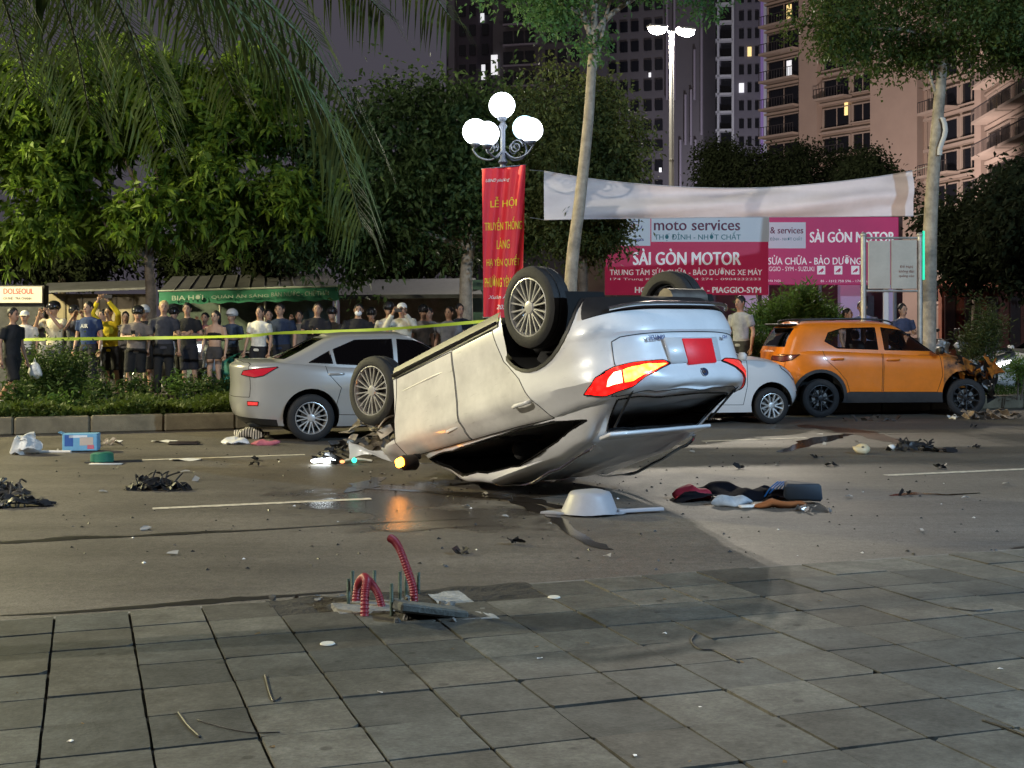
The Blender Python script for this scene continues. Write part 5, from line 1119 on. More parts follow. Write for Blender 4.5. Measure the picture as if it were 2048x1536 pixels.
for i, (P_, (b, sb, tb, hands, fb, arms)) in enumerate(zip(PEOPLE, raw)):
    px, hy, d, turn, pose, scol, sl, lcol, lg, head, sk, label, walk = P_
    base = PX(px, HZ, d); base.z = .2; top = CAMH-(hy-HZ)*d/FPX; k = (top-.2)/1.725
    body = MB(); body.add(bodies[i][0], bodies[i][1], 0); body.add(hands.v, hands.f, 0)
    for s_ in (-1, 1):
        body.ell((s_*.03, -.088, 1.60), (.013, .008, .008), nu=8, nv=6, mi=1); body.ell((s_*.031, -.090, 1.622), (.02, .006, .005), nu=8, nv=5, mi=1); body.ell((s_*.076, .0, 1.59), (.012, .022, .034), nu=8, nv=6)
    body.ell((0, -.104, 1.572), (.014, .018, .024), nu=8, nv=6); body.ell((0, -.095, 1.528), (.026, .008, .008), nu=8, nv=5, mi=2)
    o = body.build('person', [skin_m[sk], eye_m, lip_m], None, True, fix=False); o.location = base; bw = random.Random(i+40).uniform(.93, 1.12); o.scale = (k*.98*bw, k*.98*bw, k); o.rotation_euler = (R(random.Random(i).uniform(-3, 3)), R(random.Random(i+9).uniform(-3.5, 3.5)), R(turn+random.Random(i+3).uniform(-14, 14))); tag(o, label, 'person', 'onlookers at the crash')
    g_ = MB(); g_.add(*shirts[i]); st = g_.build('top' if sl == 'crop' else ('jacket' if scol[0] > .5 and scol[2] < .05 else 'shirt'), cloth('%d' % i, scol), o, True, fix=False)
    g_ = MB(); g_.add(*pants[i]); g_.build('trousers' if lg == 'long' else 'shorts', cloth('l%d' % i, lcol), o, True, fix=False)
    for f_ in fb: f_.build('shoe', shoe_w if i % 3 == 0 else shoe_m, o, True, 50)
    if px == 178: put_text('AIR', .10, facing((.0, -.125, 1.27), (1, 0, 0), (0, 0, 1)), mat('print_white', (.6, .6, .6), .8), st, bold=.003)
    h = MB()
    if head in ('hair', 'blond', 'mask', 'hair_long'):
        q = random.Random(i); h.ell((0, .018, 1.625), (.083, .096, .097), nu=18, nv=12); h.v = [tuple(Vector(v)+Vector((noise.noise(Vector(v)*30+Vector((i, 0, 0))), noise.noise(Vector(v)*30+Vector((0, i, 5))), noise.noise(Vector(v)*26)))*.010) for v in h.v]
        h.v = [(x, max(y, -.075+.6*max(0, 1.655-z)), max(z, 1.56 if head != 'hair_long' else 1.40)) for x, y, z in h.v]
        if head == 'hair_long': h.tube([(0, .06, 1.62), (0, .10, 1.5), (0, .085, 1.33)], [.075, .07, .04], 10)
        h.build('hair', blond_m if head == 'blond' else hair_m, o, True, fix=False)
        if head == 'mask': m_ = MB(); m_.ell((0, -.075, 1.535), (.062, .042, .052), nu=12, nv=8); m_.build('face_mask', mask_m, o, True, fix=False)
    elif head.startswith('helmet'):
        h.ell((0, .01, 1.65), (.115, .135, .115), nu=20, nv=12); h.v = [(x, y, max(z, 1.60)) for x, y, z in h.v]; hl_ = h.build('helmet', helm_w if 'white' in head else helm_d, o, True, fix=False)
        v_ = MB(); v_.sheet(lambda a, b_: Vector((.115*math.sin((a-.5)*2.0), .01-.135*math.cos((a-.5)*2.0)-.055*b_, 1.645-.012*b_)), 10, 2); v_.build('peak', helm_d, hl_, True)
        h2 = MB(); h2.ell((0, .03, 1.60), (.079, .08, .07), nu=14, nv=8); h2.build('hair', hair_m, o, True, fix=False)
    else:
        h.ell((0, .005, 1.64), (.088, .10, .085), nu=18, nv=12); h.v = [(x, y, max(z, 1.625)) for x, y, z in h.v]; h.build('cap', cap_w, o, True, fix=False)
        v_ = MB(); v_.sheet(lambda a, b_: Vector(((a-.5)*.15, -.085-.085*b_*(1-.8*(a-.5)**2*2), 1.632-.02*b_)), 8, 3); v_.build('cap_peak', cap_w, o, True)
        h2 = MB(); h2.ell((0, .03, 1.60), (.079, .08, .07), nu=14, nv=8); h2.build('hair', hair_m, o, True, fix=False)
    if pose in ('phone', 'up', 'photo') and i in (2, 5, 6, 13, 16):
        w_ = (Vector(arms[0][1])+Vector(arms[1][1]))/2+Vector((0, -.05, .07 if pose == 'up' else .06)); tilt = R(-50) if pose == 'phone' else 0
        ph = MB(); M3 = Matrix.Rotation(tilt, 3, 'X'); ph.cbox((0, 0, 0), (.15, .012, .075) if pose != 'phone' else (.075, .012, .15), .004, M3); q = ph.build('mobile_phone', phone_m); s2 = MB(); s2.box(M3 @ Vector((0, .0072, 0)), (.14, .001, .066) if pose != 'phone' else (.066, .001, .14), M3); s2.build('screen', screen_m, q)
        q.location = base + Matrix.Rotation(R(turn), 3, 'Z') @ (w_*k); q.rotation_euler = (0, 0, R(turn)); tag(q, 'black phone held by the '+{2: 'person in the cream tee shirt', 5: 'person in the yellow jacket', 6: 'person in the taupe tee shirt', 13: 'man behind the saloon boot', 16: 'person in the cream sleeves'}[i], 'phone', 'phones held by onlookers')
# carrier bag in the walking man's hand
bg_ = MB(); q = random.Random(9); bg_.ell((0, 0, -.16), (.085, .06, .13), nu=16, nv=12); bg_.v = [tuple(Vector((v[0]*(1+2.0*(-.04-v[2])), v[1]*(1+1.2*(-.04-v[2])), v[2]))*(1+.30*noise.noise(Vector(v)*19))) for v in bg_.v]; bg_.tube([(-.02, 0, -.06), (0, 0, .03), (.02, 0, -.06)], .008, 6)
ob = bg_.build('carrier_bag', mat('plastic_white', (.7, .7, .68), .35, bump=.5, bscale=20, trans=.1), None, True, fix=False); i0 = PEOPLE[0]; base = PX(i0[0], HZ, i0[2]); base.z = .2
ob.location = base + Matrix.Rotation(R(75), 3, 'Z') @ (Vector((.29, -.03, .78))*1.03) + Vector((.16, 0, 0)); tag(ob, 'white carrier bag hanging from the hand of the walking man', 'bag')
# ------------------------------------------------------------------ globe lamp with red banner
d = 22.2; gb = PX(1006, HZ, d); gb.z = .2
gl = empty('globe_lamp', gb, 0, 'ornate lamp post with a cluster of five glowing white globes', 'lamp post'); iron = mat('lamp_iron', (.10, .11, .14), .4, .5)
zt_ = lambda y: CAMH-(y-HZ)*d/FPX-.2
k = MB(); H_ = zt_(330); k.tube([(0, 0, 0), (0, 0, .05), (0, 0, .5), (0, 0, .55), (0, 0, H_)], [.13, .13, .10, .06, .055], 14); k.build('pole', iron, gl, True, 40)
k = MB(); k.lathe([(.05, H_), (.09, H_+.05), (.05, H_+.12), (.04, zt_(260)), (.075, zt_(252)), (.04, zt_(245)), (.035, zt_(240)), (.08, zt_(236))], 14); k.build('finial', iron, gl, True, 50)
globe_m = mat('globe_glow', (1, 1, 1), .3, emit=(.86, .93, 1), estr=9)
globe_dim = mat('globe_glow_blue', (.8, .95, 1), .3, emit=(.45, .80, 1), estr=2.2)
gpos = [(1004, 211, 0, 26), (950, 259, -.25, 26), (975, 275, .45, 24), (1050, 249, -.4, 25), (1061, 265, .28, 24)]
for i, (x, y, dy, r) in enumerate(gpos):
    c_ = PX(x, y, d)-gb+Vector((0, -dy, 0)); rr_ = r*d/FPX
    k = MB(); k.ell(c_, (rr_, rr_, rr_), nu=28, nv=18); k.build('globe', globe_dim if i == 3 else globe_m, gl, True)
    k = MB(); k.lathe([(.02, -rr_-.06), (.07, -rr_-.03), (.10, -rr_+.03), (.08, -rr_+.04)], 14, Matrix.Translation(c_)); k.build('globe_cup', iron, gl, True)
    if i:
        e = c_+Vector((0, 0, -rr_-.05)); hz_ = Vector((e.x, e.y, 0)); arm = [Vector((0, 0, zt_(300))), hz_*.4+Vector((0, 0, zt_(318))), hz_*.85+Vector((0, 0, zt_(312))), hz_*1.08+Vector((0, 0, zt_(296))), e]
        k = MB(); k.tube(catmull(arm, 7), .018, 7); k.build('arm', iron, gl, True)
        k = MB(); ax = hz_.normalized(); cc = hz_*.48+Vector((0, 0, zt_(296))); k.tube([cc+ax*(.13*(1-t/26)*math.cos(t*.52))+Vector((0, 0, .13*(1-t/26)*math.sin(t*.52))) for t in range(22)], .012, 6); k.build('scroll', iron, gl, True)
# festival banner hung on the post
d_b = 21.95; bn = empty('festival_banner', PX(1006, 635, d_b), 0, 'tall red vertical banner with yellow festival lettering on the globe lamp post', 'banner'); B0 = Vector(bn.location)
def ban(u, v, off=0.0):   # u 0..1 across, v 0..1 down
    x = lerp(lerp(964, 1051, u), lerp(967, 1044, u), v); y = lerp(lerp(338, 331, u), 635, v); p = PX(x, y, d_b)
    fold = .035*math.sin(u*9+v*3)+.05*math.exp(-((u-.95+v*.6)/.09)**2)*sstep(.62, .1, v)+.02*math.sin(u*21+v*6); p.y -= fold+off; return p-B0
red_m = mat('banner_red', (.72, .018, .035), .55, var=.10, vscale=3)
k = MB(); k.sheet(lambda a, b_: ban(a, b_), 40, 60); o = k.build('cloth', red_m, bn, True)
k = MB(); k.tube([ban(-.02, 0), ban(1.02, 0)], .012, 8); k.build('top_rod', iron, bn, True); k = MB(); k.tube([ban(-.02, 1), ban(1.02, 1)], .012, 8); k.build('bottom_rod', iron, bn, True)
yel = mat('banner_yellow', (.85, .62, .03), .6); wht = mat('banner_white', (.8, .75, .72), .6)
def ban_text(s, v, hgt, wd, m, u0=.5, shear=0.0):
    vs, fs = text_mesh(s, 1.0, bold=.014, shear=shear); ys = [q.y for q in vs]; xs = [q.x for q in vs]; hh_ = max(ys)-min(ys); ww = max(xs)-min(xs); cy = (max(ys)+min(ys))/2; cx = (max(xs)+min(xs))/2
    b = MB(); b.add([ban(u0+(q.x-cx)/ww*wd, v-(q.y-cy)/hh_*hgt, .006+q.z) for q in vs], fs); b.build('lettering', m, bn, fix=False)
ban_text('LỄ HỘI', .235, .082, .62, yel); ban_text('TRUYỀN THỐNG', .375, .085, .90, yel); ban_text('LÀNG', .505, .075, .32, yel); ban_text('HẠ YÊN QUYẾT', .625, .085, .82, yel); ban_text('PHƯỜNG YÊN HÒA', .755, .085, .92, yel)
ban_text('Xuân Ất Tỵ', .86, .045, .75, wht, shear=.3); ban_text('2025', .93, .03, .35, wht, shear=.3); ban_text('UBND phường', .085, .03, .55, wht, .36, .3)
# ------------------------------------------------------------------ white banner slung between the trees
dL, dR = 24.2, 24.4; wb = empty('street_banner', PX(1456, 400, 24.3), 0, 'long white banner seen from behind, sagging between two trees', 'banner'); B1 = Vector(wb.location)
def wban(u, v):
    x = lerp(1088, 1827, u); yt = lerp(345, 341, u)+54*(4*(u-.02)*(1-u))**1.0*.62; yb = lerp(440, 432, u)-6*(4*u*(1-u))*.3; y = lerp(yt, yb, v); dd = lerp(dL, dR, u); p = PX(x, y, dd)
    p.y += .10*math.sin(v*5.5+u*2)*(.4+math.sin(math.pi*u))+.035*math.sin(u*14+v*10)+.03*noise.noise(Vector((u*9, v*5, 2)))+.03*math.sin((v-u*.7)*16)*sstep(.75, 1, u)*(1-sstep(.95, 1, u)); return p-B1
def banner_cloth():
    m = mat('banner_cloth', (.86, .79, .80), .8, var=.12, vscale=1.2); n = m.node_tree; bs = n.nodes['Principled BSDF']; o_ = n.nodes['Material Output']; t = n.nodes.new('ShaderNodeBsdfTranslucent'); t.inputs[0].default_value = (.8, .68, .68, 1); mx = n.nodes.new('ShaderNodeMixShader'); mx.inputs[0].default_value = .28
    n.links.new(bs.outputs[0], mx.inputs[1]); n.links.new(t.outputs[0], mx.inputs[2]); n.links.new(mx.outputs[0], o_.inputs[0]); return m
bcl = banner_cloth()
k = MB(); k.sheet(wban, 90, 16); k.build('cloth', bcl, wb, True)
k = MB(); k.tube([wban(i/40, 0) for i in range(41)], .012, 6); k.build('top_hem', mat('hem', (.6, .55, .55), .8), wb, True); k = MB(); k.tube([wban(i/40, 1) for i in range(41)], .010, 6); k.build('bottom_hem', mat('hem', (.6, .55, .55), .8), wb, True)
for u_, x_, y_ in ((0, 1060, 340), (1, 1866, 330)):
    for v_ in (0, 1):
        k = MB(); k.tube([wban(u_, v_), PX(x_, y_+v_*95, 23.2)-B1], .006, 5); k.build('cord', mat('cord_grey', (.3, .3, .3), .8), wb)
# ------------------------------------------------------------------ motor shop signs
crim = mat('sign_crimson', (.50, .015, .07), .5, emit=(1, .05, .18), estr=.14); signw = mat('sign_white', (.72, .76, .80), .5, emit=(.8, .9, 1), estr=.12); letw = mat('sign_letter', (.85, .85, .85), .5, emit=(1, 1, 1), estr=.25); letm = mat('sign_maroon', (.22, .02, .07), .5); lett = mat('sign_teal', (.03, .24, .27), .5); letb = mat('sign_blue', (.03, .05, .35), .5)  # faint glow put into panels and white lettering to brighten the signs
pink_m = mat('sign_magenta', (.42, .018, .11), .5, emit=(1, .08, .3), estr=.15)  # magenta panel brightened by an added glow as well
def board(name, label, x0, y0, x1, y1, d, m, tilt=0.0):
    c_ = PX((x0+x1)/2, (y0+y1)/2, d); o = empty(name, (c_.x, c_.y, c_.z), 0, label, 'sign', 'motor shop signs'); k = MB(); w_, h_ = (x1-x0)*d/FPX, (y1-y0)*d/FPX; k.cbox((0, 0, 0), (w_, .14, h_), .02); k.build('panel', m, o); return o, c_
def on_board(o, c_, d, s, x, y, hpx, wpx, m, **kw):
    vs, fs = text_mesh(s, 1.0, bold=kw.get('bold', .014)); ys = [q.y for q in vs]; xs = [q.x for q in vs]; cy = (max(ys)+min(ys))/2; cx = (max(xs)+min(xs))/2; sy = hpx/(max(ys)-min(ys)); sx = wpx/(max(xs)-min(xs)); b = MB(); p0 = PX(x, y, d)-c_
    b.add([Vector((p0.x+(q.x-cx)*sx*d/FPX, -.076-kw.get('off', 0)-q.z, p0.z+(q.y-cy)*sy*d/FPX)) for q in vs], fs); return b.build('lettering', m, o, fix=False)
def rect_on(o, c_, d, x0, y0, x1, y1, m, name, off=.004):
    k = MB(); a = PX(x0, y0, d)-c_; b_ = PX(x1, y1, d)-c_; k.box(((a.x+b_.x)/2, -.07-off, (a.z+b_.z)/2), (b_.x-a.x, .012+off, a.z-b_.z)); return k.build(name, m, o)
dA = 31.0; o, c_ = board('shop_sign', 'crimson and white motor shop sign, the nearer one on the left', 1210, 432, 1536, 590, dA, crim)
rect_on(o, c_, dA, 1302, 420, 1537, 484, signw, 'white_panel'); rect_on(o, c_, dA, 1238, 420, 1300, 492, signw, 'logo_panel', .006)
on_board(o, c_, dA, 'moto services', 1393, 451, 21, 172, letm, off=.012); on_board(o, c_, dA, 'THỢ ĐỈNH - NHỚT CHẤT', 1394, 473, 19, 172, lett, off=.012, bold=.005)
on_board(o, c_, dA, 'SÀI GÒN MOTOR', 1373, 514, 33, 216, letw, bold=.03); on_board(o, c_, dA, 'TRUNG TÂM SỬA CHỮA - BẢO DƯỠNG XE MÁY', 1371, 543, 15, 304, letw); on_board(o, c_, dA, '174 Trung Kính - 0967 024 274 - 0904232233', 1370, 559, 6, 300, letw, bold=.0); on_board(o, c_, dA, 'HONDA - YAMAHA - PIAGGIO-SYM', 1395, 580, 12, 252, letw, bold=.03)
k = MB(); cc = PX(1270, 452, dA)-c_
k.tube([cc+Vector((.16*math.cos(t*.3), -.09, .11*math.sin(t*.3))) for t in range(3, 22)], .03, 6, flat=.3); k.build('logo_swirl', letb, o, True); k = MB(); k.tube([cc+Vector((.10*math.cos(t*.3+.6), -.092, -.02+.05*math.sin(t*.3+.6))) for t in range(0, 14)], .02, 6, flat=.3); k.build('logo_core', mat('sign_red', (.6, .03, .05), .5), o, True)
on_board(o, c_, dA, 'ecogas', 1270, 481, 6, 34, letb, off=.014)
for x in (1230, 1420, 1520): k = MB(); a = PX(x, 590, dA)-c_; k.tube([a+Vector((0, .02, 0)), Vector((a.x, .02, -c_.z+.03))], .05, 8); k.build('leg', mat('sign_leg', (.3, .3, .3), .6, .4), o)
dB = 33.5; o, c_ = board('shop_sign', 'magenta motor shop sign, the farther one on the right', 1500, 434, 1796, 570, dB, pink_m)
rect_on(o, c_, dB, 1500, 445, 1610, 497, signw, 'white_panel')
on_board(o, c_, dB, '& services', 1572, 461, 13, 66, letm, off=.01); on_board(o, c_, dB, 'ĐỈNH - NHỚT CHẤT', 1571, 477, 9, 64, lett, off=.01, bold=.0)
on_board(o, c_, dB, 'SÀI GÒN MOTOR', 1703, 472, 27, 170, letw, bold=.03); on_board(o, c_, dB, 'SỬA CHỮA - BẢO DƯỠNG', 1628, 520, 19, 186, letw); on_board(o, c_, dB, 'PIAGGIO - SYM - SUZUKI', 1575, 538, 9, 104, letw, bold=.0); on_board(o, c_, dB, '81 - 1312 758 596 - 174 Trung Kính', 1700, 563, 6, 120, letw, bold=.0); on_board(o, c_, dB, 'Hà Nội', 1548, 562, 6, 24, letw, bold=.0)
for x in (1641, 1675, 1709):
    q = rect_on(o, c_, dB, x-8, 532, x+8, 549, letw, 'pictogram'); k = MB(); a = PX(x, 541, dB)-c_; k.tube([a+Vector((-.06, -.09, -.05)), a+Vector((.05, -.09, .05))], .02, 5); k.tube([a+Vector((0, -.09, -.05)), a+Vector((.06, -.09, .02))], .015, 5); k.build('symbol', pink_m, q)
for x in (1520, 1640, 1790): k = MB(); a = PX(x, 570, dB)-c_; k.tube([a+Vector((0, .02, 0)), Vector((a.x, .02, -c_.z+.03))], .05, 8); k.build('leg', mat('sign_leg', (.3, .3, .3), .6, .4), o)
# shop front under the signs
dS = 35.0; sf = empty('motor_shop', PX(1520, HZ, dS), 0, 'motor shop front with pale pillars below the crimson signs', 'shop'); S0_ = Vector(sf.location); S0_.z = 0; sf.location = S0_
def sbox(x0, y0, x1, y1, dz, th, m, nm, root=sf, org=None, dd=None):
    dd = dd or dS; a = PX(x0, y0, dd); b_ = PX(x1, y1, dd); k = MB(); k.cbox(Vector(((a.x+b_.x)/2, dd+dz, (a.z+max(b_.z, 0))/2))-(org or S0_), (b_.x-a.x, th, a.z-max(b_.z, 0)), .01); return k.build(nm, m, root)
sbox(1180, 420, 1830, 760, 1.2, .2, mat('shop_wall', (.10, .09, .10), .9, var=.2, vscale=1), 'wall')
for x0, x1 in ((1678, 1722), (1480, 1536), (1770, 1790)): sbox(x0, 570, x1, 760, 0, .3, mat('shop_pillar', (.55, .54, .66), .7, emit=(.6, .6, 1), estr=.10), 'pillar')  # faint bluish glow added to the pillar colour
for x0, x1 in ((1545, 1672), (1728, 1766)): sbox(x0, 590, x1, 760, .9, .1, mat('shop_shutter', (.05, .05, .055), .6, var=.3), 'shutter')
# ------------------------------------------------------------------ notice board on posts
dN = 22.6; nb = empty('notice_board', PX(1785, HZ, dN), 0, 'grey backed notice board on two posts, green light strip at its right', 'notice board'); N0 = Vector(nb.location); N0.z = .2; nb.location = N0
galv = mat('galvanised', (.42, .40, .36), .5, .6, var=.2, vscale=5); beige = mat('board_back', (.50, .46, .38), .7, var=.12, vscale=2)
for x in (1727, 1840):
    k = MB(); a = PX(x, 470, dN)-N0; k.tube([(a.x, 0, 0), (a.x, 0, a.z)], .05, 10); k.build('post', galv, nb, True, 40); k = MB(); k.ell((a.x, 0, a.z), (.06, .06, .05)); k.build('post_cap', galv, nb, True)
for x0, x1, y0 in ((1735, 1779, 482), (1781, 1832, 480)):
    a = PX(x0, y0, dN)-N0; b_ = PX(x1, 578, dN)-N0; k = MB(); k.cbox(((a.x+b_.x)/2, -.03, (a.z+b_.z)/2), (b_.x-a.x, .05, a.z-b_.z), .008); k.build('panel', beige, nb)
for y in (476, 582): a = PX(1727, y, dN)-N0; b_ = PX(1840, y, dN)-N0; k = MB(); k.tube([a, b_], .022, 8); k.build('rail', galv, nb)
k = MB(); a = PX(1757, 578, dN)-N0; k.cbox((a.x+.14, .03, a.z/2), (.10, .04, a.z), .01); k.build('middle_post', mat('pale_post', (.6, .58, .55), .6), nb)
a = PX(1846, 462, dN)-N0; b_ = PX(1846, 560, dN)-N0; k = MB(); k.cbox((a.x, -.04, (a.z+b_.z)/2), (.035, .03, a.z-b_.z), .006); k.build('light_strip', mat('green_strip', (.02, .5, .3), .3, emit=(.02, 1, .55), estr=.7), nb)
for y, wd, s in ((534, 26, 'Đề Nghị'), (543, 30, 'không dán'), (552, 30, 'quảng cáo')):
    vs, fs = text_mesh(s, 1.0, bold=.01); ys = [q.y for q in vs]; xs = [q.x for q in vs]; p0 = PX(1811, y, dN)-N0; kx = wd/(max(xs)-min(xs))*dN/FPX; ky = 7/(max(ys)-min(ys))*dN/FPX; b = MB(); b.add([(p0.x+q.x*kx, -.058-q.z, p0.z+q.y*ky) for q in vs], fs); b.build('lettering', mat('faded_print', (.28, .14, .10), .8), nb, fix=False)
# ------------------------------------------------------------------ police tape
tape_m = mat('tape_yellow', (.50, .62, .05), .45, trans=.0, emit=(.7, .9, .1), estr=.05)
tape = empty('barrier_tape', PX(500, 672, 22.3), 0, 'yellow green barrier tape stretched in front of the crowd', 'tape'); T_ = Vector(tape.location)
pts = catmull([PX(-160, 684, 22.6), PX(55, 679, 22.4), PX(300, 676, 22.4), PX(490, 672, 22.3), PX(560, 666, 22.3), PX(720, 661, 22.2), PX(860, 652, 22.1), PX(1004, 639, 22.05)], 14)
k = MB(); vs = []
for i, p in enumerate(pts):
    tw = .55*math.sin(i*.21)+.3*math.sin(i*.07); w_ = Vector((0, math.sin(tw), math.cos(tw)))*.028; vs += [p+w_-T_, p-w_-T_]
k.add(vs, [(2*i, 2*i+1, 2*i+3, 2*i+2) for i in range(len(pts)-1)]); k.build('tape_ribbon', tape_m, tape)
# ------------------------------------------------------------------ stalls behind the crowd
def stall(name, label, x0, x1, d, cat='stall'):
    o = empty(name, PX((x0+x1)/2, HZ, d), 0, label, cat, 'stalls behind the crowd'); p = Vector(o.location); p.z = .03; o.location = p; return o, p
green = mat('awning_green', (.035, .22, .14), .7, var=.15, vscale=2); tin = mat('tin_roof', (.10, .10, .11), .5, .3, var=.25, vscale=3)
d = 32.0; o, O = stall('awning_stall', 'stall under a green lettered awning with a ridge roof', 318, 680, d)
def q3(x, y, dd): return PX(x, y, dd)-O
k = MB(); k.add([q3(318, 582, d-1.2), q3(678, 572, d-1.2), q3(660, 545, d+1), q3(345, 553, d+1)], [(0, 1, 2, 3)]); k.build('roof', tin, o)
for i in range(1, 12): k = MB(); k.tube([q3(lerp(318, 678, i/12), lerp(582, 572, i/12)-1, d-1.2), q3(lerp(345, 660, i/12), lerp(553, 545, i/12)-1, d+1)], .02, 5); k.build('roof_rib', tin, o)
k = MB(); k.sheet(lambda a, b_: q3(lerp(318, 678, a), lerp(lerp(583, 573, a), lerp(609, 600, a)+1.5*math.sin(a*60), b_), d-1.22-.02*math.sin(a*40)*b_), 60, 4); k.build('awning', green, o, True)
k = MB(); k.tube([q3(316, 582, d-1.22), q3(680, 572, d-1.22)], .025, 6); k.build('awning_pipe', mat('pale_pipe', (.5, .55, .52), .5), o)
letg = mat('awning_print', (.42, .50, .46), .8)
for s, x, y, wd, hp in (('QUÁN ĂN SÁNG', 480, 593, 110, 9), ('BÁN NƯỚC - CHÈ THÁI', 600, 588, 110, 11), ('BIA HƠI', 375, 596, 60, 11)):
    vs, fs = text_mesh(s, 1.0, bold=.01); ys = [v.y for v in vs]; xs = [v.x for v in vs]; p0 = q3(x, y, d-1.3); kx = wd/(max(xs)-min(xs))*d/FPX; ky = hp/(max(ys)-min(ys))*d/FPX; b = MB(); b.add([(p0.x+v.x*kx, p0.y-v.z, p0.z+v.y*ky+v.x*kx*.028) for v in vs], fs); b.build('lettering', letg, o, fix=False)
for x in (325, 440, 530, 672): k = MB(); a = q3(x, 590, d-1.1); k.tube([(a.x, a.y, 0), a], .03, 8); k.build('post', galv, o)
k = MB(); a = q3(330, 585, d+1.2); b_ = q3(665, 585, d+1.2); k.box(((a.x+b_.x)/2, a.y, a.z/2), (b_.x-a.x, .1, a.z)); k.build('back_wall', mat('stall_wall', (.09, .12, .11), .9, var=.4, vscale=2), o)
d = 33.0; o, O = stall('tin_shed', 'low shed with beige boards and a dark tin roof at the left', 85, 310, d)
k = MB(); a = q3(90, 588, d); b_ = q3(305, 588, d); k.box(((a.x+b_.x)/2, 0, a.z/2), (b_.x-a.x, .12, a.z)); k.build('wall', mat('shed_board', (.30, .25, .18), .85, var=.25, vscale=2), o)
k = MB(); k.add([q3(82, 582, d-.8), q3(312, 574, d-.8), q3(300, 560, d+1), q3(95, 566, d+1), q3(82, 586, d-.8), q3(312, 578, d-.8)], [(0, 1, 2, 3), (0, 1, 5, 4)]); k.build('roof', tin, o)
for i in range(1, 6): k = MB(); x = lerp(95, 300, i/6); a = q3(x, 588, d-.08); k.box((a.x, a.y, a.z/2), (.05, .03, a.z)); k.build('batten', mat('batten', (.2, .17, .13), .85), o)
d = 31.0; o, O = stall('signed_shop', 'shop front with white sign and red lettering at the far left', -60, 85, d)
k = MB(); a = q3(-60, 570, d); b_ = q3(84, 570, d); k.box(((a.x+b_.x)/2, .3, a.z/2), (b_.x-a.x, .3, a.z)); k.build('wall', mat('stall_wall2', (.05, .05, .055), .9, var=.3), o)
k = MB(); a = q3(-60, 573, d); b_ = q3(84, 606, d); k.cbox(((a.x+b_.x)/2, .06, (a.z+b_.z)/2), (b_.x-a.x, .08, a.z-b_.z), .01); sg = k.build('sign_panel', mat('shop_sign_white', (.55, .50, .47), .6), o)
for s, x, y, wd, hp, m_ in (('DOLSEOUL', 36, 583, 60, 11, mat('shop_red', (.55, .02, .03), .6)), ('CÀ PHÊ - TRÀ CHANH', 34, 597, 56, 6, mat('shop_grey', (.1, .09, .09), .6))):
    vs, fs = text_mesh(s, 1.0, bold=.014); ys = [v.y for v in vs]; xs = [v.x for v in vs]; p0 = q3(x, y, d); kx = wd/(max(xs)-min(xs))*d/FPX; ky = hp/(max(ys)-min(ys))*d/FPX; b = MB(); b.add([(p0.x+v.x*kx, .0155-v.z, p0.z+v.y*ky) for v in vs], fs); b.build('lettering', m_, sg, fix=False)
d = 34.0; o, O = stall('long_shed', 'long low shed with a dark awning behind the dense tree trunk', 680, 960, d)
k = MB(); k.add([q3(675, 590, d-1.2), q3(965, 588, d-1.2), q3(950, 556, d+1), q3(690, 560, d+1), q3(675, 598, d-1.2), q3(965, 596, d-1.2)], [(0, 1, 2, 3), (0, 1, 5, 4)]); k.build('roof', mat('dark_awning', (.05, .055, .07), .7, var=.2), o)
k = MB(); a = q3(680, 592, d); b_ = q3(960, 592, d); k.box(((a.x+b_.x)/2, 0, a.z/2), (b_.x-a.x, .12, a.z)); k.build('wall', mat('plaster_wall', (.26, .22, .18), .9, var=.35, vscale=4), o)
k = MB(); a = q3(945, 560, d-.5); b_ = q3(966, 560, d-.5); k.box(((a.x+b_.x)/2, -.5, a.z/2), (b_.x-a.x, .2, a.z)); k.build('door_panel', mat('teal_panel', (.10, .22, .22), .7), o)
d = 36.0; o, O = stall('brick_house', 'low reddish house behind the smashed car at the far right', 1880, 2120, d, 'house')
k = MB(); a = q3(1880, 575, d); b_ = q3(2120, 575, d); k.box(((a.x+b_.x)/2, 0, a.z/2), (b_.x-a.x, .3, a.z)); k.build('wall', mat('red_wall', (.16, .05, .03), .9, var=.35, vscale=3), o)
k = MB(); k.add([q3(1870, 578, d-.8), q3(2130, 570, d-.8), q3(2110, 545, d+1), q3(1890, 550, d+1)], [(0, 1, 2, 3)]); k.build('roof', mat('red_tile', (.20, .06, .035), .85, var=.3, vscale=8), o)
for x in (1900, 1940, 1985, 2030): k = MB(); a = q3(x, 590, d-.2); k.cbox((a.x, a.y, a.z/2+.4), (.32, .06, 1.5), .02); w_ = k.build('window', mat('warm_dark', (.04, .02, .015), .3), o)
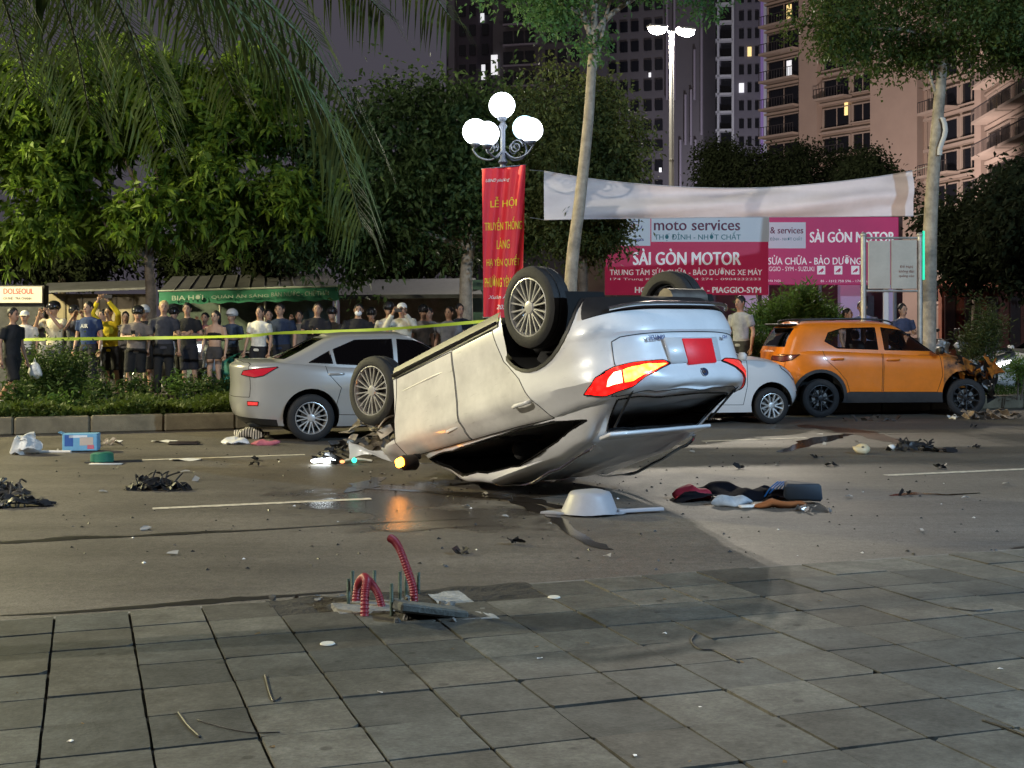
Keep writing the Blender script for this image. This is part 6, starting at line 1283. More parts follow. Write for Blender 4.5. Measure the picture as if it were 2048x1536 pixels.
# ------------------------------------------------------------------ motorbikes behind the crowd
def motorbike(x, d, ang, label, col, light):
    p = PX(x, HZ, d); p.z = .2; o = empty('motorbike', p, ang, label, 'motorbike', 'motorbikes parked behind the crowd'); pm = mat('bike_'+str(col), col, .3, coat=.6)
    for wx in (-.62, .62):
        k = MB(); M4 = Matrix.Translation((wx, 0, .27)) @ Matrix.Rotation(R(90), 4, 'X'); k.lathe([(.20, -.045), (.27, -.03), (.275, 0), (.27, .03), (.20, .045)], 26, M4); wv = k.build('wheel', tyre_m, o, True)
        k = MB(); k.lathe([(.21, -.03), (.195, -.03), (.195, .03), (.21, .03)], 26, M4); k.lathe([(.05, -.05), (.05, .05)], 12, M4)
        for s_ in range(6): a = s_*math.pi/3; k.tube([(wx+.04*math.cos(a), 0, .27+.04*math.sin(a)), (wx+.2*math.cos(a), 0, .27+.2*math.sin(a))], .012, 5)
        k.build('rim', alloy_m, wv, True, 40)
    k = MB(); k.tube(catmull([(-.75, 0, .72), (-.45, 0, .62), (-.05, 0, .48), (.15, 0, .36), (.35, 0, .5), (.50, 0, .82), (.46, 0, 1.0)], 6), [.07, .085, .10, .12, .13, .14, .12]*5+[.11, .1], 10, flat=1.0) if False else k.tube(catmull([(-.75, 0, .72), (-.45, 0, .62), (-.05, 0, .48), (.15, 0, .36), (.35, 0, .5), (.50, 0, .82), (.46, 0, 1.0)], 6), [.07+.06*i/36 for i in range(37)], 10); k.build('body', pm, o, True)
    k = MB(); k.cbox((-.30, 0, .79), (.72, .26, .10), .05); k.build('seat', blackp, o, True, 50)
    k = MB(); k.tube([(.46, 0, 1.02), (.42, -.12, 1.06), (.36, -.32, 1.05)], .016, 6); k.tube([(.46, 0, 1.02), (.42, .12, 1.06), (.36, .32, 1.05)], .016, 6); k.build('handlebar', blackp, o)
    for s_ in (-1, 1): k = MB(); k.tube([(.42, s_*.22, 1.06), (.40, s_*.26, 1.2)], .007, 5); k.ell((.40, s_*.28, 1.24), (.015, .06, .04)); k.build('mirror', blackp, o, True)
    for s_ in (-1, 1): k = MB(); k.tube([(.62, s_*.075, .27), (.50, s_*.06, .72)], .022, 8); k.build('fork', alloy_m, o)
    k = MB(); k.ell((.60, 0, .90), (.05, .10, .07)); k.build('headlamp', mat('bike_lamp', (1, 1, 1), .2, emit=(.9, .95, 1), estr=6) if light else mat('headlamp_off', (.6, .62, .65), .08), o, True)
    k = MB(); k.tube([(-.55, -.14, .32), (-.1, -.14, .26)], .045, 8); k.build('exhaust', alloy_m, o)
    return o
motorbike(398, 25.2, R(-75), 'motorbike with a lit lamp between the man in black and the woman', (.45, .46, .48), True)
motorbike(455, 24.9, R(-120), 'white scooter peeping out beside the silver saloon boot', (.62, .62, .62), False)
motorbike(235, 25.2, R(-100), 'dark motorbike behind the yellow jacket legs', (.03, .03, .035), False)
motorbike(325, 25.3, R(-60), 'silver motorbike behind the blond man', (.4, .4, .42), False)
motorbike(60, 25.0, R(-40), 'pale motorbike behind the hedge bush', (.5, .48, .45), False)
motorbike(1925, 26.2, R(200), 'pale scooter behind the orange car bonnet', (.55, .55, .54), False)
motorbike(1965, 27.6, R(190), 'dark scooter near the white car at the right', (.05, .05, .055), False)
k = MB(); p = PX(478, HZ, 24.6); p.z = .2; k.cbox((0, 0, .35), (.6, .4, .7), .06); k.tube([(-.2, 0, .7), (0, 0, .8), (.2, 0, .7)], .02, 6); o = k.build('green_bin', mat('bin_green', (.02, .20, .14), .5), None, True, 50); o.location = p; tag(o, 'green plastic bin between the woman and the white shirted man', 'bin')
# ------------------------------------------------------------------ apartment blocks
pane_d = mat('pane_dark', (.010, .011, .016), .15); lit_y = mat('pane_lit_warm', (1, .8, .4), .5, emit=(1, .72, .28), estr=1.0); lit_w = mat('pane_lit_white', (1, 1, 1), .5, emit=(.95, .95, 1), estr=.8)
rail_m = mat('balcony_rail', (.05, .045, .05), .6); trim_m = mat('facade_trim', (.42, .34, .30), .85, var=.1, vscale=.3)
class Facade:
    def __init__(s, root, xl, dl, xr, dr, org):
        a = PX(xl, HZ, dl); b = PX(xr, HZ, dr); s.a = a; s.b = b; s.u = (b-a); s.w = s.u.length; s.u = s.u/s.w; s.n = Vector((s.u.y, -s.u.x, 0)); s.rot = rotz(math.atan2(s.u.y, s.u.x)); s.root = root; s.org = org; s.xl, s.dl, s.xr, s.dr = xl, dl, xr, dr
    def at(s, px):      # distance along the wall where the photo column px meets it
        t = (px-1024)/FPX; return (s.a.x-t*s.a.y)/(t*s.u.y-s.u.x)
    def box(s, p0, p1, z0, z1, out, th, m, nm, parent=None, mb=None):
        c_ = s.a+s.u*((p0+p1)/2)+s.n*out; k = mb or MB(); k.box(Vector((c_.x, c_.y, (z0+z1)/2))-s.org, (p1-p0, th, z1-z0), s.rot)
        return None if mb else k.build(nm, m, parent or s.root)
    def zpx(s, p, y): q = s.a+s.u*p; return CAMH-(y-HZ)*q.y/FPX
def win(F, p0, p1, z0, z1, rng, arch=False, lit=None, balcony=False):
    pane = F.box(p0, p1, z0, z1, -.05, .12, lit or pane_d, 'window')
    f = MB(); F.box(p0-.12, p0, z0-.1, z1+.1, .08, .3, None, '', mb=f); F.box(p1, p1+.12, z0-.1, z1+.1, .08, .3, None, '', mb=f); F.box(p0, p1, z1, z1+.12, .08, .3, None, '', mb=f); F.box(p0-.2, p1+.2, z0-.22, z0-.1, .15, .5, None, '', mb=f); F.box((p0+p1)/2-.04, (p0+p1)/2+.04, z0, z1, .03, .1, None, '', mb=f); f.build('frame', trim_m, pane)
    if balcony:
        b = MB(); F.box(p0-.3, p1+.3, z0-.35, z0-.1, .8, 1.5, None, '', mb=b); b.build('balcony_slab', trim_m, pane)
        b = MB(); F.box(p0-.3, p1+.3, z0+.9, z0+.98, 1.5, .06, None, '', mb=b); n = int((p1-p0)/.35)
        for i in range(n+1): q = lerp(p0-.28, p1+.28, i/n); F.box(q-.025, q+.025, z0-.1, z0+.9, 1.5, .04, None, '', mb=b)
        b.build('balcony_rail', rail_m, pane)
rq = random.Random(12)
# right block: brown stone, nearest part at the right edge
org = PX(1800, HZ, 130); org.z = 0
rb = empty('apartment_block', org, 0, 'brown apartment block with balconies filling the upper right', 'building')
wall_b = mat('stone_brown', (.36, .28, .24), .9, var=.10, vscale=.15); wall_p = mat('stone_pink', (.44, .34, .30), .9, var=.08, vscale=.2)
F = Facade(rb, 1532, 150, 1852, 132, org); k = MB(); c_ = (F.a+F.b)/2
F.box(0, F.w, 0, 62, -4.2, 8, wall_b, 'wall')
pA, pB, pC, pD = F.at(1606), F.at(1642), F.at(1752), F.at(1846)
F.box(pA, pB, 0, 62, .25, .9, wall_p, 'pier'); F.box(pC, pD, 0, 62, .4, 1.2, wall_p, 'pier')
fl = 3.25
for i in range(1, 14):
    z0 = .8+i*fl
    litm = {9: lit_w, 11: lit_y}.get(i)
    win(F, .5, pA-.5, z0, z0+2.2, rq, balcony=True, lit=None)
    if litm: F.box(pA-2.4, pA-1.7, z0+.2, z0+2.0, .02, .12, litm, 'lit_pane')
    win(F, pB+.5, F.at(1700), z0, z0+2.0, rq, balcony=(i % 2 == 0)); win(F, F.at(1708), pC-.5, z0+.2, z0+2.0, rq, lit=lit_y if False else None)
    F.box(0, pC, z0-.75, z0-.5, .12, .4, trim_m, 'ledge')
F.box(F.at(1690), F.at(1696), 24.6, 26.0, .05, .12, lit_y, 'lit_pane')
G = Facade(rb, 1852, 126, 1976, 116, org); G.box(0, G.w, 0, 62, -4.2, 8, wall_b, 'wall'); G.box(G.w-1.0, G.w, 0, 62, .3, .9, wall_p, 'pier')
for i in range(1, 14):
    z0 = .6+i*3.1
    win(G, 1.2, G.at(1918), z0, z0+1.9, rq, balcony=(i % 2 == 1)); win(G, G.at(1926), G.at(1962), z0, z0+1.9, rq); G.box(0, G.w-1.2, z0-.75, z0-.45, .12, .4, trim_m, 'ledge')
K = Facade(rb, 1976, 112, 2130, 92, org); K.box(0, K.w, 0, 62, -4.2, 8, wall_p, 'wall')
for i in range(1, 13):
    z0 = .8+i*3.1
    win(K, .6, K.at(2026), z0, z0+2.0, rq, balcony=True); win(K, K.at(2036), K.at(2100), z0, z0+2.0, rq, balcony=True); K.box(0, K.w, z0-.9, z0-.5, .12, .4, trim_m, 'ledge')
# middle tower with pale balcony lattice
org = PX(1460, HZ, 215); org.z = 0; mt = empty('lattice_tower', org, 0, 'slim dark tower with a pale balcony lattice behind the street lamp', 'building')
tower_w = mat('tower_slate', (.17, .16, .20), .85, var=.1, vscale=.1); lat_m = mat('lattice_white', (.60, .60, .66), .7); pur_m = mat('purple_light', (.3, .2, .5), .5, emit=(.55, .35, .9), estr=.08)
F = Facade(mt, 1408, 216, 1534, 214, org); F.box(0, F.w, 0, 95, -5.2, 10, tower_w, 'wall')
for i in range(1, 22):
    z0 = 3.05*i+.6
    if F.zpx(0, -60) < z0: continue
    F.box(F.at(1415), F.at(1466), z0-.2, z0+.15, .9, 1.8, lat_m, 'balcony_slab'); F.box(F.at(1417), F.at(1436), z0+.15, z0+2.7, -.02, .12, pane_d, 'window'); F.box(F.at(1442), F.at(1463), z0+.15, z0+2.7, -.02, .12, pane_d, 'window')
    F.box(F.at(1478), F.at(1488), z0+.4, z0+2.0, .0, .12, lit_w if i in (13,) else pane_d, 'window'); F.box(F.at(1495), F.at(1503), z0+.4, z0+2.0, .0, .12, lit_y if i == 15 else pane_d, 'window'); F.box(F.at(1510), F.at(1518), z0+.4, z0+2.0, .0, .12, pane_d, 'window')
for x in (1415, 1437, 1466): p = F.at(x); F.box(p-.2, p+.2, 0, 75, 1.6, .4, lat_m, 'lattice_post')
for x in (1524, 1530): p = F.at(x); F.box(p-.25, p+.25, 0, 75, .3, .4, pur_m if x == 1524 else lat_m, 'edge_fin')
# dark tower left of it, with faint fins
org = PX(1300, HZ, 200); org.z = 0; dt = empty('dark_tower', org, 0, 'dark tower with faint vertical fins behind the lamp pole', 'building')
tower_d = mat('tower_dark', (.092, .086, .104), .85, var=.1, vscale=.1); F = Facade(dt, 1192, 204, 1406, 198, org); F.box(0, F.w, 0, 95, -5.2, 10, tower_d, 'wall'); fin = mat('faint_fin', (.22, .20, .26), .7)
for x, y0, y1 in ((1362, 280, 390), (1392, 280, 390), (1372, 190, 290), (1383, 180, 290), (1335, -40, 200), (1404, -40, 270), (1350, -40, 200), (1390, 100, 200)): p = F.at(x); F.box(p-.15, p+.15, F.zpx(p, y1), F.zpx(p, y0), .2, .5, fin, 'fin')
for i in range(4, 24):
    for x in (1204, 1226, 1248, 1270, 1296, 1318): p = F.at(x); F.box(p-.6, p+.6, i*3.2, i*3.2+1.7, .0, .12, pane_d, 'window')
for x, y in ((1300, 150), (1321, 340), (1414-12, 318), (1208, 60)): p = F.at(x); F.box(p-.18, p+.18, F.zpx(p, y)-.35, F.zpx(p, y)+.35, .1, .12, lit_w, 'lit_pane')
# left tower
org = PX(1040, HZ, 190); org.z = 0; lt = empty('left_tower', org, 0, 'dark stepped tower with a few lit windows above the globe lamp', 'building')
F = Facade(lt, 985, 192, 1188, 188, org); F.box(0, F.w, 0, 95, -5.2, 10, tower_d, 'wall'); F2 = Facade(lt, 892, 200, 986, 198, org); F2.box(0, F2.w, 0, 95, -5.2, 10, mat('tower_dusk', (.06, .052, .075), .85), 'wall'); F2.box(F2.at(900), F2.at(912), 0, 95, .3, 1.0, tower_w, 'pier')
for i in range(4, 24):
    z0 = i*3.1
    F.box(F.at(1010), F.at(1080), z0-.3, z0, .7, 1.4, fin, 'balcony_slab')
    for x in (1016, 1038, 1060, 1100, 1125, 1150): p = F.at(x); F.box(p-.7, p+.7, z0+.2, z0+2.2, .0, .12, pane_d, 'window')
    for x in (925, 945, 970): p = F2.at(x); F2.box(p-.5, p+.5, z0+.2, z0+1.9, .0, .12, pane_d, 'window')
for FF, x, y, w_, h_ in ((F2, 903, 52, .3, 1.6), (F2, 965, 36, .3, 1.4), (F2, 967, 136, .3, 1.0), (F2, 967, 152, .3, 1.2), (F, 989, 130, .5, 3.0)): p = FF.at(x); FF.box(p-w_, p+w_, FF.zpx(p, y)-h_/2, FF.zpx(p, y)+h_/2, .1, .14, lit_w, 'lit_pane')
# unseen flood lamps added to brighten the brown block and the lattice tower
def flood(loc, aim, power, color, label, spread=70):
    o = empty('added_flood_lamp', loc, 0, label, 'flood lamp', 'unseen lamps added to light the towers'); k = MB(); k.tube([(0, 0, -loc[2]), (0, 0, -.2)], .08, 8); k.build('post', galv, o); k = MB(); k.cbox((0, 0, 0), (.6, .3, .4), .05); k.build('housing', blackp, o)
    ld = bpy.data.lights.new('added_flood_light', 'SPOT'); ld.energy = power; ld.color = color; ld.spot_size = R(spread); ld.spot_blend = .8; ld.shadow_soft_size = .3; lo = bpy.data.objects.new('added_flood_light', ld); C.objects.link(lo); lo.parent = o
    dv = Vector(aim)-Vector(loc); lo.rotation_euler = dv.to_track_quat('-Z', 'Y').to_euler(); lo.location = dv.normalized()*.5
a = PX(1700, HZ, 100); flood((a.x, a.y, 4.0), PX(1780, 230, 130), 40000, (1, .80, .70), 'unseen flood lamp added to brighten the brown apartment block', 110)
a = PX(1480, HZ, 170); flood((a.x, a.y, 4.0), PX(1460, 150, 213), 42000, (.95, .92, 1), 'unseen flood lamp added to brighten the lattice tower', 90)
# ------------------------------------------------------------------ wreckage and litter on the road
plast = mat('debris_black', (.012, .012, .013), .5, var=.3, vscale=20); wh_pl = mat('debris_white', (.68, .66, .62), .45, var=.1, vscale=6); steel = mat('debris_steel', (.35, .34, .33), .35, .7)
def crumple(b, amp, freq, seed, flat=None):
    b.v = [tuple(Vector(v)+Vector((noise.noise(Vector(v)*freq+Vector((seed, 0, 0))), noise.noise(Vector(v)*freq+Vector((0, seed, 0))), noise.noise(Vector(v)*freq+Vector((0, 0, seed)))))*amp) for v in b.v]
    if flat is not None: b.v = [(x, y, max(z, flat)) for x, y, z in b.v]
    return b
def put(b, name, m, at, label, cat, rz=0, group=None, smooth=True, angle=45, root=None):
    o = b.build(name, m, root, smooth, angle, fix=False)
    if root is None:
        o.location = at; o.rotation_euler = (0, 0, rz); tag(o, label, cat, group)
    return o
def shards(n, size, seed, spread, zmax, tilt=.9):        # a heap of broken plastic: bent plates sharing one mesh
    q = random.Random(seed); b = MB()
    for i in range(n):
        c_ = Vector((q.uniform(-1, 1)*spread[0], q.uniform(-1, 1)*spread[1], q.uniform(.01, zmax))); M3 = Matrix.Rotation(q.uniform(0, 6.3), 3, 'Z') @ Matrix.Rotation(q.uniform(-tilt, tilt), 3, 'X') @ Matrix.Rotation(q.uniform(-tilt, tilt), 3, 'Y')
        L_ = size*q.uniform(.5, 1.5); W_ = size*q.uniform(.3, .8)
        pts = [(-L_/2, -W_/2, 0), (0, -W_/2*q.uniform(.6, 1.3), q.uniform(-.02, .03)*size*7), (L_/2, -W_/3, 0), (L_/2*q.uniform(.6, 1.2), W_/2, q.uniform(-.02, .04)*size*7), (0, W_/2, .15*size), (-L_/2*q.uniform(.6, 1.1), W_/2, 0)]
        vs = [c_+M3 @ Vector(p) for p in pts]; vs = [Vector((v.x, v.y, max(v.z, .004))) for v in vs]; b.add(vs+[v+Vector((0, 0, min(.006, size*.06))) for v in vs], [(0, 1, 2, 3, 4, 5), (6, 7, 8, 9, 10, 11)]+[(k, (k+1) % 6, 6+(k+1) % 6, 6+k) for k in range(6)])
    return b
def heap(seed, spread, h_):           # torn car part: a bent shell with ribs, clips and splinters grown into it
    q = random.Random(seed); b = MB(); sx, sy = spread
    b.sheet(lambda a, c_: Vector(((a-.5)*2*sx, (c_-.5)*2*sy, .012+h_*.55*(math.sin(a*math.pi)**.6)*(.35+.65*c_)+.05*noise.noise(Vector((a*5, c_*4, seed))))), 18, 8); crumple(b, .05, 7, seed, .003)
    for i in range(7): x = q.uniform(-.9, .9)*sx; b.tube(catmull([(x, -sy*.9, .01), (x+q.uniform(-.05, .05), 0, h_*q.uniform(.4, .8)), (x+q.uniform(-.08, .08), sy, h_*q.uniform(.5, 1.0))], 4), .008, 5)
    for i in range(4): b.tube(catmull([(-sx*q.uniform(.6, 1.2), q.uniform(-1, 1)*sy, .012), (0, q.uniform(-1, 1)*sy, h_*q.uniform(.2, .7)), (sx*q.uniform(.6, 1.3), q.uniform(-1, 1)*sy, .012)], 4), .007, 5)
    k = shards(16, .055, seed+50, (sx*.9, sy*.9), h_*.8); b.add(k.v, k.f); return b
# left group
MARKS = [(52, 900, 'plastic bag'), (163, 890, 'blue carton'), (310, 968, 'jagged black lump'), (368, 886, 'dark tray'), (500, 880, 'striped garment'), (655, 920, 'glowing headlamp'), (830, 1020, 'amber reflection'), (970, 962, 'overturned roof'), (1180, 1005, 'grey bowl'), (1387, 995, 'red bag'), (1470, 990, 'black holdall'), (1605, 995, 'navy box'), (1722, 900, 'cream pouch'), (1830, 895, 'radiator wreckage'), (1850, 955, 'near lane line'), (1640, 838, 'orange rear wheel'), (30, 990, 'torn grille'), (500, 1010, 'left lane line'), (790, 1210, 'red conduits'), (655, 1288, 'white round cap'), (1108, 1195, 'pale round cap'), (378, 1450, 'dark twig'), (1430, 1300, 'curled cable'), (1945, 1220, 'dark stick'), (300, 1070, 'long tar streak')]
USED = set()
def where(what, x, y):
    for d_, mx, my, nm in sorted((math.hypot(x-mx, 2.2*(y-my)), mx, my, nm) for mx, my, nm in MARKS):
        dx, dy = x-mx, (y-my)*2.2
        rel = ('right of' if dx > 0 else 'left of') if abs(dx) > abs(dy) else ('in front of' if dy > 0 else 'behind')
        for how in ('small %s lying %s the %s', 'tiny %s well %s the %s', 'small %s some way %s the %s'):
            lab = how % (what, rel, nm)
            if lab not in USED: USED.add(lab); return lab
b = MB(); b.ell((0, 0, .10), (.17, .12, .13), nu=20, nv=14); crumple(b, .09, 9, 1, .0); put(b, 'plastic_bag', mat('plastic_white', (.7, .7, .68), .35, bump=.5, bscale=20), GP(52, 908), 'crumpled white plastic bag at the far left of the road', 'bag')
b = MB(); b.tube(catmull([(0, 0, .02), (.2, .02, .015), (.42, -.03, .02)], 4), .018, 6); put(b, 'plastic_strip', wh_pl, GP(75, 906), 'white plastic strip trailing from the plastic bag', 'strip')
box = empty('snack_carton', GP(163, 902), R(8), 'pale blue printed carton lying on the road at the left', 'carton'); b = MB(); b.cbox((0, 0, .115), (.42, .22, .21), .008); b.build('carton_body', mat('carton_blue', (.16, .38, .58), .6, var=.1, vscale=10), box)
for x, z, w_, h_, c_ in ((-.13, .14, .10, .14, (.03, .10, .35)), (.08, .13, .16, .10, (.55, .45, .38)), (-.02, .19, .22, .03, (.7, .75, .8)), (.13, .06, .08, .05, (.6, .15, .2))): b = MB(); b.box((x, -.1115, z), (w_, .002, h_)); b.build('print', mat('print_%.2f_%.2f' % c_[:2], c_, .6), box)
b = MB(); b.box((-.22, 0, .222), (.1, .18, .004), Matrix.Rotation(R(25), 3, 'Y')); b.build('flap', mat('carton_blue', (.16, .38, .58), .6), box)
b = MB(); b.lathe([(.001, .10), (.10, .10), (.125, .085), (.13, .0), (.12, .0), (.115, .08)], 22); crumple(b, .015, 12, 2); put(b, 'green_bowl', mat('green_cap', (.012, .14, .09), .6), GP(204, 922, .02), 'green moulded bowl lying upside down on the plank', 'bowl')
b = MB(); b.cbox((0, 0, .012), (.62, .15, .018), .004); crumple(b, .02, 4, 3, .004); put(b, 'trim_plank', [plast], GP(228, 924), 'dark strip of car trim beside the green bowl', 'car trim', R(14))
b = MB(); b.cbox((0, 0, .008), (.36, .09, .012), .003); put(b, 'paper_slip', wh_pl, GP(212, 929), 'white strip under the green bowl', 'strip', R(2))
for i, (x, y, w_, l_, rz, lab) in enumerate([(330, 884, .34, .14, .1, 'upper white board fragment near the kerb'), (372, 921, .36, .12, .05, 'white sheet fragment on the far lane line'), (85, 905, .10, .05, .4, 'tiny white scrap beside the plastic strip'), (232, 884, .18, .07, .3, 'small pale wrapper behind the blue carton')]):
    b = MB(); b.sheet(lambda a, c_: Vector(((a-.5)*w_, (c_-.5)*l_*(1+.3*math.sin(a*5)), .012+.012*math.sin(a*7+c_*4))), 8, 4); put(b, 'white_fragment', wh_pl, GP(x, y), lab, 'fragment', rz, 'white scraps by the kerb')
b = MB(); b.cbox((0, 0, .02), (.40, .17, .025), .006); b.box((0, -.03, .04), (.36, .1, .01)); put(b, 'dark_tray', mat('tray_brown', (.035, .022, .018), .5), GP(368, 889), 'dark brown tray below the white board fragment', 'tray', R(3))
put(shards(10, .1, 4, (.22, .1), .05), 'rubbish_scraps', mat('scrap_red', (.12, .03, .03), .6, var=.6, vscale=9, col2=(.4, .35, .3)), GP(215, 890), 'dark red rubbish scraps behind the blue carton', 'rubbish')
put(heap(5, (.20, .09), .17), 'bumper_wreckage', plast, GP(310, 976), 'jagged black lump of wreckage in the middle left lane', 'wreckage', .1)
put(shards(22, .12, 6, (.30, .03), .03), 'bumper_slivers', plast, GP(312, 981), 'flat black slivers under the jagged black lump', 'wreckage')
put(heap(7, (.17, .12), .20), 'grille_wreckage', mat('debris_grey', (.05, .045, .04), .5, var=.6, vscale=9), GP(18, 992), 'torn dark car grille piece at the left edge', 'wreckage')
put(heap(8, (.24, .12), .10), 'undertray_piece', mat('undertray', (.016, .019, .024), .4), GP(38, 1013), 'black undertray piece in front of the torn grille', 'wreckage', .3)
for x, y, lab in ((506, 921, 'small black lump left of the glowing lamp debris'), (512, 932, 'smaller black chip in front of the small lump')): put(shards(4, .07, x, (.05, .03), .05), 'black_chip', plast, GP(x, y), lab, 'fragment', 0, 'black chips on the road')
# clothes by the saloon wheel
b = MB(); b.ell((0, 0, .05), (.24, .13, .08), nu=22, nv=12); crumple(b, .07, 8, 9, .0)
def stripes():
    m = mat('striped_cloth', (.65, .63, .6), .9); n = m.node_tree; wv = n.nodes.new('ShaderNodeTexWave'); wv.inputs['Scale'].default_value = 9; tc = n.nodes.new('ShaderNodeTexCoord'); rp = n.nodes.new('ShaderNodeValToRGB'); rp.color_ramp.interpolation = 'CONSTANT'; rp.color_ramp.elements[1].position = .55; rp.color_ramp.elements[0].color = (.6, .57, .52, 1); rp.color_ramp.elements[1].color = (.03, .025, .025, 1)
    n.links.new(tc.outputs['Object'], wv.inputs['Vector']); n.links.new(wv.outputs['Fac'], rp.inputs[0]); n.links.new(rp.outputs[0], n.nodes['Principled BSDF'].inputs['Base Color']); return m
put(b, 'striped_garment', stripes(), GP(505, 876), 'striped garment heaped behind the saloon bumper', 'clothing')
b = MB(); b.ell((0, 0, .035), (.17, .10, .05), nu=20, nv=10); crumple(b, .06, 9, 10, .0); put(b, 'white_garment', wh_pl, GP(468, 888), 'white crumpled cloth left of the striped garment', 'clothing')
b = MB(); b.ell((0, 0, .03), (.19, .07, .045), nu=20, nv=10); crumple(b, .04, 10, 11, .0); put(b, 'pink_garment', mat('pink_cloth', (.45, .12, .15), .9, var=.3, vscale=8), GP(530, 890), 'pink cloth beside the saloon rear wheel', 'clothing')
# lamp debris glowing at the overturned car's nose
lampd = empty('broken_headlamp', GP(655, 928), 0, 'broken headlamp still glowing white on the road at the overturned nose', 'headlamp'); put(shards(16, .13, 12, (.22, .12), .13), 'shell', plast, None, '', '', root=lampd)
b = MB(); b.ell((-.03, -.06, .045), (.15, .06, .03), nu=14, nv=8); crumple(b, .02, 14, 2); b.build('bulb_lens', mat('glow_lens', (1, 1, 1), .2, emit=(.86, .95, 1), estr=14), lampd, True, fix=False)
b = MB(); b.ell((.30, .02, .04), (.03, .03, .03), nu=8, nv=6); b.build('green_pilot', mat('green_glow', (0, .5, .3), .3, emit=(.05, 1, .6), estr=2.5), lampd, True, fix=False)
b = MB(); b.ell((.17, -.03, .03), (.03, .02, .02), nu=8, nv=6); b.build('amber_pilot', mat('amber_dim', (.8, .3, .1), .3, emit=(1, .4, .15), estr=2), lampd, True, fix=False)
put(shards(18, .13, 13, (.3, .16), .12), 'engine_scraps', plast, GP(700, 905), 'black engine scraps in front of the saloon wheel', 'wreckage')
b = MB(); b.tube(catmull([(-.15, 0, .02), (0, .03, .035), (.17, -.01, .02)], 5), [.02, .035, .035, .03]*2+[.025]*3, 8, flat=.5); put(b, 'white_shard', wh_pl, GP(715, 925), 'white curved bumper shard by the glowing headlamp', 'fragment')
wing = MB(); wing.sheet(lambda a, c_: Vector((lerp(-.5, .45, a), .1*math.sin(a*2)+c_*.04, .02+.20*c_*(1-.5*a)+.05*math.sin(a*6+c_*3))), 16, 6); crumple(wing, .06, 5, 14, .004); put(wing, 'torn_wing', white_m, GP(770, 926), 'crumpled white wing panel under the overturned nose', 'car panel', R(-22))
# junk between saloon and overturned car
put(shards(34, .16, 15, (.25, .22), .42), 'torn_bodywork', junk_m, PX(738, 885, 15.2).xy.to_3d(), 'tangle of torn metal between the saloon and the overturned car', 'wreckage')
# grey rim-like panel in the foreground
bowl = empty('undershield', GP(1180, 1027), R(6), 'grey bowl-shaped car part lying on a flat base in the near lane', 'car part'); gp = mat('grey_plastic', (.36, .36, .38), .45, var=.08, vscale=5)
b = MB(); b.lathe([(.001, .190), (.13, .190), (.165, .182), (.18, .16), (.235, .03), (.25, .015)], 30); crumple(b, .012, 6, 3); b.build('dome', gp, bowl, True, 50, fix=False)
b = MB(); b.prism([(-.42, .02), (-.30, -.07), (-.05, -.14), (.25, -.13), (.34, -.05), (.30, .12), (0, .2), (-.25, .14)], .004, .022); crumple(b, .02, 4, 4, .003); b.build('flange', gp, bowl)
b = MB(); b.cbox((.42, -.05, .03), (.42, .05, .03), .006, rotz(R(14))); b.build('strip', mat('grey_strip', (.42, .42, .45), .4), bowl)
# black heap with red, blue and white things
b = MB(); b.sheet(lambda a, c_: Vector(((a-.5)*1.25*(1-.25*c_), (c_-.5)*.55, .015+.085*sstep(0, .12, min(a, 1-a))*sstep(0, .2, c_)*(.6+.4*math.sin(a*9+c_*4)))), 34, 14); crumple(b, .06, 6, 5, .003); put(b, 'black_holdall', mat('case_black', (.006, .006, .009), .9, spec=.1), GP(1470, 1000)+Vector((0, .15, 0)), 'collapsed black holdall on the road right of the grey bowl', 'bag', R(8))
b = MB(); b.ell((0, 0, .06), (.18, .11, .07), nu=20, nv=12); crumple(b, .05, 8, 6, .0); put(b, 'red_bag', mat('red_cloth', (.30, .012, .03), .7), GP(1387, 1000), 'dark red bag leaning on the black holdall', 'bag')
b = MB(); b.ell((0, 0, .045), (.19, .08, .05), nu=20, nv=12); crumple(b, .05, 8, 7, .0); put(b, 'grey_shoe', mat('grey_cloth', (.28, .32, .36), .7, var=.3, vscale=8), GP(1462, 1012), 'crumpled grey shoe before the black holdall', 'shoe')
b = MB(); b.cbox((0, 0, .015), (.17, .07, .025), .008); put(b, 'white_packet', wh_pl, GP(1497, 1016), 'white packet beside the grey shoe', 'packet', R(15))
b = MB(); b.ell((0, 0, .03), (.22, .08, .035), nu=20, nv=10); crumple(b, .04, 8, 8, .0); put(b, 'orange_cloth', mat('rust_cloth', (.24, .08, .02), .9), GP(1560, 1016), 'rust orange cloth at the foot of the black holdall', 'cloth')
b = MB()
for i in range(5): b.tube(catmull([(-.08+i*.03, 0, .02), (-.02+i*.03, .02, .10), (.06+i*.025, .05, .16)], 4), .013, 6, flat=.4)
put(b, 'blue_strap', mat('strap_blue', (.01, .16, .45), .5), GP(1545, 1000), 'bright blue straps draped over the end of the black holdall', 'strap')
b = MB(); b.cbox((0, 0, .10), (.30, .22, .14), .02); crumple(b, .03, 6, 9, .0); put(b, 'navy_box', mat('navy_case', (.012, .022, .036), .7), GP(1605, 1005), 'navy box at the right end of the black holdall', 'box', R(-8))
put(shards(9, .06, 21, (.14, .1), .05), 'glass_crumbs', steel, GP(1628, 1024), 'bright broken crumbs in front of the navy box', 'fragment')
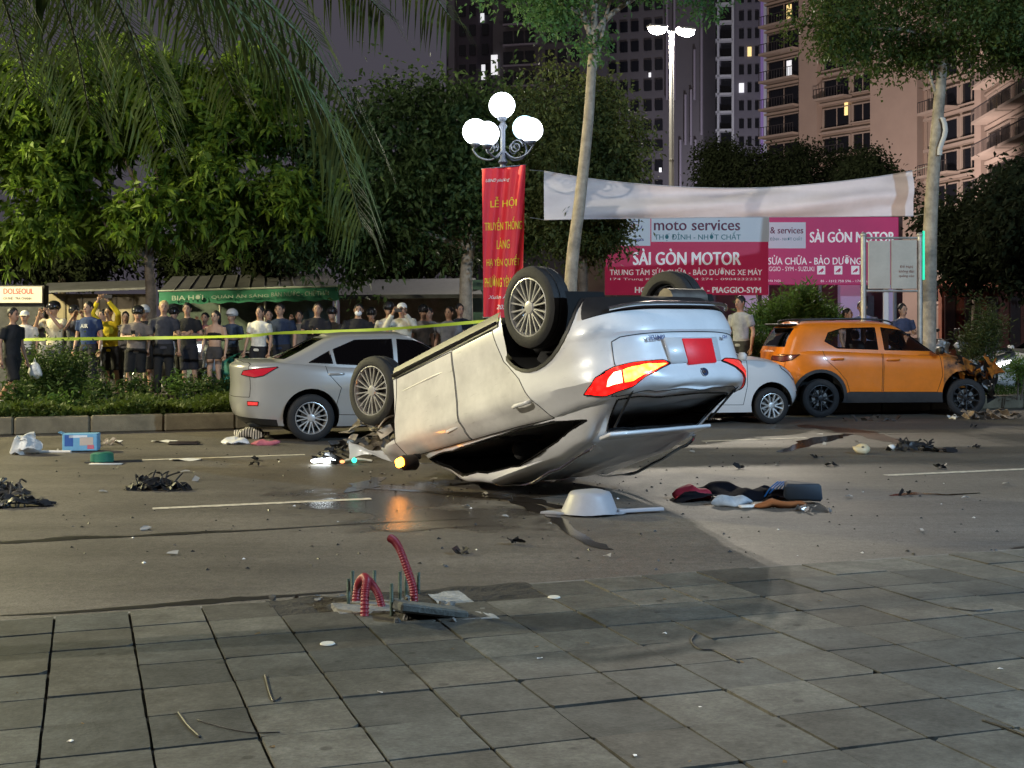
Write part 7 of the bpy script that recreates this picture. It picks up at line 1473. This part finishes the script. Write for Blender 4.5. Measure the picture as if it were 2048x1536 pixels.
# right-hand pieces
b = MB(); b.ell((0, 0, .05), (.10, .08, .065), nu=16, nv=10); crumple(b, .04, 10, 12, .0); o = put(b, 'cream_pouch', mat('cream_plastic', (.55, .45, .28), .5), GP(1722, 908), 'cream coloured pouch with a hole on the right lane', 'pouch'); b = MB(); b.ell((0.01, -.05, .075), (.028, .02, .025), nu=10, nv=6); b.build('opening', plast, o, True, fix=False)
put(heap(22, (.25, .10), .15), 'radiator_piece', plast, GP(1828, 900), 'black radiator wreckage on the right lane', 'wreckage'); put(shards(12, .12, 23, (.42, .05), .03), 'radiator_slivers', plast, GP(1835, 904), 'thin black slivers around the radiator wreckage', 'wreckage')
b = MB(); b.ell((0, 0, .03), (.05, .04, .035), nu=10, nv=7); put(b, 'pale_nub', wh_pl, GP(1783, 899), 'pale nub beside the radiator wreckage', 'fragment')
for x, y, lab in ((1880, 937, 'oval black chip above the near lane line'), (1955, 896, 'black chip at the far right of the road'), (1950, 855, 'black chip below the orange car front wheel'), (1623, 916, 'black chip left of the cream pouch'), (1660, 932, 'black chip in front of the cream pouch'), (1475, 938, 'black chip near the overturned roof edge'), (1815, 990, 'dark flattened scrap in the shaded lane'), (920, 1108, 'small black chip in the near lane by the pavement'), (1035, 1090, 'black sliver right of the amber reflection')): put(shards(4, .07, x+y, (.06, .03), .03), 'black_chip', plast, GP(x, y), lab, 'fragment', 0, 'black chips on the road')
put(shards(30, .16, 31, (.5, .16), .12), 'wing_scraps', mat('debris_mixed', (.05, .035, .03), .5, var=.7, vscale=8, col2=(.4, .3, .22)), GP(1985, 838), 'scraps heaped below the smashed orange wing', 'wreckage')
put(shards(8, .10, 32, (.2, .08), .08), 'white_scraps', wh_pl, GP(1925, 838), 'white plastic scraps beside the orange front wheel', 'wreckage')
put(shards(12, .13, 33, (.5, .1), .05), 'sill_scraps', mat('debris_grey', (.05, .045, .04), .5), GP(1745, 842), 'dark scraps under the orange car sill', 'wreckage')
for i, (x, y) in enumerate([(1553, 931), (1215, 1116), (1350, 893), (1412, 888), (1843, 1064), (1698, 996), (868, 960), (930, 1015), (970, 990), (1010, 1035), (820, 955), (765, 950), (740, 962), (370, 945), (392, 962), (205, 985), (345, 1110), (1650, 890), (1715, 885), (1930, 998), (2010, 970), (1640, 870), (1385, 905), (290, 1060), (1100, 1050)]):
    b = shards(1, .06+.03*((i*7) % 3)/2, 100+i, (.0, .0), .012, .2); put(b, 'pale_shard', mat('debris_pale', (.34, .32, .29), .6), GP(x, y), where('pale splinter', x, y), 'fragment', 0, 'pale splinters scattered on the road', angle=20)
grit = MB(); q = random.Random(500)
for i in range(420):
    x, y = (q.uniform(100, 2000), 880+260*q.random()**1.3) if i % 3 else (q.gauss(1000, 260), q.gauss(975, 40))
    if not 870 < y < 1150: continue
    p = GP(x, y); s_ = q.uniform(.006, .022); a_ = q.uniform(0, 6.3); vs = [p+Vector((s_*math.cos(a_+k*2.1)*q.uniform(.6, 1.2), s_*math.sin(a_+k*2.1)*q.uniform(.6, 1.2), .002)) for k in range(3)]+[p+Vector((0, 0, s_*.7))]; grit.add(vs, [(0, 1, 2), (0, 1, 3), (1, 2, 3), (2, 0, 3)], 0 if q.random() < .92 else 1)
tag(grit.build('road_grit', [plast, wh_pl]), 'fine crumbs of broken plastic and glass over the asphalt', 'grit', kind='stuff')
# ------------------------------------------------------------------ lamp footing with bolts and red conduits
fo = empty('lamp_footing', SWP(790, 1215), ROADANG, 'broken concrete footing with anchor bolts and red conduits at the pavement edge', 'footing'); FO = Vector(fo.location); FI = Matrix.Rotation(-ROADANG, 3, 'Z')
def fl_(x, y, dz=0.0): return FI @ (SWP(x, y)-FO) + Vector((0, 0, dz))
conc = mat('raw_concrete', (.17, .165, .15), .95, var=.35, vscale=9, bump=.7, bscale=30); dirt = mat('pit_dirt', (.022, .018, .013), .95, var=.5, vscale=10, bump=.8, bscale=30); conduit = mat('conduit_red', (.21, .014, .024), .45)
b = MB(); b.sheet(lambda a, c_: ST(lerp(S0+3*TS-.02, S0+7*TS+.02, a), lerp(TE-TT, TE+.03, c_), swz(6.4)-.001)+Vector((0, 0, .012*noise.noise(Vector((a*9, c_*4, 1)))))-FO, 50, 14); b.v = [tuple(FI @ Vector(v)) for v in b.v]; b.build('pit_floor', dirt, fo, True, fix=False)
b = MB(); b.cbox(fl_(745, 1215, -.012), (.40, .28, .05), .012); crumple(b, .012, 8, 2); b.build('base_block', conc, fo, fix=False)
b = MB(); b.sheet(lambda a, c_: fl_(lerp(lerp(850, 905, c_), lerp(918, 1000, c_), a), lerp(1183, 1240, c_), .004), 10, 8); crumple(b, .008, 9, 4); b.build('cement_patch', mat('cement_pale', (.26, .26, .245), .95, var=.3, vscale=14, bump=.6, bscale=50), fo)
b = MB(); b.cbox(fl_(858, 1232, .03), (.34, .24, .045), .01, Matrix.Rotation(R(10), 3, 'Y') @ Matrix.Rotation(R(-7), 3, 'X')); crumple(b, .01, 10, 5); b.build('broken_slab', mat('slab_dark', (.075, .08, .072), .9, var=.3, vscale=10, bump=.5, bscale=50), fo, fix=False)
bolt = mat('bolt_green', (.10, .14, .11), .5, .5, var=.3, vscale=30)
for x, y, h_ in ((697, 1212, .15), (705, 1190, .14), (749, 1188, .13), (783, 1232, .17), (800, 1205, .17), (837, 1188, .10), (812, 1190, .14)):
    p = fl_(x, y, -.01); b = MB(); b.tube([p, p+Vector((0, 0, h_))], .0085, 8)
    for i in range(10): b.lathe([(.0085, h_*.35+i*.009), (.0105, h_*.35+i*.009+.004), (.0085, h_*.35+i*.009+.008)], 8, Matrix.Translation(p))
    b.build('anchor_bolt', bolt, fo, True, 50)
def corr(pts, r, nm='conduit'):
    pp = catmull(pts, 40); rs = [r*(1+.10*math.sin(i*1.25)) for i in range(len(pp))]; b = MB(); b.tube(pp, rs, 12, cap=False); o = b.build(nm, conduit, fo, True); b = MB(); b.tube([pp[-2], pp[-1]], r*.86, 12); b.build('dark_mouth', plast, o)
def up_(x, y, yb, xb):      # point above footing pixel (xb, yb) seen at (x, y)
    g0 = SWP(xb, yb); p = PX(x, y, g0.y); return FI @ (p-FO)
corr([fl_(828, 1212, -.02), up_(827, 1180, 1212, 828), up_(815, 1140, 1210, 826), up_(800, 1100, 1208, 824), up_(789, 1082, 1206, 822), up_(780, 1076, 1204, 820)], .020)
corr([fl_(729, 1232, -.03), up_(730, 1190, 1228, 729), up_(733, 1162, 1224, 730), up_(727, 1155, 1214, 728), up_(716, 1172, 1204, 720), fl_(710, 1206, -.03)], .021)
corr([fl_(766, 1215, -.02), up_(757, 1190, 1215, 764), up_(745, 1170, 1213, 755), up_(738, 1162, 1212, 750), up_(735, 1168, 1208, 745)], .019)
q = random.Random(44)
for i in range(46):
    x = q.choice([q.uniform(620, 690), q.uniform(770, 820), q.uniform(545, 690), q.uniform(870, 915)]); y = q.uniform(1195, 1245) if x > 700 else q.uniform(1190, 1218); s_ = q.uniform(.010, .032); b = MB(); b.ell((0, 0, 0), (s_, s_*q.uniform(.6, 1), s_*.7), nu=6, nv=4); crumple(b, s_*.6, 40, i); o = b.build('rubble', conc if i % 3 else mat('rubble_dark', (.05, .05, .048), .9), fo, fix=False); o.location = fl_(x, y, s_*.3-(.02 if x < 690 else 0)); o.rotation_euler = (q.uniform(0, 3), 0, q.uniform(0, 3))
for x, y, lab in ((655, 1288, 'white round cap set in the paving near the footing'), (1108, 1195, 'pale round cap in the paving near the kerb')): b = MB(); b.lathe([(.001, .006), (.030, .006), (.034, .001)], 22); o = b.build('paving_stud', mat('cap_cream', (.55, .52, .44), .7), None, True, 40); o.location = SWP(x, y, .003); tag(o, lab, 'stud', 'studs in the paving')
# leaves, twigs and scraps on the pavement
for i, (pp, lab) in enumerate([([(357, 1425), (375, 1450), (400, 1474)], 'dark twig lying near the lower left joint'), ([(395, 1440), (450, 1455), (505, 1465), (560, 1464)], 'long thin twig right of the dark twig'), ([(1392, 1268), (1383, 1282), (1398, 1298), (1425, 1300), (1440, 1306), (1478, 1325)], 'curled dark cable on the right of the pavement'), ([(1900, 1215), (1945, 1222), (1985, 1219)], 'dark stick at the far right of the pavement'), ([(530, 1350), (545, 1400), (560, 1395)], 'hair thin twig in the middle left'), ([(1965, 1440), (2010, 1455), (2060, 1475)], 'dark stick by the right edge of the pavement')]):
    b = MB(); b.tube([SWP(x, y, .006) for x, y in [tuple(p)[:2] for p in catmull([(x, y, 0) for x, y in pp], 5)]], [.0045 if i != 1 else .0022]*((len(pp)-1)*5+1), 5); tag(b.build('twig', plast, None, True), lab, 'twig', 'twigs on the pavement')
q = random.Random(77)
spots = [(1073, 1296), (1080, 1320), (1175, 1290), (1484, 1326), (1400, 1416), (1640, 1205), (1822, 1200), (1270, 1516), (1380, 1525), (1570, 1530), (760, 1387), (545, 1497), (165, 1452), (140, 1486), (35, 1390), (515, 1270), (1330, 1270), (1330, 1200), (905, 1300), (2000, 1340)]
for i, (x, y) in enumerate(spots):
    b = shards(1, q.uniform(.012, .026), 700+i, (0, 0), .003, .15); o = b.build('leaf_scrap', wh_pl if i % 3 == 1 else mat('dry_leaf', (.16, .10, .04), .8), None, fix=False); o.location = SWP(x, y, .001); tag(o, where('dry leaf' if i % 3 != 1 else 'white scrap', x, y), 'scrap', 'scraps on the pavement')
